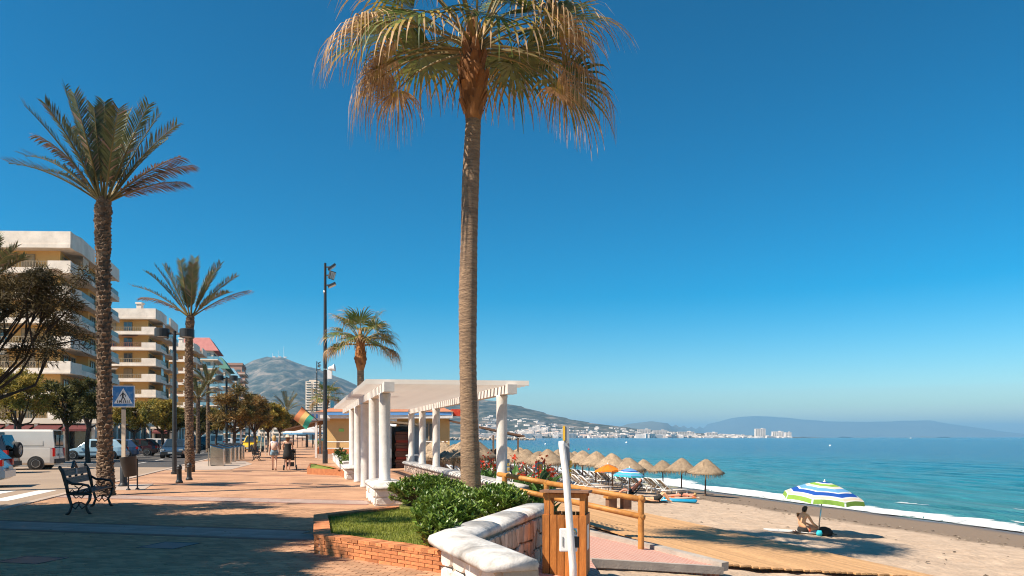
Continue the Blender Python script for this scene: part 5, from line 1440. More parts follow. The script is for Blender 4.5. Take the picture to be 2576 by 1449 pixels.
# ------------------------------------------------------------------ street furniture
rng = random.Random(5)
def iron_bench(label, loc, rz, group=None):
    t = thing('iron_bench', label, 'bench', loc, rz, group)
    # local x: front, y: along; two cast ends
    Lh = .93
    def curve(pts, r, y): 
        return [(p[0], y, p[1]) for p in pts], r
    for y in (-Lh, Lh):
        mb = MB()
        def tb(pts, r): mb.tube([(p[0], y, p[1]) for p in pts], r, 7)
        tb([(-.33, 1.0), (-.345, .985), (-.33, .95), (-.29, .88), (-.25, .72), (-.22, .58), (-.20, .44)], [.03, .035, .035, .04, .04, .035, .03])
        tb([(-.25, .72), (-.12, .64), (.05, .63), (.17, .6), (.22, .52), (.215, .43)], [.028, .028, .026, .028, .028, .024])
        tb([(-.20, .44), (-.05, .42), (.1, .42), (.215, .43)], [.03, .028, .028, .03])
        tb([(-.20, .44), (-.16, .3), (-.13, .18), (-.17, .06), (-.23, .0)], [.035, .03, .026, .028, .035])
        tb([(.215, .43), (.2, .3), (.13, .18), (.17, .06), (.22, .0)], [.035, .03, .026, .028, .035])
        tb([(-.13, .18), (-.06, .12), (0, .2), (.06, .12), (.13, .18)], [.016] * 5); tb([(-.13, .2), (-.05, .25), (.05, .25), (.13, .2)], [.014] * 4)
        tb([(0, .2), (.02, .24), (0, .27), (-.02, .24), (0, .2)], [.014] * 5); tb([(-.1, .4), (-.05, .34), (0, .38), (.05, .34), (.1, .4)], [.012] * 5)
        tb([(-.18, .46), (-.12, .52), (-.06, .46)], [.012] * 3); tb([(-.03, .45), (0, .54), (-.08, .6)], [.012] * 3); tb([(-.03, .45), (.02, .56), (.08, .6)], [.012] * 3); tb([(.06, .46), (.12, .52), (.18, .47)], [.012] * 3)
        part('end_frame', mb, M['iron'], t, True)
    for i in range(5): part('seat_slat', MB().box((-.15 + i * .085, 0, .455), (.07, Lh * 2, .025)), M['wood_dk'] if i == 4 else M['iron'], t)
    for (x0, z0, x1, z1) in ((-.262, .62, -.283, .745), (-.292, .80, -.318, .925)):
        mb = MB(); dz = z1 - z0
        mb.beam((x0, -Lh, z0), (x0, Lh, z0), .02, .02); mb.beam((x1, -Lh, z1), (x1, Lh, z1), .02, .02); mb.beam(((x0 + x1) / 2, -Lh, (z0 + z1) / 2), ((x0 + x1) / 2, Lh, (z0 + z1) / 2), .012, .014)
        n = 44
        for k in range(n):
            y = -Lh + 2 * Lh * (k + .5) / n; d = .02
            mb.beam((x0, y - d, z0), (x1, y + d, z1), .012, .012); mb.beam((x0, y + d, z0), (x1, y - d, z1), .012, .012)
        part('back_panel', mb, M['lattice'], t)
    mb = MB()
    for y in (-.45, 0, .45): mb.tube([(-.288, y - .03, .775), (-.288, y + .03, .775)], .025, 8)
    part('spacer', mb, M['iron'], t)
    part('badge', MB().box((-.285, 0, .865), (.02, .09, .13)), M['signgrey'], t)
    mb = MB(); mb.tube([(-.32, -.2, .94), (-.325, -.1, 1.0), (-.33, 0, 1.07), (-.325, .1, 1.0), (-.32, .2, .94)], [.02, .028, .035, .028, .02], 7); mb.tube([(-.32, -.1, .95), (-.325, 0, 1.0), (-.32, .1, .95)], [.02, .03, .02], 6)
    part('crest', mb, M['iron'], t)
    return t
b1 = iron_bench('ornate black cast iron bench standing in the shade at the left', W(-4.35, 17.95), RA)
for (px, py, lab) in ((690, 1153, 'far iron bench near the walking women, seen end on'), (645, 1158, 'distant iron bench at the foot of the third lamp post'), (720, 1145, 'farthest iron bench under the street trees')):
    c = copy_tree(b1); p = G(px, py); c.location = (p.x, p.y, 0); c['label'] = lab; c['group'] = 'iron benches along the promenade'
b1['group'] = 'iron benches along the promenade'
def bollard(label, px, py):
    p = G(px, py); t = thing('bollard', label, 'bollard', p, group='black bollards')
    part('shaft', MB().lathe([(.12, 0), (.12, .05), (.095, .09), (.085, .12), (.08, .48), (.095, .5), (.095, .53)], n=16), M['iron'], t, True)
    part('cap', MB().lathe([(.095, .53), (.09, .57), (.07, .62), (.03, .65), (.005, .655)], n=16), M['iron'], t, True)
bollard('left one of the two black bollards by the sunlit palm', 451, 1215); bollard('right one of the two black bollards by the sunlit palm', 476, 1208)
# crossing sign
p = G(311, 1224)
sg = thing('crossing_sign', 'blue pedestrian crossing sign on a pale pole', 'sign', p, RA * .3)
part('base', MB().lathe([(.16, 0), (.16, .05), (.12, .1), (.105, .16), (.105, .62), (.08, .66)], n=14), M['iron'], sg, True)
part('pole', MB().box((0, 0, 1.5), (.11, .07, 2.0)), mat('cream_pole', (.62, .5, .37), (.55, .44, .32), rough=.6), sg)
part('bracket', MB().box((0, 0, 2.55), (.09, .06, .3)), M['irongrey'], sg)
pl = part('plate', MB().box((.03, -.07, 2.92), (.70, .03, .70)), M['signwhite'], sg); bevel(pl, .03, 2)
part('face', MB().box((.03, -.087, 2.92), (.64, .012, .64)), M['signblue'], sg)
zc = 2.92; xc = .03; yf = -.0955
part('triangle', MB().add([(xc - .29, yf, zc - .23), (xc + .29, yf, zc - .23), (xc, yf, zc + .27)], [(0, 1, 2)]), M['signwhite'], sg)
mb = MB(); yb = -.098
for k in range(7):
    x = xc - .2 + k * .066; mb.add([(x - .012 - (k - 3) * .006, yb, zc - .215), (x + .014 - (k - 3) * .006, yb, zc - .215), (x + .012 + (3 - k) * .004, yb, zc - .12), (x - .008 + (3 - k) * .004, yb, zc - .12)], [(0, 1, 2, 3)])
part('zebra_mark', mb, M['signblack'], sg)
mb = MB()
mb.add([(xc + .02 * math.cos(a * .785) - .01, yb - .002, zc + .14 + .024 * math.sin(a * .785)) for a in range(8)], [tuple(range(8))])
def limb(a, b, w):
    a, b = Vector(a), Vector(b); d = (b - a).normalized(); n = Vector((-d.y, d.x)) * w
    mb.add([(xc + q.x, yb - .002, zc + q.y) for q in (a - n, a + n, b + n, b - n)], [(0, 1, 2, 3)])
limb((-.01, .11), (-.015, -.01), .026); limb((-.015, 0), (.04, -.08), .016); limb((.04, -.08), (.075, -.19), .014); limb((-.015, 0), (-.045, -.1), .016); limb((-.045, -.1), (-.1, -.18), .014); limb((0, .1), (.06, .05), .012); limb((.06, .05), (.075, -.01), .011); limb((-.02, .1), (-.075, .04), .012); limb((-.075, .04), (-.1, .0), .011)
part('walking_figure', mb, M['signblack'], sg)
# litter bin on posts
p = G(327, 1233)
lb = thing('litter_bin', 'black tilted metal litter bin on two legs beside the crossing sign', 'litter bin', p)
part('drum', MB().lathe([(.17, 0), (.185, .02), (.235, .58), (.245, .6), (.235, .6), (.17, .05)], n=20, cap=False).lathe([(0.001, .03), (.17, .03)], n=20, cap=False).xf(Matrix.Translation((.03, 0, .42)) @ Matrix.Rotation(R(-9), 4, 'Y')), M['iron'], lb, True)
for y in (-.0, .16):
    part('leg', MB().tube([(-.05 + y * 1.2, y, 0), (-.05 + y * 1.2, y, .95)], .022, 8), M['iron'], lb)
    part('foot', MB().lathe([(.07, 0), (.06, .03), (.025, .06)], (-.05 + y * 1.2, y, 0), 10), M['iron'], lb)
part('crossbar', MB().tube([(-.05, 0, .3), (.14, .16, .3)], .015, 6), M['iron'], lb)
# stainless recycling bins standing in a row
for i, (px, py) in enumerate(((548, 1172), (566, 1168), (578, 1163), (588, 1159.5), (596, 1157), (602, 1155))):
    p = G(px, py); t = thing('steel_bin', ['nearest', 'second', 'third', 'fourth', 'fifth', 'farthest'][i] + ' polished steel container in the row on the grey apron', 'container', p, RA, 'row of polished steel containers')
    b = part('body', MB().add([(-.36, -.42, 0), (.36, -.42, 0), (.36, .42, 0), (-.36, .42, 0), (-.36, -.42, 1.18), (.36, -.42, .98), (.36, .42, .98), (-.36, .42, 1.18)], [(3, 2, 1, 0), (4, 5, 6, 7), (0, 1, 5, 4), (1, 2, 6, 5), (2, 3, 7, 6), (3, 0, 4, 7)]), M['steel'], t); bevel(b, .05, 3)
    part('lid', MB().box((-.02, 0, 1.12), (.5, .7, .05), M=Matrix.Rotation(.27, 3, 'Y')), M['irongrey'], t)
    part('door_seam', MB().box((.0, -.424, .5), (.6, .006, .012)), M['irongrey'], t)
    part('post', MB().box((-.42, -.5, .5), (.07, .07, 1.0)), M['steel'], t)
# street lamps with two drum heads
def lamp(label, base, H, s=1.0, rz=RA, pair=True):
    t = thing('street_lamp', label, 'street lamp', base, rz, 'black double headed street lamps')
    part('pole', MB().tube([(0, 0, 0), (0, 0, .1), (0, 0, .12), (0, 0, H * .5), (0, 0, H)], [.14, .14, .095, .09, .075], 12), M['iron'], t)
    for sg_ in (-1, 1):
        part('arm', MB().tube([(0, 0, H - .12), (sg_ * .45, 0, H - .1)], .05, 8), M['iron'], t)
        h = part('head', MB().lathe([(.22, -.14), (.3, -.17), (.3, .17), (.26, .2), (.05, .22)], (sg_ * .52, 0, H - .1), 20), M['iron'], t, False)
        part('lens', MB().lathe([(.01, -.145), (.2, -.15)], (sg_ * .52, 0, H - .1), 16, cap=False), M['lamp'], h)
    return t
lamp('near black street lamp with two drum heads beside the sunlit palm', G(439, 1193), 6.2, rz=.1)
for (px, ty, lab, zz) in ((570, 948, 'second street lamp down the promenade behind the steel containers', 0), (627, 993, 'third street lamp down the promenade', 0), (664, 1018, 'fourth street lamp among the rusty trees', 0), (365, 1014, 'street lamp across the road behind the crossing sign', .08), (478, 1052, 'far street lamp across the road behind the sunlit trunk', .08), (38, 944, 'street lamp across the road at the left edge', .08)):
    Y = (6.2 - CAMZ) * FPX / (HY - ty); p = D(px, HY, Y); lamp(lab, (p.x, p.y, zz), 6.2, rz=.1)
# floodlight masts
def flood(label, px, base_y, top_y, speaker):
    p = G(px, base_y); Y = p.y; H = (HY - top_y) / FPX * Y + CAMZ
    t = thing('floodlight_mast', label, 'floodlight mast', p, group='floodlight masts along the beach front')
    part('pole', MB().tube([(0, 0, 0), (0, 0, .8), (0, 0, .82), (0, 0, H * .6), (0, 0, H)], [.16, .16, .13, .11, .075], 12), M['iron'], t)
    for k, (dz, tilt, ry) in enumerate(((.25, .9, .3), (.75, .35, -.4), (1.35, 1.1, .2))):
        m = Matrix.Translation((.42, -.05, H - dz)) @ Matrix.Rotation(ry, 4, 'Z') @ Matrix.Rotation(tilt, 4, 'Y')
        h = part('floodlight', MB().box((0, 0, 0), (.12, .5, .5)).xf(m), M['irongrey'], t)
        part('lens', MB().box((.07, -.15, 0), (.02, .12, .42)).box((.07, 0, 0), (.02, .12, .42)).box((.07, .15, 0), (.02, .12, .42)).xf(m), M['lamp'], h)
        part('bracket', MB().beam((0, 0, H - dz), (.42, -.05, H - dz), .08, .08), M['irongrey'], t)
    part('clamp', MB().tube([(-.1, 0, H - 1.75), (.0, 0, H - 1.75)], .1, 10), M['plastic'], t)
    if speaker:
        part('control_box', MB().box((.3, -.05, H * .445), (.26, .2, .55)), M['plastic'], t)
        part('loudspeaker', MB().lathe([(.08, -.2), (.12, -.1), (.15, .05), (.24, .2), (.22, .2)], n=16).xf(Matrix.Translation((.42, -.1, H * .475)) @ Matrix.Rotation(R(80), 4, 'Y')), M['plastic'], t)
        part('clamp', MB().lathe([(.14, -.03), (.14, .03)], (0, 0, H * .47), 12), M['steel'], t)
flood('tall black floodlight mast with a white loudspeaker left of the pergola', 818, 1166, 662, True)
flood('second floodlight mast farther along the beach front', 797, 1124.5, 909, False)
flood('third floodlight mast at the end of the beach front', 787.5, 1118, 976, False)

# ------------------------------------------------------------------ beach restaurant and kiosk
Yr = 57.0
ro_ = D(822, HY + FPX * CAMZ / Yr, Yr)
re = thing('beach_restaurant', 'ochre single storey beach restaurant with white and blue roof edge behind the pergola', 'restaurant', (ro_.x, ro_.y, 0))
M['ochre'] = mat('ochre_plaster', (.62, .40, .17), (.57, .36, .15), scale=1, rough=.9)
M['stripe'] = mat('blue_fascia', (.10, .26, .55), (.12, .3, .6), scale=2, rough=.6)
M['slatwood'] = mat('brown_roofing', (.17, .085, .05), (.13, .07, .04), scale=3, rough=.85)
w_ = 9.6
part('wall', MB().prism([(0, 0), (w_, -.3), (w_ - 2, 11), (-3, 11)], 0, 3.1), M['ochre'], re)
part('plinth', MB().prism([(-.05, -.05), (w_ + .05, -.36), (w_ + .05, -.1), (-.05, .1)], 0, .75), M['brick'], re)
part('fascia', MB().prism([(-.5, -.8), (w_ + .3, -1.1), (w_ + .3, -.6), (-.5, -.3)], 3.05, 3.55), M['white'], re)
part('fascia_stripe', MB().prism([(.3, -1.0), (w_ + .2, -1.12), (w_ + .2, -1.0), (.3, -.7)], 3.3, 3.5), M['stripe'], re)
part('roof', MB().add([(-.7, -.9, 3.56), (w_ + .4, -1.2, 3.56), (w_ - 1.5, 11.4, 3.56), (-3.4, 11.4, 3.56), (2, 5, 4.7), (w_ - 2.5, 5, 4.7)], [(0, 1, 5, 4), (1, 2, 5), (2, 3, 4, 5), (3, 0, 4), (3, 2, 1, 0)]), M['roof_tile'], re)
part('sign_board', MB().box((-.35, -.75, 3.2), (1.5, .12, .62), rz=.5), M['white'], re)
mb = MB()
for k in range(4): mb.box((-.8 + k * .27, -1.06 + k * .147, 3.22), (.16, .02, .3), rz=.5)
part('lettering', mb, M['stripe'], re)
part('electric_cabinet', MB().box((3.1, -.45, .95), (.62, .4, 1.9)), M['plastic'], re)
mb = MB(); 
for k in (-.14, .14): mb.tube([(3.1 + k, -.66, 1.5), (3.1 + k, -.64, 1.5)], .07, 10)
part('gauge', mb, M['iron'], re)
part('exit_sign', MB().box((1.15, -.06, 2.15), (.4, .03, .22)), mat('green_sign', (.3, .6, .15), (.25, .55, .12), rough=.5), re)
part('awning', MB().add([(2.9, -.6, 3.0), (5.6, -.7, 3.0), (5.6, -1.5, 2.1), (2.9, -1.4, 2.1)], [(0, 1, 2, 3)]), M['signwhite'], re)
for z in (.75, 1.25): part('handrail', MB().tube([(.1, -1.6, z), (w_, -1.9, z)], .05, 6), M['white'], re)
for x in (.1, 3.2, 6.4, 9.4): part('handrail_post', MB().box((x, -1.62 - x * .03, .65), (.14, .14, 1.3)), M['wood_dk'], re)
part('terrace_wall', MB().box((5, -2.2, .1), (10.2, .25, .5)), M['stone'], re)
part('porch_roof', MB().add([(-.6, .2, 2.95), (-.6, 4, 2.95), (-3.4, 3.0, 2.2), (-3.4, -.2, 2.2), (-.6, .2, 2.85), (-.6, 4, 2.85), (-3.4, 3.0, 2.1), (-3.4, -.2, 2.1)], [(0, 1, 2, 3), (7, 6, 5, 4), (0, 3, 7, 4), (3, 2, 6, 7), (2, 1, 5, 6), (1, 0, 4, 5)]), M['slatwood'], re)
for x, y in ((-.9, .3), (-1.3, 3)): part('porch_post', MB().box((x, y, 1.4), (.16, .16, 2.8)), M['white'], re)
part('veranda_roof', MB().add([(w_, -1, 2.95), (w_ + 5.8, -1, 1.75), (w_ + 5.4, 6, 1.75), (w_, 6, 2.95), (w_, -1, 2.8), (w_ + 5.8, -1, 1.6), (w_ + 5.4, 6, 1.6), (w_, 6, 2.8)], [(0, 1, 2, 3), (7, 6, 5, 4), (0, 4, 5, 1), (1, 5, 6, 2), (2, 6, 7, 3), (3, 7, 4, 0)]), M['slatwood'], re)
for x in (w_ + 1.5, w_ + 3.4, w_ + 5.3): part('veranda_post', MB().box((x, -.8, .5), (.14, .14, 3.2 - (x - w_) * .2)), M['pole'], re)
part('roof_sign', MB().box((w_ + .6, -.5, 3.5), (1.0, .1, .55)), M['red_petal'], re)
for x in (4.2, 6.3, 8.0): window_at(re, (x, -.36, 1.3), (1, -.03, 0), 1.2, 1.4)
# flag on a slanting pole
p = D(795, 1055, 52.0)
fl = thing('flag', 'faded red yellow and green flag on a slanting pole', 'flag', D(800, 1058, 52))
part('pole', MB().tube([(0, 0, 0), (-1.15, -.1, 1.0)], [.035, .025], 6), M['irongrey'], fl)
mb = MB(); n = 9
a0, a1 = Vector((-1.1, -.1, .95)), Vector((-.25, -.02, .2))
for i in range(n):
    for j in range(7):
        f = i / (n - 1); g = j / 6
        top = a0.lerp(a1, g); q = top + Vector((-.55 * f - .05, .1 * math.sin(f * 6 + g * 3), -.75 * f - .1 * f * f))
        mb.v.append(tuple(q))
for i in range(n - 1):
    for j in range(6):
        a = i * 7 + j; mb.f.append([a, a + 1, a + 8, a + 7]); mb.m.append(0 if j < 2 else (1 if j < 4 else 2))
part('cloth', mb, [mat('faded_red_cloth', (.80, .26, .10), (.8, .32, .14), scale=2, rough=.8, trans=.3), mat('faded_yellow_cloth', (.88, .62, .22), (.85, .56, .2), scale=2, rough=.8, trans=.3), mat('faded_green_cloth', (.06, .42, .28), (.05, .36, .24), scale=2, rough=.8, trans=.3)], fl, True)
# white parasols at the end of the promenade
for i, (px, Y) in enumerate(((748, 112), (772, 105), (786, 112), (760, 128))):
    p = G(px, HY + FPX * CAMZ / Y)
    t = thing('cafe_parasol', ['leftmost', 'front middle', 'rightmost', 'rear'][i] + ' pale cafe parasol at the end of the promenade', 'parasol', p)
    part('canopy', MB().lathe([(2.2, 2.2), (2.15, 2.4), (1.0, 2.95), (.05, 3.25)], n=8, cap=False), M['f_white'], t); part('valance', MB().lathe([(2.21, 2.05), (2.21, 2.25)], n=8, cap=False), M['f_sky'], t)
    part('pole', MB().tube([(0, 0, 0), (0, 0, 3.1)], .05, 8), M['irongrey'], t)
# terracotta flower pots
for i, (px, py) in enumerate(((803, 1146), (811, 1141))):
    p = G(px, py); t = thing('flower_pot', ['front', 'rear'][i] + ' terracotta pot with plants beside the floodlight mast', 'pot', p)
    part('pot', MB().lathe([(.25, 0), (.36, .6), (.4, .62), (.4, .7), (.34, .7)], n=14), M['roof_tile'], t, True); fo = MB(); clump(fo, Vector((0, 0, .95)), .36, 160, random.Random(i), .2, .03); part('foliage', fo, M['canna'], t)
# kiosk with stacked cushions seen through the pergola
kp = D(1000, HY + FPX * CAMZ / 37.5, 37.5)
ks = thing('beach_hut', 'grey blue hut with an open door and stacked striped cushions inside', 'hut', (kp.x, kp.y, 0), .15)
part('wall', MB().strip([(-1.2, 0), (-1.2, 2.4), (1.25, 2.4), (1.25, 0), (.55, 0)], .08, 0, 2.2), M['signgrey'], ks)
part('front', MB().box((-.75, 0, 1.1), (.9, .07, 2.2)), M['signgrey'], ks)
part('roof', MB().add([(-1.5, -.5, 2.55), (1.5, -.5, 2.25), (1.5, 2.7, 2.25), (-1.5, 2.7, 2.55), (-1.5, -.5, 2.45), (1.5, -.5, 2.15), (1.5, 2.7, 2.15), (-1.5, 2.7, 2.45)], [(0, 1, 2, 3), (7, 6, 5, 4), (0, 4, 5, 1), (1, 5, 6, 2), (2, 6, 7, 3), (3, 7, 4, 0)]), M['thatch'], ks)
part('door', MB().box((.62, -.35, 1.05), (.06, .72, 2.05)), M['signgrey'], ks)
M['cush_a'] = mat('brown_cushion', (.20, .10, .075), (.16, .08, .06), rough=.9); M['cush_b'] = mat('red_cushion', (.36, .07, .05), (.3, .06, .045), rough=.9)
for k in range(13):
    tag(link('cushion', MB().box((0, 0, 0), (.62 + .04 * (k % 3), 1.4, .13)).mesh('cushion', M['cush_b'] if k in (3, 6, 9) else M['cush_a']), None, (kp.x + .05 + .02 * (k % 2), kp.y + 1.1, .08 + k * .145), .15), 'folded lounger cushion stacked inside the grey blue hut', 'cushion', 'cushions stacked in the hut')
t = thing('plastic_table', 'small white plastic table in front of the hut', 'table', (kp.x + .95, kp.y - .9, 0))
part('top', MB().box((0, 0, .7), (.7, .7, .05)), M['plastic'], t)
for x in (-.28, .28):
    for y in (-.28, .28): part('leg', MB().box((x, y, .34), (.06, .06, .68)), M['plastic'], t)
# ------------------------------------------------------------------ vehicles
WHEEL = {}
def wheel_meshes(r):
    k = round(r, 3)
    if k in WHEEL: return WHEEL[k]
    ty = MB().lathe([(r * .62, -.1), (r * .9, -.105), (r, -.07), (r, .07), (r * .9, .105), (r * .62, .1)], n=24, cap=False).xf(Matrix.Rotation(R(90), 4, 'X')).mesh('tyre', M['tyre'], True)
    mb = MB(); mb.lathe([(r * .64, .04), (r * .64, .095), (r * .56, .1), (r * .5, .07), (.01, .05)], n=24, cap=False); mb.lathe([(r * .64, -.04), (r * .64, -.095), (r * .56, -.1), (r * .5, -.07), (.01, -.05)], n=24, cap=False)
    for a in range(6):
        for sg in (-1, 1):
            mb.box((math.cos(a * 1.047) * r * .3, math.sin(a * 1.047) * r * .3, sg * .07), (r * .42, r * .13, .04), rz=a * 1.047)
    mb.xf(Matrix.Rotation(R(90), 4, 'X'))
    WHEEL[k] = (ty, mb.mesh('rim', M['rim']))
    return WHEEL[k]
def car(name, label, cat, loc, rz, L_, Wd, H, paint, kind='hatch', wr=.31, extras=()):
    t = thing(name, label, cat, loc, rz)
    w = Wd / 2; zb = {'hatch': .9, 'suv': 1.05, 'van': 1.12, 'mpv': 1.05}[kind]
    bodyp = {'hatch': [(0, .52), (.03, .66), (.1, .74), (.26, .88), (.34, .9), (.9, .93), (.97, .88), (1, .6)],
             'suv': [(0, .6), (.02, .82), (.1, .92), (.28, 1.02), (.36, 1.05), (.93, 1.05), (.985, 1.0), (1, .65)],
             'van': [(0, .5), (.02, .78), (.1, .88), (.2, 1.06), (.26, 1.12), (.95, 1.12), (.99, 1.1), (1, .6)],
             'mpv': [(0, .55), (.02, .75), (.1, .86), (.2, 1.0), (.26, 1.05), (.93, 1.05), (.985, 1.0), (1, .6)]}[kind]
    bm_ = MB(); rings = []
    for i, (f, zt) in enumerate(bodyp):
        x = L_ / 2 - f * L_; nar = .86 if i in (0, len(bodyp) - 1) else (.96 if i in (1, len(bodyp) - 2) else 1)
        zl = .24 if 0 < i < len(bodyp) - 1 else .3
        mid = min(.62, zt - .05)
        sec = [(-w * nar * .9, zl), (-w * nar, zl + .1), (-w * nar, mid), (-w * nar * .955, zt - .015), (-w * nar * .8, zt), (w * nar * .8, zt), (w * nar * .955, zt - .015), (w * nar, mid), (w * nar, zl + .1), (w * nar * .9, zl)]
        rings.append([(x, y, z) for y, z in sec])
    n = 10; vs_ = [p for r_ in rings for p in r_]; fs_ = []
    for i in range(len(rings) - 1):
        for k in range(n):
            a = i * n + k; b = i * n + (k + 1) % n; fs_.append((a, b, b + n, a + n))
    fs_.append(tuple(range(n - 1, -1, -1))); fs_.append(tuple((len(rings) - 1) * n + k for k in range(n)))
    bm_.add(vs_, fs_); o = part('body', bm_, paint, t); bevel(o, .03, 2)
    cab = {'hatch': [(.25, 0), (.43, .97, 1), (.46, 1, 0), (.63, 1, 2), (.66, .995, 0), (.82, .95, 2), (.86, .91, 0), (.985, .03, 1)],
           'suv': [(.26, 0), (.38, .97, 1), (.41, 1, 0), (.6, 1, 2), (.62, 1, 0), (.8, .98, 2), (.82, .98, 0), (.93, .95, 2), (.985, .05, 1)],
           'van': [(.17, 0), (.3, .93, 1), (.34, .98, 0), (.47, 1, 2), (.5, 1, 0), (.95, 1, 0), (.975, .97, 0), (.998, .02, 1)],
           'mpv': [(.18, 0), (.36, .97, 1), (.39, 1, 0), (.57, 1, 2), (.59, 1, 0), (.76, 1, 2), (.78, 1, 0), (.94, .97, 2), (.99, .05, 1)]}[kind]
    pm_ = MB(); gm = MB(); prev = None
    for i, c in enumerate(cab):
        f, k = c[0], c[1]; fl = c[2] if len(c) > 2 else 0
        x = L_ / 2 - f * L_; zr = zb + (H - zb) * k
        tp = {'hatch': .76, 'suv': .8, 'van': .9, 'mpv': .82}[kind]
        tp = lerp(.95, tp, k)
        sec = [Vector((x, y, z)) for y, z in ((-w * .955, zb - .02), (-w * tp, zr - .1 * k), (-w * tp * .9, zr), (w * tp * .9, zr), (w * tp, zr - .1 * k), (w * .955, zb - .02))]
        if prev:
            for q in range(5):
                quad = [prev[q], prev[q + 1], sec[q + 1], sec[q]]
                isg = (fl == 1 and q in (2,)) or (fl == 2 and q in (0, 4))
                if isg:
                    cc = sum(quad, Vector()) / 4; nn = (quad[1] - quad[0]).cross(quad[2] - quad[0])
                    nn = nn.normalized() if nn.length > 1e-6 else Vector((0, 0, 1))
                    if nn.dot(cc - Vector((cc.x * .8, 0, zb))) < 0: nn = -nn
                    gm.add([cc + (v - cc) * .92 + nn * .008 for v in quad], [(0, 1, 2, 3)])
                pm_.add(quad, [(0, 1, 2, 3)])
        prev = sec
    o = part('cabin', pm_, paint, t)
    part('window', gm, M['carglass'], t)
    ty, rm = wheel_meshes(wr)
    for f in (.19, .80):
        for sg in (-1, 1):
            x = L_ / 2 - f * L_
            part('wheel_arch', MB().tube([(x, sg * (w - .25), wr), (x, sg * (w + .004), wr)], wr * 1.17, 20), M['blackplastic'], t)
            wh = link('wheel', ty, t, (x, sg * (w - .09), wr)); link('rim', rm, wh)
    for sg in (-1, 1):
        if kind == 'van': part('tail_lamp', MB().box((-L_ / 2 + .03, sg * (w * .93), .88), (.1, .13, .42)), M['redlamp'], t)
        else: part('tail_lamp', MB().box((-L_ / 2 + .09, sg * (w * .84), zb - .1), (.16, .22, .2)), M['redlamp'], t)
        part('headlamp', MB().box((L_ / 2 - .14, sg * (w * .76), .66), (.22, .3, .13)), M['lamp'], t)
        part('mirror', MB().box((L_ / 2 - .31 * L_, sg * (w + .09), zb + .06), (.1, .18, .13)), paint, t)
    part('bumper', MB().box((-L_ / 2 + .02, 0, .43), (.14, Wd * .92, .22)), M['blackplastic'] if kind in ('van', 'suv') else paint, t)
    part('bumper', MB().box((L_ / 2 - .04, 0, .4), (.14, Wd * .86, .22)), M['blackplastic'], t)
    part('number_plate', MB().box((-L_ / 2 - .055, 0, .62 if kind != 'van' else .75), (.02, .5, .12)), M['plate'], t)
    part('number_plate', MB().box((L_ / 2 + .035, 0, .42), (.02, .5, .12)), M['plate'], t)
    if kind != 'van': part('trim', MB().box((0, -w - .004, .56), (L_ * .42, .02, .05)).box((0, w + .004, .56), (L_ * .42, .02, .05)), M['blackplastic'], t)
    return t
def rear_at(px, Y, L_, rz):                    # place a car nose-in so that its rear end stands at view column px, depth Y
    p = D(px, HY, Y); return (p.x + math.cos(rz) * L_ / 2, p.y + math.sin(rz) * L_ / 2, -.03)
NI = RA + math.pi
van = car('delivery_van', 'white delivery van parked nose in with two rear doors and a red tail lamp', 'van', rear_at(150, 37.5, 4.1, NI), NI, 4.1, 1.68, 2.02, carpaint('van_white', (.72, .66, .58)), 'van', .32)
for x0, x1 in ((-1.55, -.35), (-.2, .75)):
    pn = MB()
    for (u0, u1, v0, v1) in ((x0, x1, 1.2, 1.222), (x0, x1, 1.72, 1.742), (x0, x0 + .022, 1.2, 1.742), (x1 - .022, x1, 1.2, 1.742)):
        for q0, q1 in ((v0, v1),):
            yy0 = -.802 + (q0 - 1.1) * .09; yy1 = -.802 + (q1 - 1.1) * .09
            pn.add([(u0, yy0 - .012, q0), (u1, yy0 - .012, q0), (u1, yy1 - .012, q1), (u0, yy1 - .012, q1)], [(0, 1, 2, 3)])
            pn.add([(u0, -yy0 + .012, q0), (u1, -yy0 + .012, q0), (u1, -yy1 + .012, q1), (u0, -yy1 + .012, q1)], [(3, 2, 1, 0)])
    part('panel_seam', pn, M['bld_panel'], van)
for y in (-.36, .36): part('rear_window', MB().box((-2.045, y, 1.5), (.02, .5, .52), M=Matrix.Rotation(R(-2), 3, 'Y')), M['carglass'], van)
part('door_seam', MB().box((-2.06, 0, 1.1), (.012, .012, 1.3)), M['irongrey'], van)
suv = car('black_suv', 'black off road car with a spare wheel on its back beside the van', 'car', rear_at(36, 33.5, 4.2, NI), NI, 4.2, 1.76, 1.78, carpaint('black_paint', (.02, .02, .021)), 'suv', .36)
ty, rm = wheel_meshes(.36); wh = link('spare_wheel', ty, suv, (-2.22, -.1, 1.05), rot=(0, 0, R(90))); link('rim', rm, wh)
car('parked_car', 'silver blue car cut off by the left edge of the picture', 'car', rear_at(22, 24.2, 3.9, NI + .12), NI + .12, 3.9, 1.66, 1.46, carpaint('silver_blue_paint', (.30, .40, .48)), 'hatch', .31)
car('parked_car', 'light blue hatchback parked behind the dark palm trunk', 'car', rear_at(318, 54.5, 4.1, NI), NI, 4.1, 1.72, 1.5, carpaint('light_blue_paint', (.34, .50, .60)), 'hatch', .32)
car('parked_car', 'dark blue hatchback parked right of the light blue one', 'car', rear_at(353, 58, 4.1, NI), NI, 4.1, 1.72, 1.5, carpaint('dark_blue_paint', (.03, .06, .12)), 'hatch', .32)
car('parked_car', 'dark maroon hatchback parked beyond the dark blue one', 'car', rear_at(400, 65, 4.0, NI), NI, 4.0, 1.7, 1.5, carpaint('maroon_paint', (.045, .014, .014)), 'hatch', .32)
car('parked_car', 'silver hatchback parked beyond the maroon car', 'car', rear_at(438, 72, 4.1, NI), NI, 4.1, 1.7, 1.52, carpaint('silver_paint', (.50, .46, .42)), 'hatch', .32)
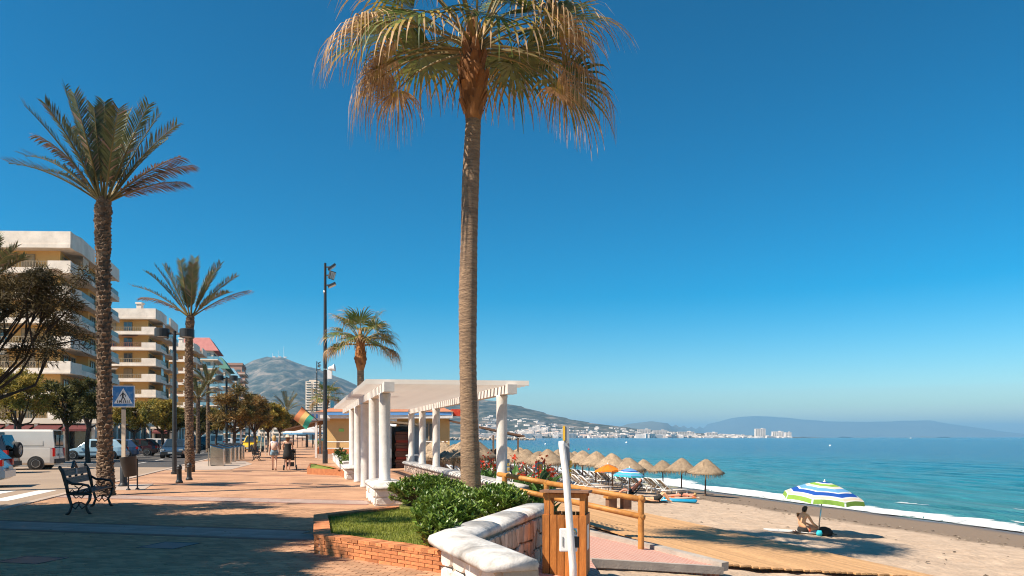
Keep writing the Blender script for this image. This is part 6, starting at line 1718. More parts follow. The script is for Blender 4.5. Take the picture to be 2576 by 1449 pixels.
p = W(-9.4, 58); car('driving_car', 'dark blue car coming down the road behind the lamp post', 'car', (G(442, 1150).x, G(442, 1150).y, -.03), math.atan2(-UY, -UX), 4.2, 1.75, 1.5, carpaint('navy_paint', (.025, .05, .085)), 'hatch', .32)
car('parked_car', 'black estate car parked right of the sunlit palm trunk', 'car', rear_at(527, 98, 4.4, NI), NI, 4.4, 1.8, 1.72, carpaint('black_paint_far', (.018, .018, .02)), 'suv', .35)
car('parked_van', 'teal grey minibus parked beside the steel containers', 'minibus', rear_at(566, 116, 4.9, NI), NI, 4.9, 1.85, 2.05, carpaint('teal_paint', (.10, .19, .24)), 'mpv', .34)
car('parked_car', 'white car parked beyond the minibus', 'car', rear_at(592, 128, 4.1, NI), NI, 4.1, 1.72, 1.5, carpaint('white_paint', (.68, .64, .6)), 'hatch', .32)
car('parked_car', 'pale blue car parked near the third lamp post', 'car', rear_at(625, 140, 4.1, NI), NI, 4.1, 1.72, 1.5, carpaint('pale_blue_paint', (.16, .30, .42)), 'hatch', .32)
car('yellow_car', 'small yellow utility car on the promenade edge under the trees', 'car', (G(637, 1136).x, G(637, 1136).y, 0), NI + 1.3, 3.0, 1.6, 1.75, M['yellow'], 'mpv', .3)
for i in range(9):                             # rest of the row, seen as small shapes below the trees
    s_, t_ = -14.2, 150 + i * 9
    p = W(s_, t_); car('parked_car', ['dark grey', 'white', 'silver', 'blue'][i % 4] + ' car small in the distance, number %s of the far parked row' % ['one', 'two', 'three', 'four', 'five', 'six', 'seven', 'eight', 'nine'][i], 'car', (p.x, p.y, -.03), NI, 4.1, 1.72, 1.5, carpaint('far_paint', [(.05, .05, .055), (.66, .62, .58), (.42, .4, .38), (.06, .12, .22)][i % 4]), 'hatch', .32)
# tree stakes and thin poles along the row
for i, (px, py) in enumerate(((655, 1150), (668, 1146), (676, 1146), (690, 1142), (700, 1140))):
    p = G(px, py); t = thing('tree_stake', ['first', 'second', 'third', 'fourth', 'fifth'][i] + ' pale slanting tree stake counted from the yellow car', 'stake', p, group='pale stakes along the tree row')
    part('stake', MB().tube([(0, 0, 0), (.12 * (-1) ** i, 0, 2.0)], .045, 6), M['bld_cream'], t); part('tie', MB().lathe([(.06, 1.6), (.06, 1.66)], (.1 * (-1) ** i, 0, 0), 8), M['irongrey'], t)
p = G(606, 1152); t = thing('service_post', 'white curved service post behind the steel containers', 'post', p)
part('post', MB().tube([(0, 0, 0), (0, 0, 2.3), (-.05, 0, 2.5), (-.25, 0, 2.6)], .07, 8), M['plastic'], t); part('panel', MB().box((-.25, 0, 2.55), (.2, .15, .25)), M['plastic'], t)

# ------------------------------------------------------------------ beach: thatched shades and loungers
def thatch_meshes(seed):
    r = random.Random(seed); n = 36
    prof = [(1.09, 1.42), (1.11, 1.47), (.95, 1.60), (.72, 1.78), (.48, 1.99), (.27, 2.16), (.12, 2.25), (.02, 2.29)]
    mb = MB(); vs_ = []; fs_ = []
    for i, (q, z) in enumerate(prof):
        for k in range(n):
            a = 2 * math.pi * k / n; j = 1 + r.uniform(-.03, .03) * (1 if i < 5 else 0)
            vs_.append((q * j * math.cos(a), q * j * math.sin(a), z + r.uniform(-.02, .02)))
    for i in range(len(prof) - 1):
        for k in range(n): fs_.append((i * n + k, i * n + (k + 1) % n, (i + 1) * n + (k + 1) % n, (i + 1) * n + k))
    mb.add(vs_, fs_)
    mb.lathe([(1.06, 1.43), (.1, 1.95)], n=n, cap=False)
    can = mb.mesh('canopy', M['thatch'], True)
    mb = MB()
    for k in range(300):
        a = r.uniform(0, 6.283); q = r.uniform(.98, 1.12); z0 = r.uniform(1.44, 1.56); ln = r.uniform(.1, .34) * (1.3 if noise.noise((a * 1.5, seed, 0)) > .1 else .8)
        c = Vector((math.cos(a) * q, math.sin(a) * q, z0)); tn = Vector((-math.sin(a), math.cos(a), 0)) * r.uniform(.008, .02); e = c + Vector((math.cos(a) * .03, math.sin(a) * .03, -ln)) + tn * r.uniform(-2, 2)
        mb.add([c - tn, c + tn, e + tn * .4, e - tn * .4], [(0, 1, 2, 3)])
    for k in range(260):                       # loose reeds on the slope
        a = r.uniform(0, 6.283); f = r.random(); q = lerp(.2, 1.05, f); z = interp([(b, c) for b, c in reversed(prof[1:])], q) + .012
        q2 = q + .12; z2 = interp([(b, c) for b, c in reversed(prof[1:])], min(1.1, q2)) + .01
        tn = Vector((-math.sin(a), math.cos(a), 0)) * .012
        mb.add([Vector((math.cos(a) * q, math.sin(a) * q, z)) - tn, Vector((math.cos(a) * q, math.sin(a) * q, z)) + tn, Vector((math.cos(a) * q2, math.sin(a) * q2, z2))], [(0, 1, 2)])
    fr = mb.mesh('fringe', M['fringe'])
    po = MB().tube([(0, 0, -.4), (.01, 0, 1.0), (0, 0, 2.1)], [.05, .046, .04], 8).mesh('pole', M['pole'])
    return can, fr, po
TM = [thatch_meshes(i) for i in range(4)]
rr = random.Random(12)
rows = [(25.1, 41.6, 2.85, 16, 'seaward'), (19.5, 41.2, 2.6, 16, 'second'), (15.5, 44.4, 2.45, 15, 'third'), (8.3, 35.0, 2.7, 16, 'landward')]
ordn = ['nearest', 'second nearest', 'third nearest', 'fourth nearest', 'fifth nearest']
for (s_, t0, dt, n, rn) in rows:
    for i in range(n):
        p = W(s_ + rr.uniform(-.15, .15), t0 + i * dt + (rr.uniform(-.15, .15) if i else 0)); z = sand_z(p.x, p.y)
        lab = '%s thatched beach shade of the %s row' % (ordn[i], rn) if i < 5 else 'thatched beach shade farther back in the %s row' % rn
        t = thing('thatched_parasol', lab, 'parasol', (p.x, p.y, z), rr.uniform(0, 6.28), 'thatched beach shades, %s row' % rn, sc=rr.uniform(.92, 1.1))
        t.rotation_euler = (rr.uniform(-.06, .06), rr.uniform(-.06, .06), rr.uniform(0, 6.28))
        can, fr, po = TM[(i + n) % 4]
        link('canopy', can, t); link('fringe', fr, t)['kind'] = 'stuff'; link('pole', po, t)
# loungers: feet to the sea (local +x)
def lounger_meshes():
    fr = MB()
    for y in (-.31, .31):
        fr.tube([(-.95, y, .33), (.98, y, .33)], .036, 6); fr.tube([(-.98, y * .97, .98), (-.62, y, .62), (-.18, y, .34)], .036, 6)
        fr.tube([(-.55, y, .6), (-.3, y, .33)], .016, 5); fr.tube([(-.78, y * .9, .33), (-.48, y * .95, .66)], .018, 5)
    fr.tube([(-.98, -.3, .98), (-1.0, 0, 1.0), (-.98, .3, .98)], .03, 6); fr.tube([(.98, -.31, .33), (.98, .31, .33)], .028, 6)
    lg = MB()
    for x in (-.7, .8):
        for y in (-.3, .3): pass
    leg = MB().tube([(0, 0, 0), (.06, 0, .33)], [.03, .024], 6)
    back = MB().add([(-.97, -.29, .965), (-.97, .29, .965), (-.19, .29, .345), (-.19, -.29, .345), (-.955, -.29, .95), (-.955, .29, .95), (-.18, .29, .33), (-.18, -.29, .33)], [(0, 1, 2, 3), (7, 6, 5, 4), (0, 4, 5, 1), (2, 6, 7, 3), (1, 5, 6, 2), (3, 7, 4, 0)])
    seat = MB().box((.4, 0, .345), (1.14, .58, .02))
    cu = MB().add([(-.93, -.27, 1.02), (-.93, .27, 1.02), (-.17, .27, .40), (-.17, -.27, .40), (.95, .27, .40), (.95, -.27, .40), (-.97, -.27, .975), (-.97, .27, .975), (-.19, .27, .352), (-.19, -.27, .352), (.95, .27, .36), (.95, -.27, .36)], [(0, 1, 2, 3), (3, 2, 4, 5), (0, 6, 7, 1), (0, 3, 9, 6), (1, 7, 8, 2), (3, 5, 11, 9), (2, 8, 10, 4), (4, 10, 11, 5)])
    return fr, leg, back, seat, cu
fr, leg, back, seat, cu = lounger_meshes()
LM = dict(frame=fr.mesh('frame', M['plastic'], True), leg=leg.mesh('leg', M['plastic']), back=back.mesh('backrest', M['mesh_tan']), seat=seat.mesh('seat', M['mesh_tan']), cu_o=cu.mesh('cushion', M['mesh_olive']), cu_b=cu.mesh('cushion', M['mesh_blue']))
one = MB()
for q in (fr, back, seat): one.add(q.v, q.f, 0 if q is fr else 1)
for x in (-.7, .8):
    for y in (-.3, .3): one.tube([(x, y, 0), (x + .06, y, .33)], .028, 5)
ONE = one.mesh('sun_lounger', [M['plastic'], M['mesh_tan']])
lrows = [(22.3, 40.6, 1.12, 26, 'seaward', 'cu_o'), (17.3, 41.2, 1.08, 28, 'second', 'cu_b'), (13.2, 43.0, 1.05, 24, 'third', 'cu_b'), (10.6, 37.0, 1.1, 20, 'landward', 'cu_b')]
for (s_, t0, dt, n, rn, ck) in lrows:
    for i in range(n):
        t_ = t0 + i * dt + (.35 if i % 2 else 0) + rr.uniform(-.06, .06)
        p = W(s_ + rr.uniform(-.15, .15), t_); z = sand_z(p.x, p.y) - .01
        lab = '%s white sun lounger of the %s row with its back raised' % (ordn[i], rn) if i < 5 else 'white sun lounger farther back in the %s row' % rn
        gp = 'white sun loungers, %s row' % rn; rz = RA + rr.uniform(-.04, .04)
        if i < 14:
            t = thing('sun_lounger', lab, 'sun lounger', (p.x, p.y, z), rz, gp)
            link('frame', LM['frame'], t); link('backrest', LM['back'], t); link('seat', LM['seat'], t)
            for x in (-.7, .8):
                for y in (-.3, .3): link('leg', LM['leg'], t, (x, y, 0))
            if rr.random() < .6 and i != 0: link('cushion', LM[ck], t)
        else:
            tag(link('sun_lounger', ONE, None, (p.x, p.y, z), rz), lab, 'sun lounger', gp)

# ------------------------------------------------------------------ fabric parasols
def parasol(name, label, loc, H, Rr, drop, bands, valance, pole_m, tilt=(0, 0), n=8, rz=0, vgap=False):
    t = thing(name, label, 'parasol', loc, 0)
    T_ = Matrix.Rotation(tilt[0], 4, 'X') @ Matrix.Rotation(tilt[1], 4, 'Y')
    mats = []; mb = MB(); sub = 4
    for bi, (f0, f1, mk) in enumerate(bands):
        if M[mk] not in mats: mats.append(M[mk])
        mi = mats.index(M[mk])
        def P(f, k, j):
            a0 = rz + 2 * math.pi * k / n; a1 = rz + 2 * math.pi * (k + 1) / n; u = j / sub
            q = Vector((math.cos(a0), math.sin(a0), 0)).lerp(Vector((math.cos(a1), math.sin(a1), 0)), u)
            sagx = .05 * math.sin(math.pi * u) * f * f
            return Vector((q.x * Rr * f, q.y * Rr * f, H - drop * (f ** 1.55) + sagx * Rr * .6))
        for k in range(n):
            for j in range(sub): mb.add([P(f0, k, j), P(f0, k, j + 1), P(f1, k, j + 1), P(f1, k, j)], [(3, 2, 1, 0)], mi)
    o = part('canopy', mb.xf(T_), mats, t)
    if valance:
        vb = MB()
        for k in range(n):
            for j in range(sub):
                u0, u1 = (j + .12 if j == 0 else j), (j + .88 if j == sub - 1 else j + 1)
                a = P(1, k, u0); b = P(1, k, u1); h = .115 * Rr
                dn = lambda q: q + Vector((q.x * .03, q.y * .03, -h))
                vb.add([a, b, dn(b), dn(a)], [(3, 2, 1, 0)])
        part('valance', vb.xf(T_), M[valance], t)
    po = MB().tube([(0, 0, -.25), T_ @ Vector((0, 0, H * .45)) * .0 + Vector((0, 0, .35)), T_ @ Vector((0, 0, H))], [.026, .025, .02], 10)
    part('pole', po, M[pole_m], t, True)
    rb = MB()
    for k in range(n):
        a = rz + 2 * math.pi * k / n; pts = [Vector((math.cos(a) * Rr * f, math.sin(a) * Rr * f, H - drop * (f ** 1.55) - .015)) for f in (.03, .35, .7, .98)]
        rb.tube(pts, .006, 4)
    part('rib', rb.xf(T_), M['steel'], t)
    part('finial', MB().lathe([(.05, -.01), (.05, .01), (.018, .02), (.022, .07), (.008, .085)], (0, 0, H), 10).xf(T_), M['plastic'], t, True)
    return t
bz_ = lambda p: (p.x, p.y, sand_z(p.x, p.y))
pu = Vector((10.5, 25.0, 0))
parasol('striped_parasol', 'blue white and green striped parasol planted in the sand at the right', bz_(pu), 1.80, 1.30, .50,
        [(.02, .16, 'f_blue'), (.16, .235, 'f_white'), (.235, .375, 'f_green'), (.375, .41, 'f_white'), (.41, .455, 'f_cream'), (.455, .485, 'f_white'), (.485, .64, 'f_sky'), (.64, .69, 'f_white'), (.69, .84, 'f_blue'), (.84, .885, 'f_white'), (.885, .965, 'f_cream'), (.965, 1.0, 'f_white')], 'f_green', 'steel', (R(4), R(4)), 8, R(8))
pb_ = Vector((6.5, 41.0, 0))
parasol('striped_parasol', 'small turquoise and violet striped parasol above the lying man', bz_(pb_), 1.62, .86, .42,
        [(.02, .18, 'f_sky'), (.18, .30, 'f_teal'), (.30, .42, 'f_violet'), (.42, .52, 'f_sky'), (.52, .64, 'f_blue'), (.64, .74, 'f_white'), (.74, .86, 'f_teal'), (.86, 1.0, 'f_sky')], 'f_teal', 'plastic', (0, R(3)), 8, 0)
po_ = Vector((5.95, 45.0, 0))
parasol('orange_parasol', 'plain orange parasol among the loungers', bz_(po_), 1.72, .84, .38, [(.02, 1.0, 'orange')], 'orange', 'irongrey', (0, R(-2)), 8, .2)
# ------------------------------------------------------------------ people
def body(parent, J, m, edges=None, name='body'):
    """J: name -> (x, y, z, radius); one skinned surface"""
    E_ = edges or [('pelvis', 'spine'), ('spine', 'chest'), ('chest', 'neck'), ('neck', 'head'), ('head', 'crown'), ('chest', 'sl'), ('chest', 'sr'), ('sl', 'el'), ('el', 'wl'), ('wl', 'hl'), ('sr', 'er'), ('er', 'wr'), ('wr', 'hr'),
                   ('pelvis', 'pl'), ('pelvis', 'pr'), ('pl', 'kl'), ('kl', 'al'), ('al', 'tl'), ('pr', 'kr'), ('kr', 'ar'), ('ar', 'tr')]
    J = dict(J)
    for s in 'lr':                             # fingers: rooted in the palm, unequal and slightly curled
        h = Vector(J['h' + s][:3]); w = Vector(J['w' + s][:3]); d = (h - w).normalized()
        sd = d.cross(Vector((.3, .9, .2))).normalized(); nn = sd.cross(d)
        for k, (off, ln) in enumerate(((-.03, .055), (-.01, .075), (.01, .08), (.03, .07))):
            J['f%s%d' % (s, k)] = (*(h + sd * off + d * ln * .55), .009); J['g%s%d' % (s, k)] = (*(h + sd * off * 1.1 + d * ln - nn * .015), .008)
            E_ = E_ + [('h' + s, 'f%s%d' % (s, k)), ('f%s%d' % (s, k), 'g%s%d' % (s, k))]
        J['u' + s] = (*(w.lerp(h, .6) - sd * .045 + d * .02), .01); E_ = E_ + [('h' + s, 'u' + s)]
    names = list(J); idx = {k: i for i, k in enumerate(names)}
    me = bpy.data.meshes.new(name)
    me.from_pydata([J[k][:3] for k in names], [(idx[a], idx[b]) for a, b in E_], [])
    me.materials.append(m)
    o = link(name, me, parent)
    sk = o.modifiers.new('skin', 'SKIN'); sk.use_smooth_shade = True
    if not me.skin_vertices: 
        bpy.context.view_layer.objects.active = o
        bpy.ops.mesh.customdata_skin_add()
    for i, k in enumerate(names):
        sv = me.skin_vertices[0].data[i]; sv.radius = (J[k][3], J[k][3]); sv.use_root = (k == 'pelvis')
    sub = o.modifiers.new('subd', 'SUBSURF'); sub.levels = 1; sub.render_levels = 1
    return o
def ell(mb, pts, n=14, mi=0):                  # stacked ellipses (x, y, z, rx, ry)
    vs_ = []; fs_ = []
    for (x, y, z, a, b) in pts:
        for k in range(n):
            t = 2 * math.pi * k / n; vs_.append((x + a * math.cos(t), y + b * math.sin(t), z))
    for i in range(len(pts) - 1):
        for k in range(n): fs_.append((i * n + k, i * n + (k + 1) % n, (i + 1) * n + (k + 1) % n, (i + 1) * n + k))
    fs_.append(tuple(range(n - 1, -1, -1))); fs_.append(tuple((len(pts) - 1) * n + k for k in range(n)))
    return mb.add(vs_, fs_, mi)
def walker(H=1.66, stride=.12, arms=None):     # x right, y forward
    k = H / 1.66
    J = dict(pelvis=(0, 0, .93, .115), spine=(0, .01, 1.12, .095), chest=(0, 0, 1.29, .105), neck=(0, 0, 1.44, .048), head=(0, .015, 1.53, .078), crown=(0, .0, 1.60, .07),
             sl=(-.165, 0, 1.375, .052), el=(-.215, -.03, 1.12, .037), wl=(-.215, .04, .89, .026), hl=(-.21, .06, .82, .024), sr=(.165, 0, 1.375, .052), er=(.215, .0, 1.12, .037), wr=(.22, .1, .9, .026), hr=(.22, .13, .83, .024),
             pl=(-.085, 0, .88, .088), kl=(-.08, stride * .5, .49, .05), al=(-.07, stride, .09, .034), tl=(-.075, stride + .12, .03, .03), pr=(.085, 0, .88, .088), kr=(.08, -.02, .49, .05), ar=(.07, -stride, .1, .034), tr=(.075, -stride + .12, .03, .03))
    if arms: J.update(arms)
    return {a: (q[0] * k, q[1] * k, q[2] * k, q[3] * k) for a, q in J.items()}
FW = math.atan2(UY, UX) - math.pi / 2          # local +y along the promenade
p = G(690, 1183)
w1 = thing('person', 'woman with fair hair in a pale top and denim shorts walking away with a backpack', 'person', p, FW)
body(w1, walker(1.66, .14), M['skin_pale'])
part('top', ell(MB(), [(0, .0, .93, .165, .125), (0, .01, 1.1, .145, .115), (0, 0, 1.28, .175, .125), (0, 0, 1.38, .185, .1), (0, 0, 1.43, .09, .07)]), M['lilac'], w1, True)
mb = ell(MB(), [(0, 0, .82, .19, .15), (0, 0, .95, .165, .13), (0, 0, 1.0, .15, .125)])
for sg in (-1, 1): ell(mb, [(sg * .09, .01, .72, .108, .115), (sg * .09, 0, .86, .1, .12)])
part('shorts', mb, M['denim'], w1, True)
part('hair', ell(MB(), [(0, -.05, 1.36, .05, .03), (0, -.045, 1.46, .085, .06), (0, -.02, 1.56, .1, .1), (0, -.005, 1.65, .085, .09), (0, 0, 1.69, .03, .03)]), M['hair_blond'], w1, True)
bp = part('backpack', ell(MB(), [(0, -.17, .98, .09, .05), (0, -.185, 1.05, .13, .085), (0, -.18, 1.2, .125, .08), (0, -.16, 1.32, .08, .05)]), M['peach'], w1, True)
part('strap', MB().tube([(-.09, -.11, 1.02), (-.1, -.1, 1.36), (-.09, .06, 1.4)], .014, 6).tube([(.09, -.11, 1.02), (.1, -.1, 1.36), (.09, .06, 1.4)], .014, 6), M['peach'], w1)
mb = MB()
for sg, y in ((-1, .14), (1, -.14)): mb.box((sg * .072, y + .05, .02), (.09, .25, .035))
part('sandal', mb, M['hair_red'], w1)
p = G(724, 1184)
w2 = thing('person', 'woman in a strapless black dress and straw hat pushing a stroller', 'person', p, FW)
arms = dict(er=(.23, .12, 1.14, .037), wr=(.2, .34, 1.02, .026), hr=(.19, .41, 1.02, .024), el=(-.23, .1, 1.14, .037), wl=(-.14, .32, 1.02, .026), hl=(-.1, .4, 1.02, .024))
body(w2, walker(1.68, .08, arms), M['skin_pale'])
part('dress', ell(MB(), [(0, 0, .56, .245, .2), (0, 0, .75, .225, .185), (0, 0, .93, .19, .16), (0, .01, 1.1, .15, .125), (0, 0, 1.26, .17, .125), (0, 0, 1.3, .165, .12)]), M['black_cloth'], w2, True)
part('hair', ell(MB(), [(0, -.05, 1.4, .06, .04), (0, -.04, 1.5, .1, .08), (0, -.01, 1.6, .1, .1)]), M['hair_red'], w2, True)
part('hat', ell(MB(), [(0, 0, 1.595, .19, .2), (0, 0, 1.61, .185, .195), (0, 0, 1.62, .105, .115), (0, 0, 1.7, .095, .1), (0, 0, 1.73, .05, .06)], 20), M['straw'], w2, True)
mb = MB()
for sg, y in ((-1, .08), (1, -.08)): mb.box((sg * .072, y + .05, .02), (.09, .25, .035))
part('sandal', mb, M['straw'], w2)
sp = Vector((p.x, p.y, 0)) + Matrix.Rotation(FW, 3, 'Z') @ Vector((.1, .72, 0))
sr = thing('stroller', 'dark stroller with a navy hood in front of the woman in black', 'stroller', sp, FW)
mb = MB()
for x in (-.25, .25):
    mb.tube([(x, -.3, 1.02), (x, -.05, .62), (x, .3, .16)], .016, 6); mb.tube([(x, .05, .6), (x, -.32, .14)], .016, 6)
mb.tube([(-.25, -.3, 1.02), (.25, -.3, 1.02)], .02, 6)
part('frame', mb, M['irongrey'], sr)
part('seat', MB().box((0, .02, .52), (.42, .4, .08)).box((0, -.16, .72), (.42, .08, .42)), M['black_cloth'], sr)
mb = MB(); n = 10
for j in range(n + 1):
    a = math.pi * j / n
    for i in range(7):
        b = R(-30 + 20 * i); mb.v.append((.26 * math.cos(a), -.08 + .34 * math.sin(a) * math.sin(b) , .82 + .3 * math.sin(a) * math.cos(b)))
for j in range(n):
    for i in range(6): mb.f.append([j * 7 + i, j * 7 + i + 1, (j + 1) * 7 + i + 1, (j + 1) * 7 + i]); mb.m.append(0)
part('hood', mb, M['navy'], sr, True)
part('basket', MB().box((0, 0, .28), (.38, .42, .2)), M['black_cloth'], sr)
wt = MB().lathe([(.04, -.025), (.11, -.03), (.12, 0), (.11, .03), (.04, .025)], n=14).xf(Matrix.Rotation(R(90), 4, 'Y')).mesh('wheel', M['tyre'])
for x in (-.3, .3):
    for y in (-.32, .3): link('wheel', wt, sr, (x, y, .12))
# distant walker
p = G(762, 1112)
c = thing('person', 'distant person in dark clothes far down the promenade', 'person', p, FW + 2)
body(c, walker(1.7, .1), M['skin_pale']); part('clothes', ell(MB(), [(0, 0, .5, .2, .17), (0, 0, .9, .2, .16), (0, 0, 1.2, .18, .13), (0, 0, 1.42, .14, .1)]), M['black_cloth'], c, True); part('hair', ell(MB(), [(0, -.04, 1.48, .08, .05), (0, -.01, 1.6, .09, .09), (0, 0, 1.68, .04, .04)]), M['hair_dark'], c, True)

# seated man under the striped parasol; local +x to the right of the picture, +y away from the camera
mp_ = Vector((9.98, 25.15, 0)); z = sand_z(mp_.x, mp_.y)
mn = thing('person', 'man with dark hair in swim trunks sitting on the sand under the striped parasol', 'person', (mp_.x, mp_.y, z), R(12))
J = dict(pelvis=(0, 0, .13, .125), spine=(.0, .02, .32, .125), chest=(.03, .03, .52, .13), neck=(.10, .05, .68, .055), head=(.15, .06, .77, .08), crown=(.16, .06, .845, .075),
         sr=(.13, -.14, .60, .062), er=(.24, -.24, .34, .045), wr=(.48, -.17, .20, .032), hr=(.55, -.15, .18, .028), sl=(-.02, .2, .60, .062), el=(.15, .3, .36, .045), wl=(.40, .2, .24, .032), hl=(.47, .17, .22, .028),
         pr=(.08, -.1, .12, .1), kr=(.48, -.14, .15, .062), ar=(.88, -.1, .07, .04), tr=(.98, -.1, .14, .03), pl=(.08, .1, .12, .1), kl=(.48, .12, .17, .062), al=(.86, .1, .07, .04), tl=(.96, .1, .14, .03))
body(mn, J, M['skin'])
part('trunks', ell(MB(), [(.03, 0, .0, .17, .19), (.03, 0, .1, .19, .2), (.02, 0, .19, .155, .175)], 16), M['black_cloth'], mn, True)
part('trunks_trim', MB().box((.17, -.19, .12), (.03, .02, .14)), M['red_petal'], mn)
part('hair', ell(MB(), [(.1, .05, .70, .05, .06), (.12, .06, .77, .085, .09), (.15, .06, .86, .085, .09), (.16, .06, .90, .04, .04)]), M['hair_dark'], mn, True)
tw = thing('towel', 'white towel spread on the sand under the sitting man', 'towel', (mp_.x - .2, mp_.y, z), R(8))
mb = MB(); nx, ny = 24, 8
for i in range(nx + 1):
    for j in range(ny + 1):
        x = -1.2 + 2.4 * i / nx; y = -.5 + 1.0 * j / ny; q = tw.matrix_basis @ Vector((x, y, 0)); mb.v.append((x, y, sand_z(q.x, q.y) - z + .035 + .012 * noise.noise((x * 4, y * 4, 0))))
for i in range(nx):
    for j in range(ny): a = i * (ny + 1) + j; mb.f.append([a, a + ny + 1, a + ny + 2, a + 1]); mb.m.append(0)
part('cloth', mb, M['f_white'], tw, True); part('hem', MB().box((-1.19, 0, .05), (.03, 1.0, .02)), M['f_cream'], tw)
bg_ = Vector((10.5, 24.7, 0)); z = sand_z(bg_.x, bg_.y)
t = thing('beach_bag', 'black beach bag with a bright cyan bundle at the parasol foot', 'bag', (bg_.x, bg_.y, z), .1)
o = part('body', ell(MB(), [(.08, 0, -.02, .24, .13), (.1, 0, .1, .26, .14), (.06, 0, .22, .2, .1), (.02, 0, .28, .08, .05)], 12), M['black_cloth'], t, True)
part('bundle', ell(MB(), [(-.2, -.12, -.01, .08, .06), (-.2, -.13, .08, .11, .08), (-.19, -.12, .17, .07, .05)], 12), M['cyan_cloth'], t, True)
part('strap', MB().tube([(.1, -.1, .15), (.3, -.15, .05), (.42, -.12, .02)], .015, 6), M['black_cloth'], t)
fp2 = Vector((9.6, 24.7, 0)); t = thing('flip_flops', 'dark pair of flip flops lying left of the bag', 'sandals', (fp2.x, fp2.y, sand_z(fp2.x, fp2.y) + .03), .5)
part('sole', MB().box((-.09, 0, .01), (.1, .26, .025)).box((.08, .05, .01), (.1, .26, .025), rz=.4), M['hair_dark'], t); part('strap', MB().tube([(-.13, 0, .02), (-.09, .07, .06), (-.05, 0, .02)], .012, 5).tube([(.04, .05, .02), (.07, .12, .06), (.12, .06, .02)], .012, 5), M['hair_red'], t)

# man resting on a low dark chair with an arm over his head
q = Vector((6.95, 42.2, 0)); z = sand_z(q.x, q.y)
ch = thing('beach_chair', 'low black beach chair near the turquoise parasol', 'chair', (q.x, q.y, z), R(-12))
part('seat', MB().add([(-.55, -.28, .12), (.1, -.28, .16), (.1, .28, .16), (-.55, .28, .12), (-.55, -.28, .05), (.1, -.28, .09), (.1, .28, .09), (-.55, .28, .05)], [(0, 1, 2, 3), (7, 6, 5, 4), (0, 4, 5, 1), (1, 5, 6, 2), (2, 6, 7, 3), (3, 7, 4, 0)]), M['black_cloth'], ch)
part('back', MB().beam((.1, 0, .12), (.55, 0, .62), .56, .06), M['black_cloth'], ch)
for x in (-.45, .2):
    for y in (-.26, .26): part('leg', MB().tube([(x, y, 0), (x, y, .12)], .018, 6), M['irongrey'], ch)
m2 = thing('person', 'sunbathing man on a low chair with one arm over his head', 'person', (q.x, q.y, z), R(-12))
J = dict(pelvis=(-.05, 0, .28, .13), spine=(.1, 0, .42, .14), chest=(.26, 0, .58, .14), neck=(.38, 0, .74, .055), head=(.45, 0, .83, .08), crown=(.49, 0, .9, .075),
         sr=(.30, -.18, .68, .062), er=(.50, -.26, .92, .045), wr=(.42, -.1, 1.05, .032), hr=(.38, -.03, 1.05, .028), sl=(.30, .18, .68, .062), el=(.12, .26, .5, .045), wl=(-.1, .2, .42, .032), hl=(-.16, .16, .42, .028),
         pr=(-.1, -.1, .26, .1), kr=(-.5, -.12, .36, .065), ar=(-.85, -.12, .1, .042), tr=(-.95, -.12, .14, .03), pl=(-.1, .1, .26, .1), kl=(-.5, .12, .36, .065), al=(-.85, .12, .1, .042), tl=(-.95, .12, .14, .03))
body(m2, J, M['skin_pink'])
part('trunks', MB().tube([(.0, 0, .34), (-.12, 0, .26), (-.32, 0, .3)], [.165, .19, .17], 14), M['black_cloth'], m2, True)
part('hair', MB().lathe([(.03, -.09), (.085, -.04), (.09, .04), (.03, .1)], (.49, .0, .88), 12), M['hair_dark'], m2, True)
# man lying with knees raised
q = Vector((7.2, 37.3, 0)); z = sand_z(q.x, q.y)
m3 = thing('person', 'man in dark shorts lying on the sand with his knees raised', 'person', (q.x, q.y, z + .02), R(-6))
J = dict(pelvis=(.15, 0, .14, .13), spine=(-.08, 0, .14, .13), chest=(-.3, 0, .15, .13), neck=(-.47, 0, .17, .055), head=(-.57, 0, .19, .08), crown=(-.65, 0, .19, .075),
         sr=(-.36, -.19, .15, .062), er=(-.1, -.28, .08, .045), wr=(.12, -.26, .07, .032), hr=(.19, -.25, .06, .028), sl=(-.36, .19, .15, .062), el=(-.55, .32, .08, .045), wl=(-.72, .2, .1, .032), hl=(-.76, .15, .12, .028),
         pr=(.22, -.1, .14, .1), kr=(.56, -.14, .5, .065), ar=(.82, -.14, .08, .042), tr=(.94, -.14, .04, .03), pl=(.22, .1, .14, .1), kl=(.5, .13, .52, .065), al=(.74, .16, .08, .042), tl=(.86, .16, .04, .03))
body(m3, J, M['skin'])
part('shorts', MB().tube([(.02, 0, .14), (.18, 0, .15), (.28, 0, .2)], [.16, .19, .17], 14).tube([(.22, -.1, .16), (.42, -.125, .36)], [.115, .095], 12).tube([(.22, .1, .16), (.4, .12, .37)], [.115, .095], 12), M['black_cloth'], m3, True)
part('hair', MB().lathe([(.03, -.09), (.085, -.04), (.09, .04), (.03, .09)], (-.65, .0, .19), 12), M['hair_dark'], m3, True)
t = thing('beach_mat', 'dark mat under the man with raised knees', 'mat', (q.x - .25, q.y, z), R(-6)); part('mat', MB().box((0, 0, .03), (1.9, .8, .03)), M['black_cloth'], t); part('border', MB().strip([(-.95, -.4), (.95, -.4), (.95, .4), (-.95, .4), (-.95, -.4)], .04, .03, .05), M['irongrey'], t)
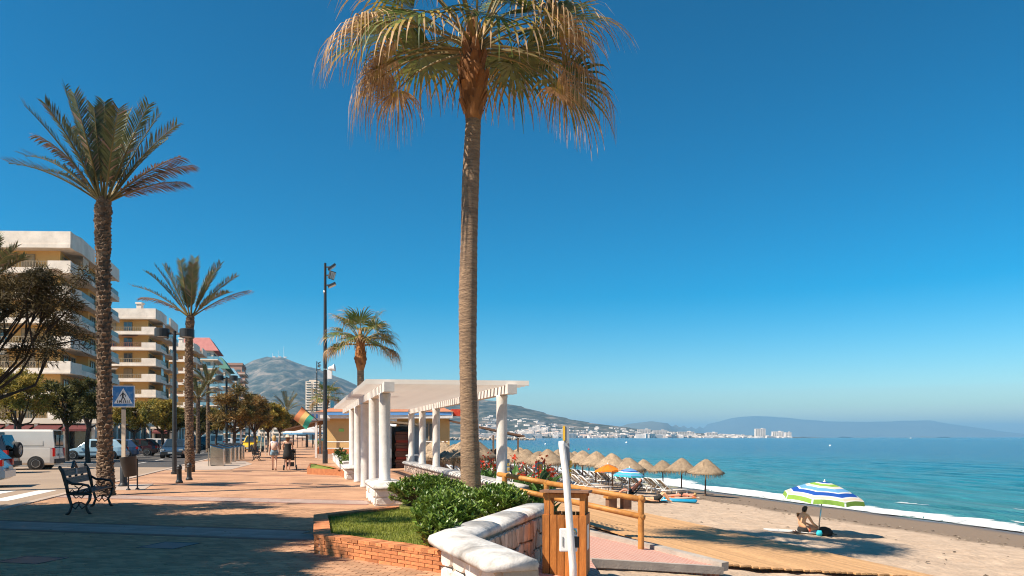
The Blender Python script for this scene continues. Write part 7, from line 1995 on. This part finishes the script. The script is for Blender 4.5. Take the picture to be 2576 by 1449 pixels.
# air mattress
q = Vector((8.75, 38.3, 0)); z = sand_z(q.x, q.y)
t = thing('air_mattress', 'turquoise inflatable mattress lying on the sand', 'mattress', (q.x, q.y, z), R(-18))
for k in range(5):
    part('tube_chamber', MB().tube([(-.9, -.26 + k * .13, .09), (-.85, -.26 + k * .13, .11), (.85, -.26 + k * .13, .09), (.9, -.26 + k * .13, .07)], [.05, .075, .075, .05], 10), M['lilo'], t, True)
part('pillow', MB().tube([(-.75, -.28, .17), (-.75, .28, .17)], .1, 12), M['lilo'], t, True)
# woman lying on an orange towel
q = Vector((9.9, 42.3, 0)); z = sand_z(q.x, q.y)
t = thing('towel', 'orange towel beneath the lying woman', 'towel', (q.x, q.y, z), R(-10)); part('cloth', MB().box((0, 0, .045), (1.8, .8, .025)), M['f_cream'], t); part('stripe', MB().box((-.6, 0, .06), (.2, .8, .008)).box((.6, 0, .06), (.2, .8, .008)), M['orange'], t)
m4 = thing('person', 'woman lying face down near the turquoise mattress', 'person', (q.x, q.y, z + .05), R(-10))
J = dict(pelvis=(-.1, 0, .16, .14), spine=(.12, 0, .13, .11), chest=(.33, 0, .13, .115), neck=(.5, 0, .15, .05), head=(.6, 0, .15, .08), crown=(.67, 0, .15, .075),
         sr=(.4, -.16, .13, .055), er=(.6, -.26, .06, .04), wr=(.72, -.1, .05, .028), hr=(.75, -.04, .05, .025), sl=(.4, .16, .13, .055), el=(.6, .26, .06, .04), wl=(.72, .1, .05, .028), hl=(.75, .04, .05, .025),
         pr=(-.18, -.09, .14, .1), kr=(-.58, -.1, .09, .058), ar=(-.95, -.1, .06, .038), tr=(-1.03, -.1, .03, .028), pl=(-.18, .09, .14, .1), kl=(-.58, .1, .09, .058), al=(-.95, .1, .06, .038), tl=(-1.03, .1, .03, .028))
body(m4, J, M['skin_pink']); part('swimsuit', MB().tube([(-.22, 0, .15), (-.1, 0, .16), (.0, 0, .15)], [.14, .17, .13], 14).tube([(.28, 0, .13), (.34, 0, .13)], [.135, .135], 14), M['black_cloth'], m4, True)
part('hair', MB().tube([(.6, 0, .2), (.68, 0, .16), (.74, 0, .12)], [.09, .1, .05], 12), M['hair_blond'], m4, True)

# ------------------------------------------------------------------ litter of the place: seaweed on the tideline, dry leaves on the paving
r = random.Random(31); mb = MB()
for i in range(900):
    t_ = r.uniform(8, 75); s_ = 22.3 + 1.6 * noise.noise((t_ * .2, 3, 0)) + r.gauss(0, .55) if r.random() < .6 else r.uniform(10, 26)
    p = W(s_, t_); z = sand_z(p.x, p.y) + .025; a = r.uniform(0, 3.14); l_ = r.uniform(.03, .13); w_ = l_ * r.uniform(.15, .5)
    mb.add([(p.x - math.cos(a) * l_, p.y - math.sin(a) * l_, z), (p.x + math.sin(a) * w_, p.y - math.cos(a) * w_, z + .03), (p.x + math.cos(a) * l_, p.y + math.sin(a) * l_, z), (p.x - math.sin(a) * w_, p.y + math.cos(a) * w_, z + .02)], [(0, 1, 2, 3)])
struct('seaweed', mb, mat('dried_seaweed', (.10, .07, .045), (.30, .24, .18), scale=1.5, rough=.95, rand=.4), kind='stuff')
mb = MB()
for i in range(420):
    s_, t_ = r.uniform(-6, 1.4), r.uniform(7, 30)
    p = W(s_, t_)
    if inpoly(p.x, p.y, PLANTER): continue
    a = r.uniform(0, 6.28); l_ = r.uniform(.012, .04); w_ = l_ * .4
    mb.add([(p.x - math.cos(a) * l_, p.y - math.sin(a) * l_, .012), (p.x + math.sin(a) * w_, p.y - math.cos(a) * w_, .018), (p.x + math.cos(a) * l_, p.y + math.sin(a) * l_, .014), (p.x - math.sin(a) * w_, p.y + math.cos(a) * w_, .013)], [(0, 1, 2, 3)])
struct('fallen_leaves', mb, mat('dry_leaf', (.30, .18, .08), (.14, .085, .04), scale=2, rough=.9, rand=.5), kind='stuff')
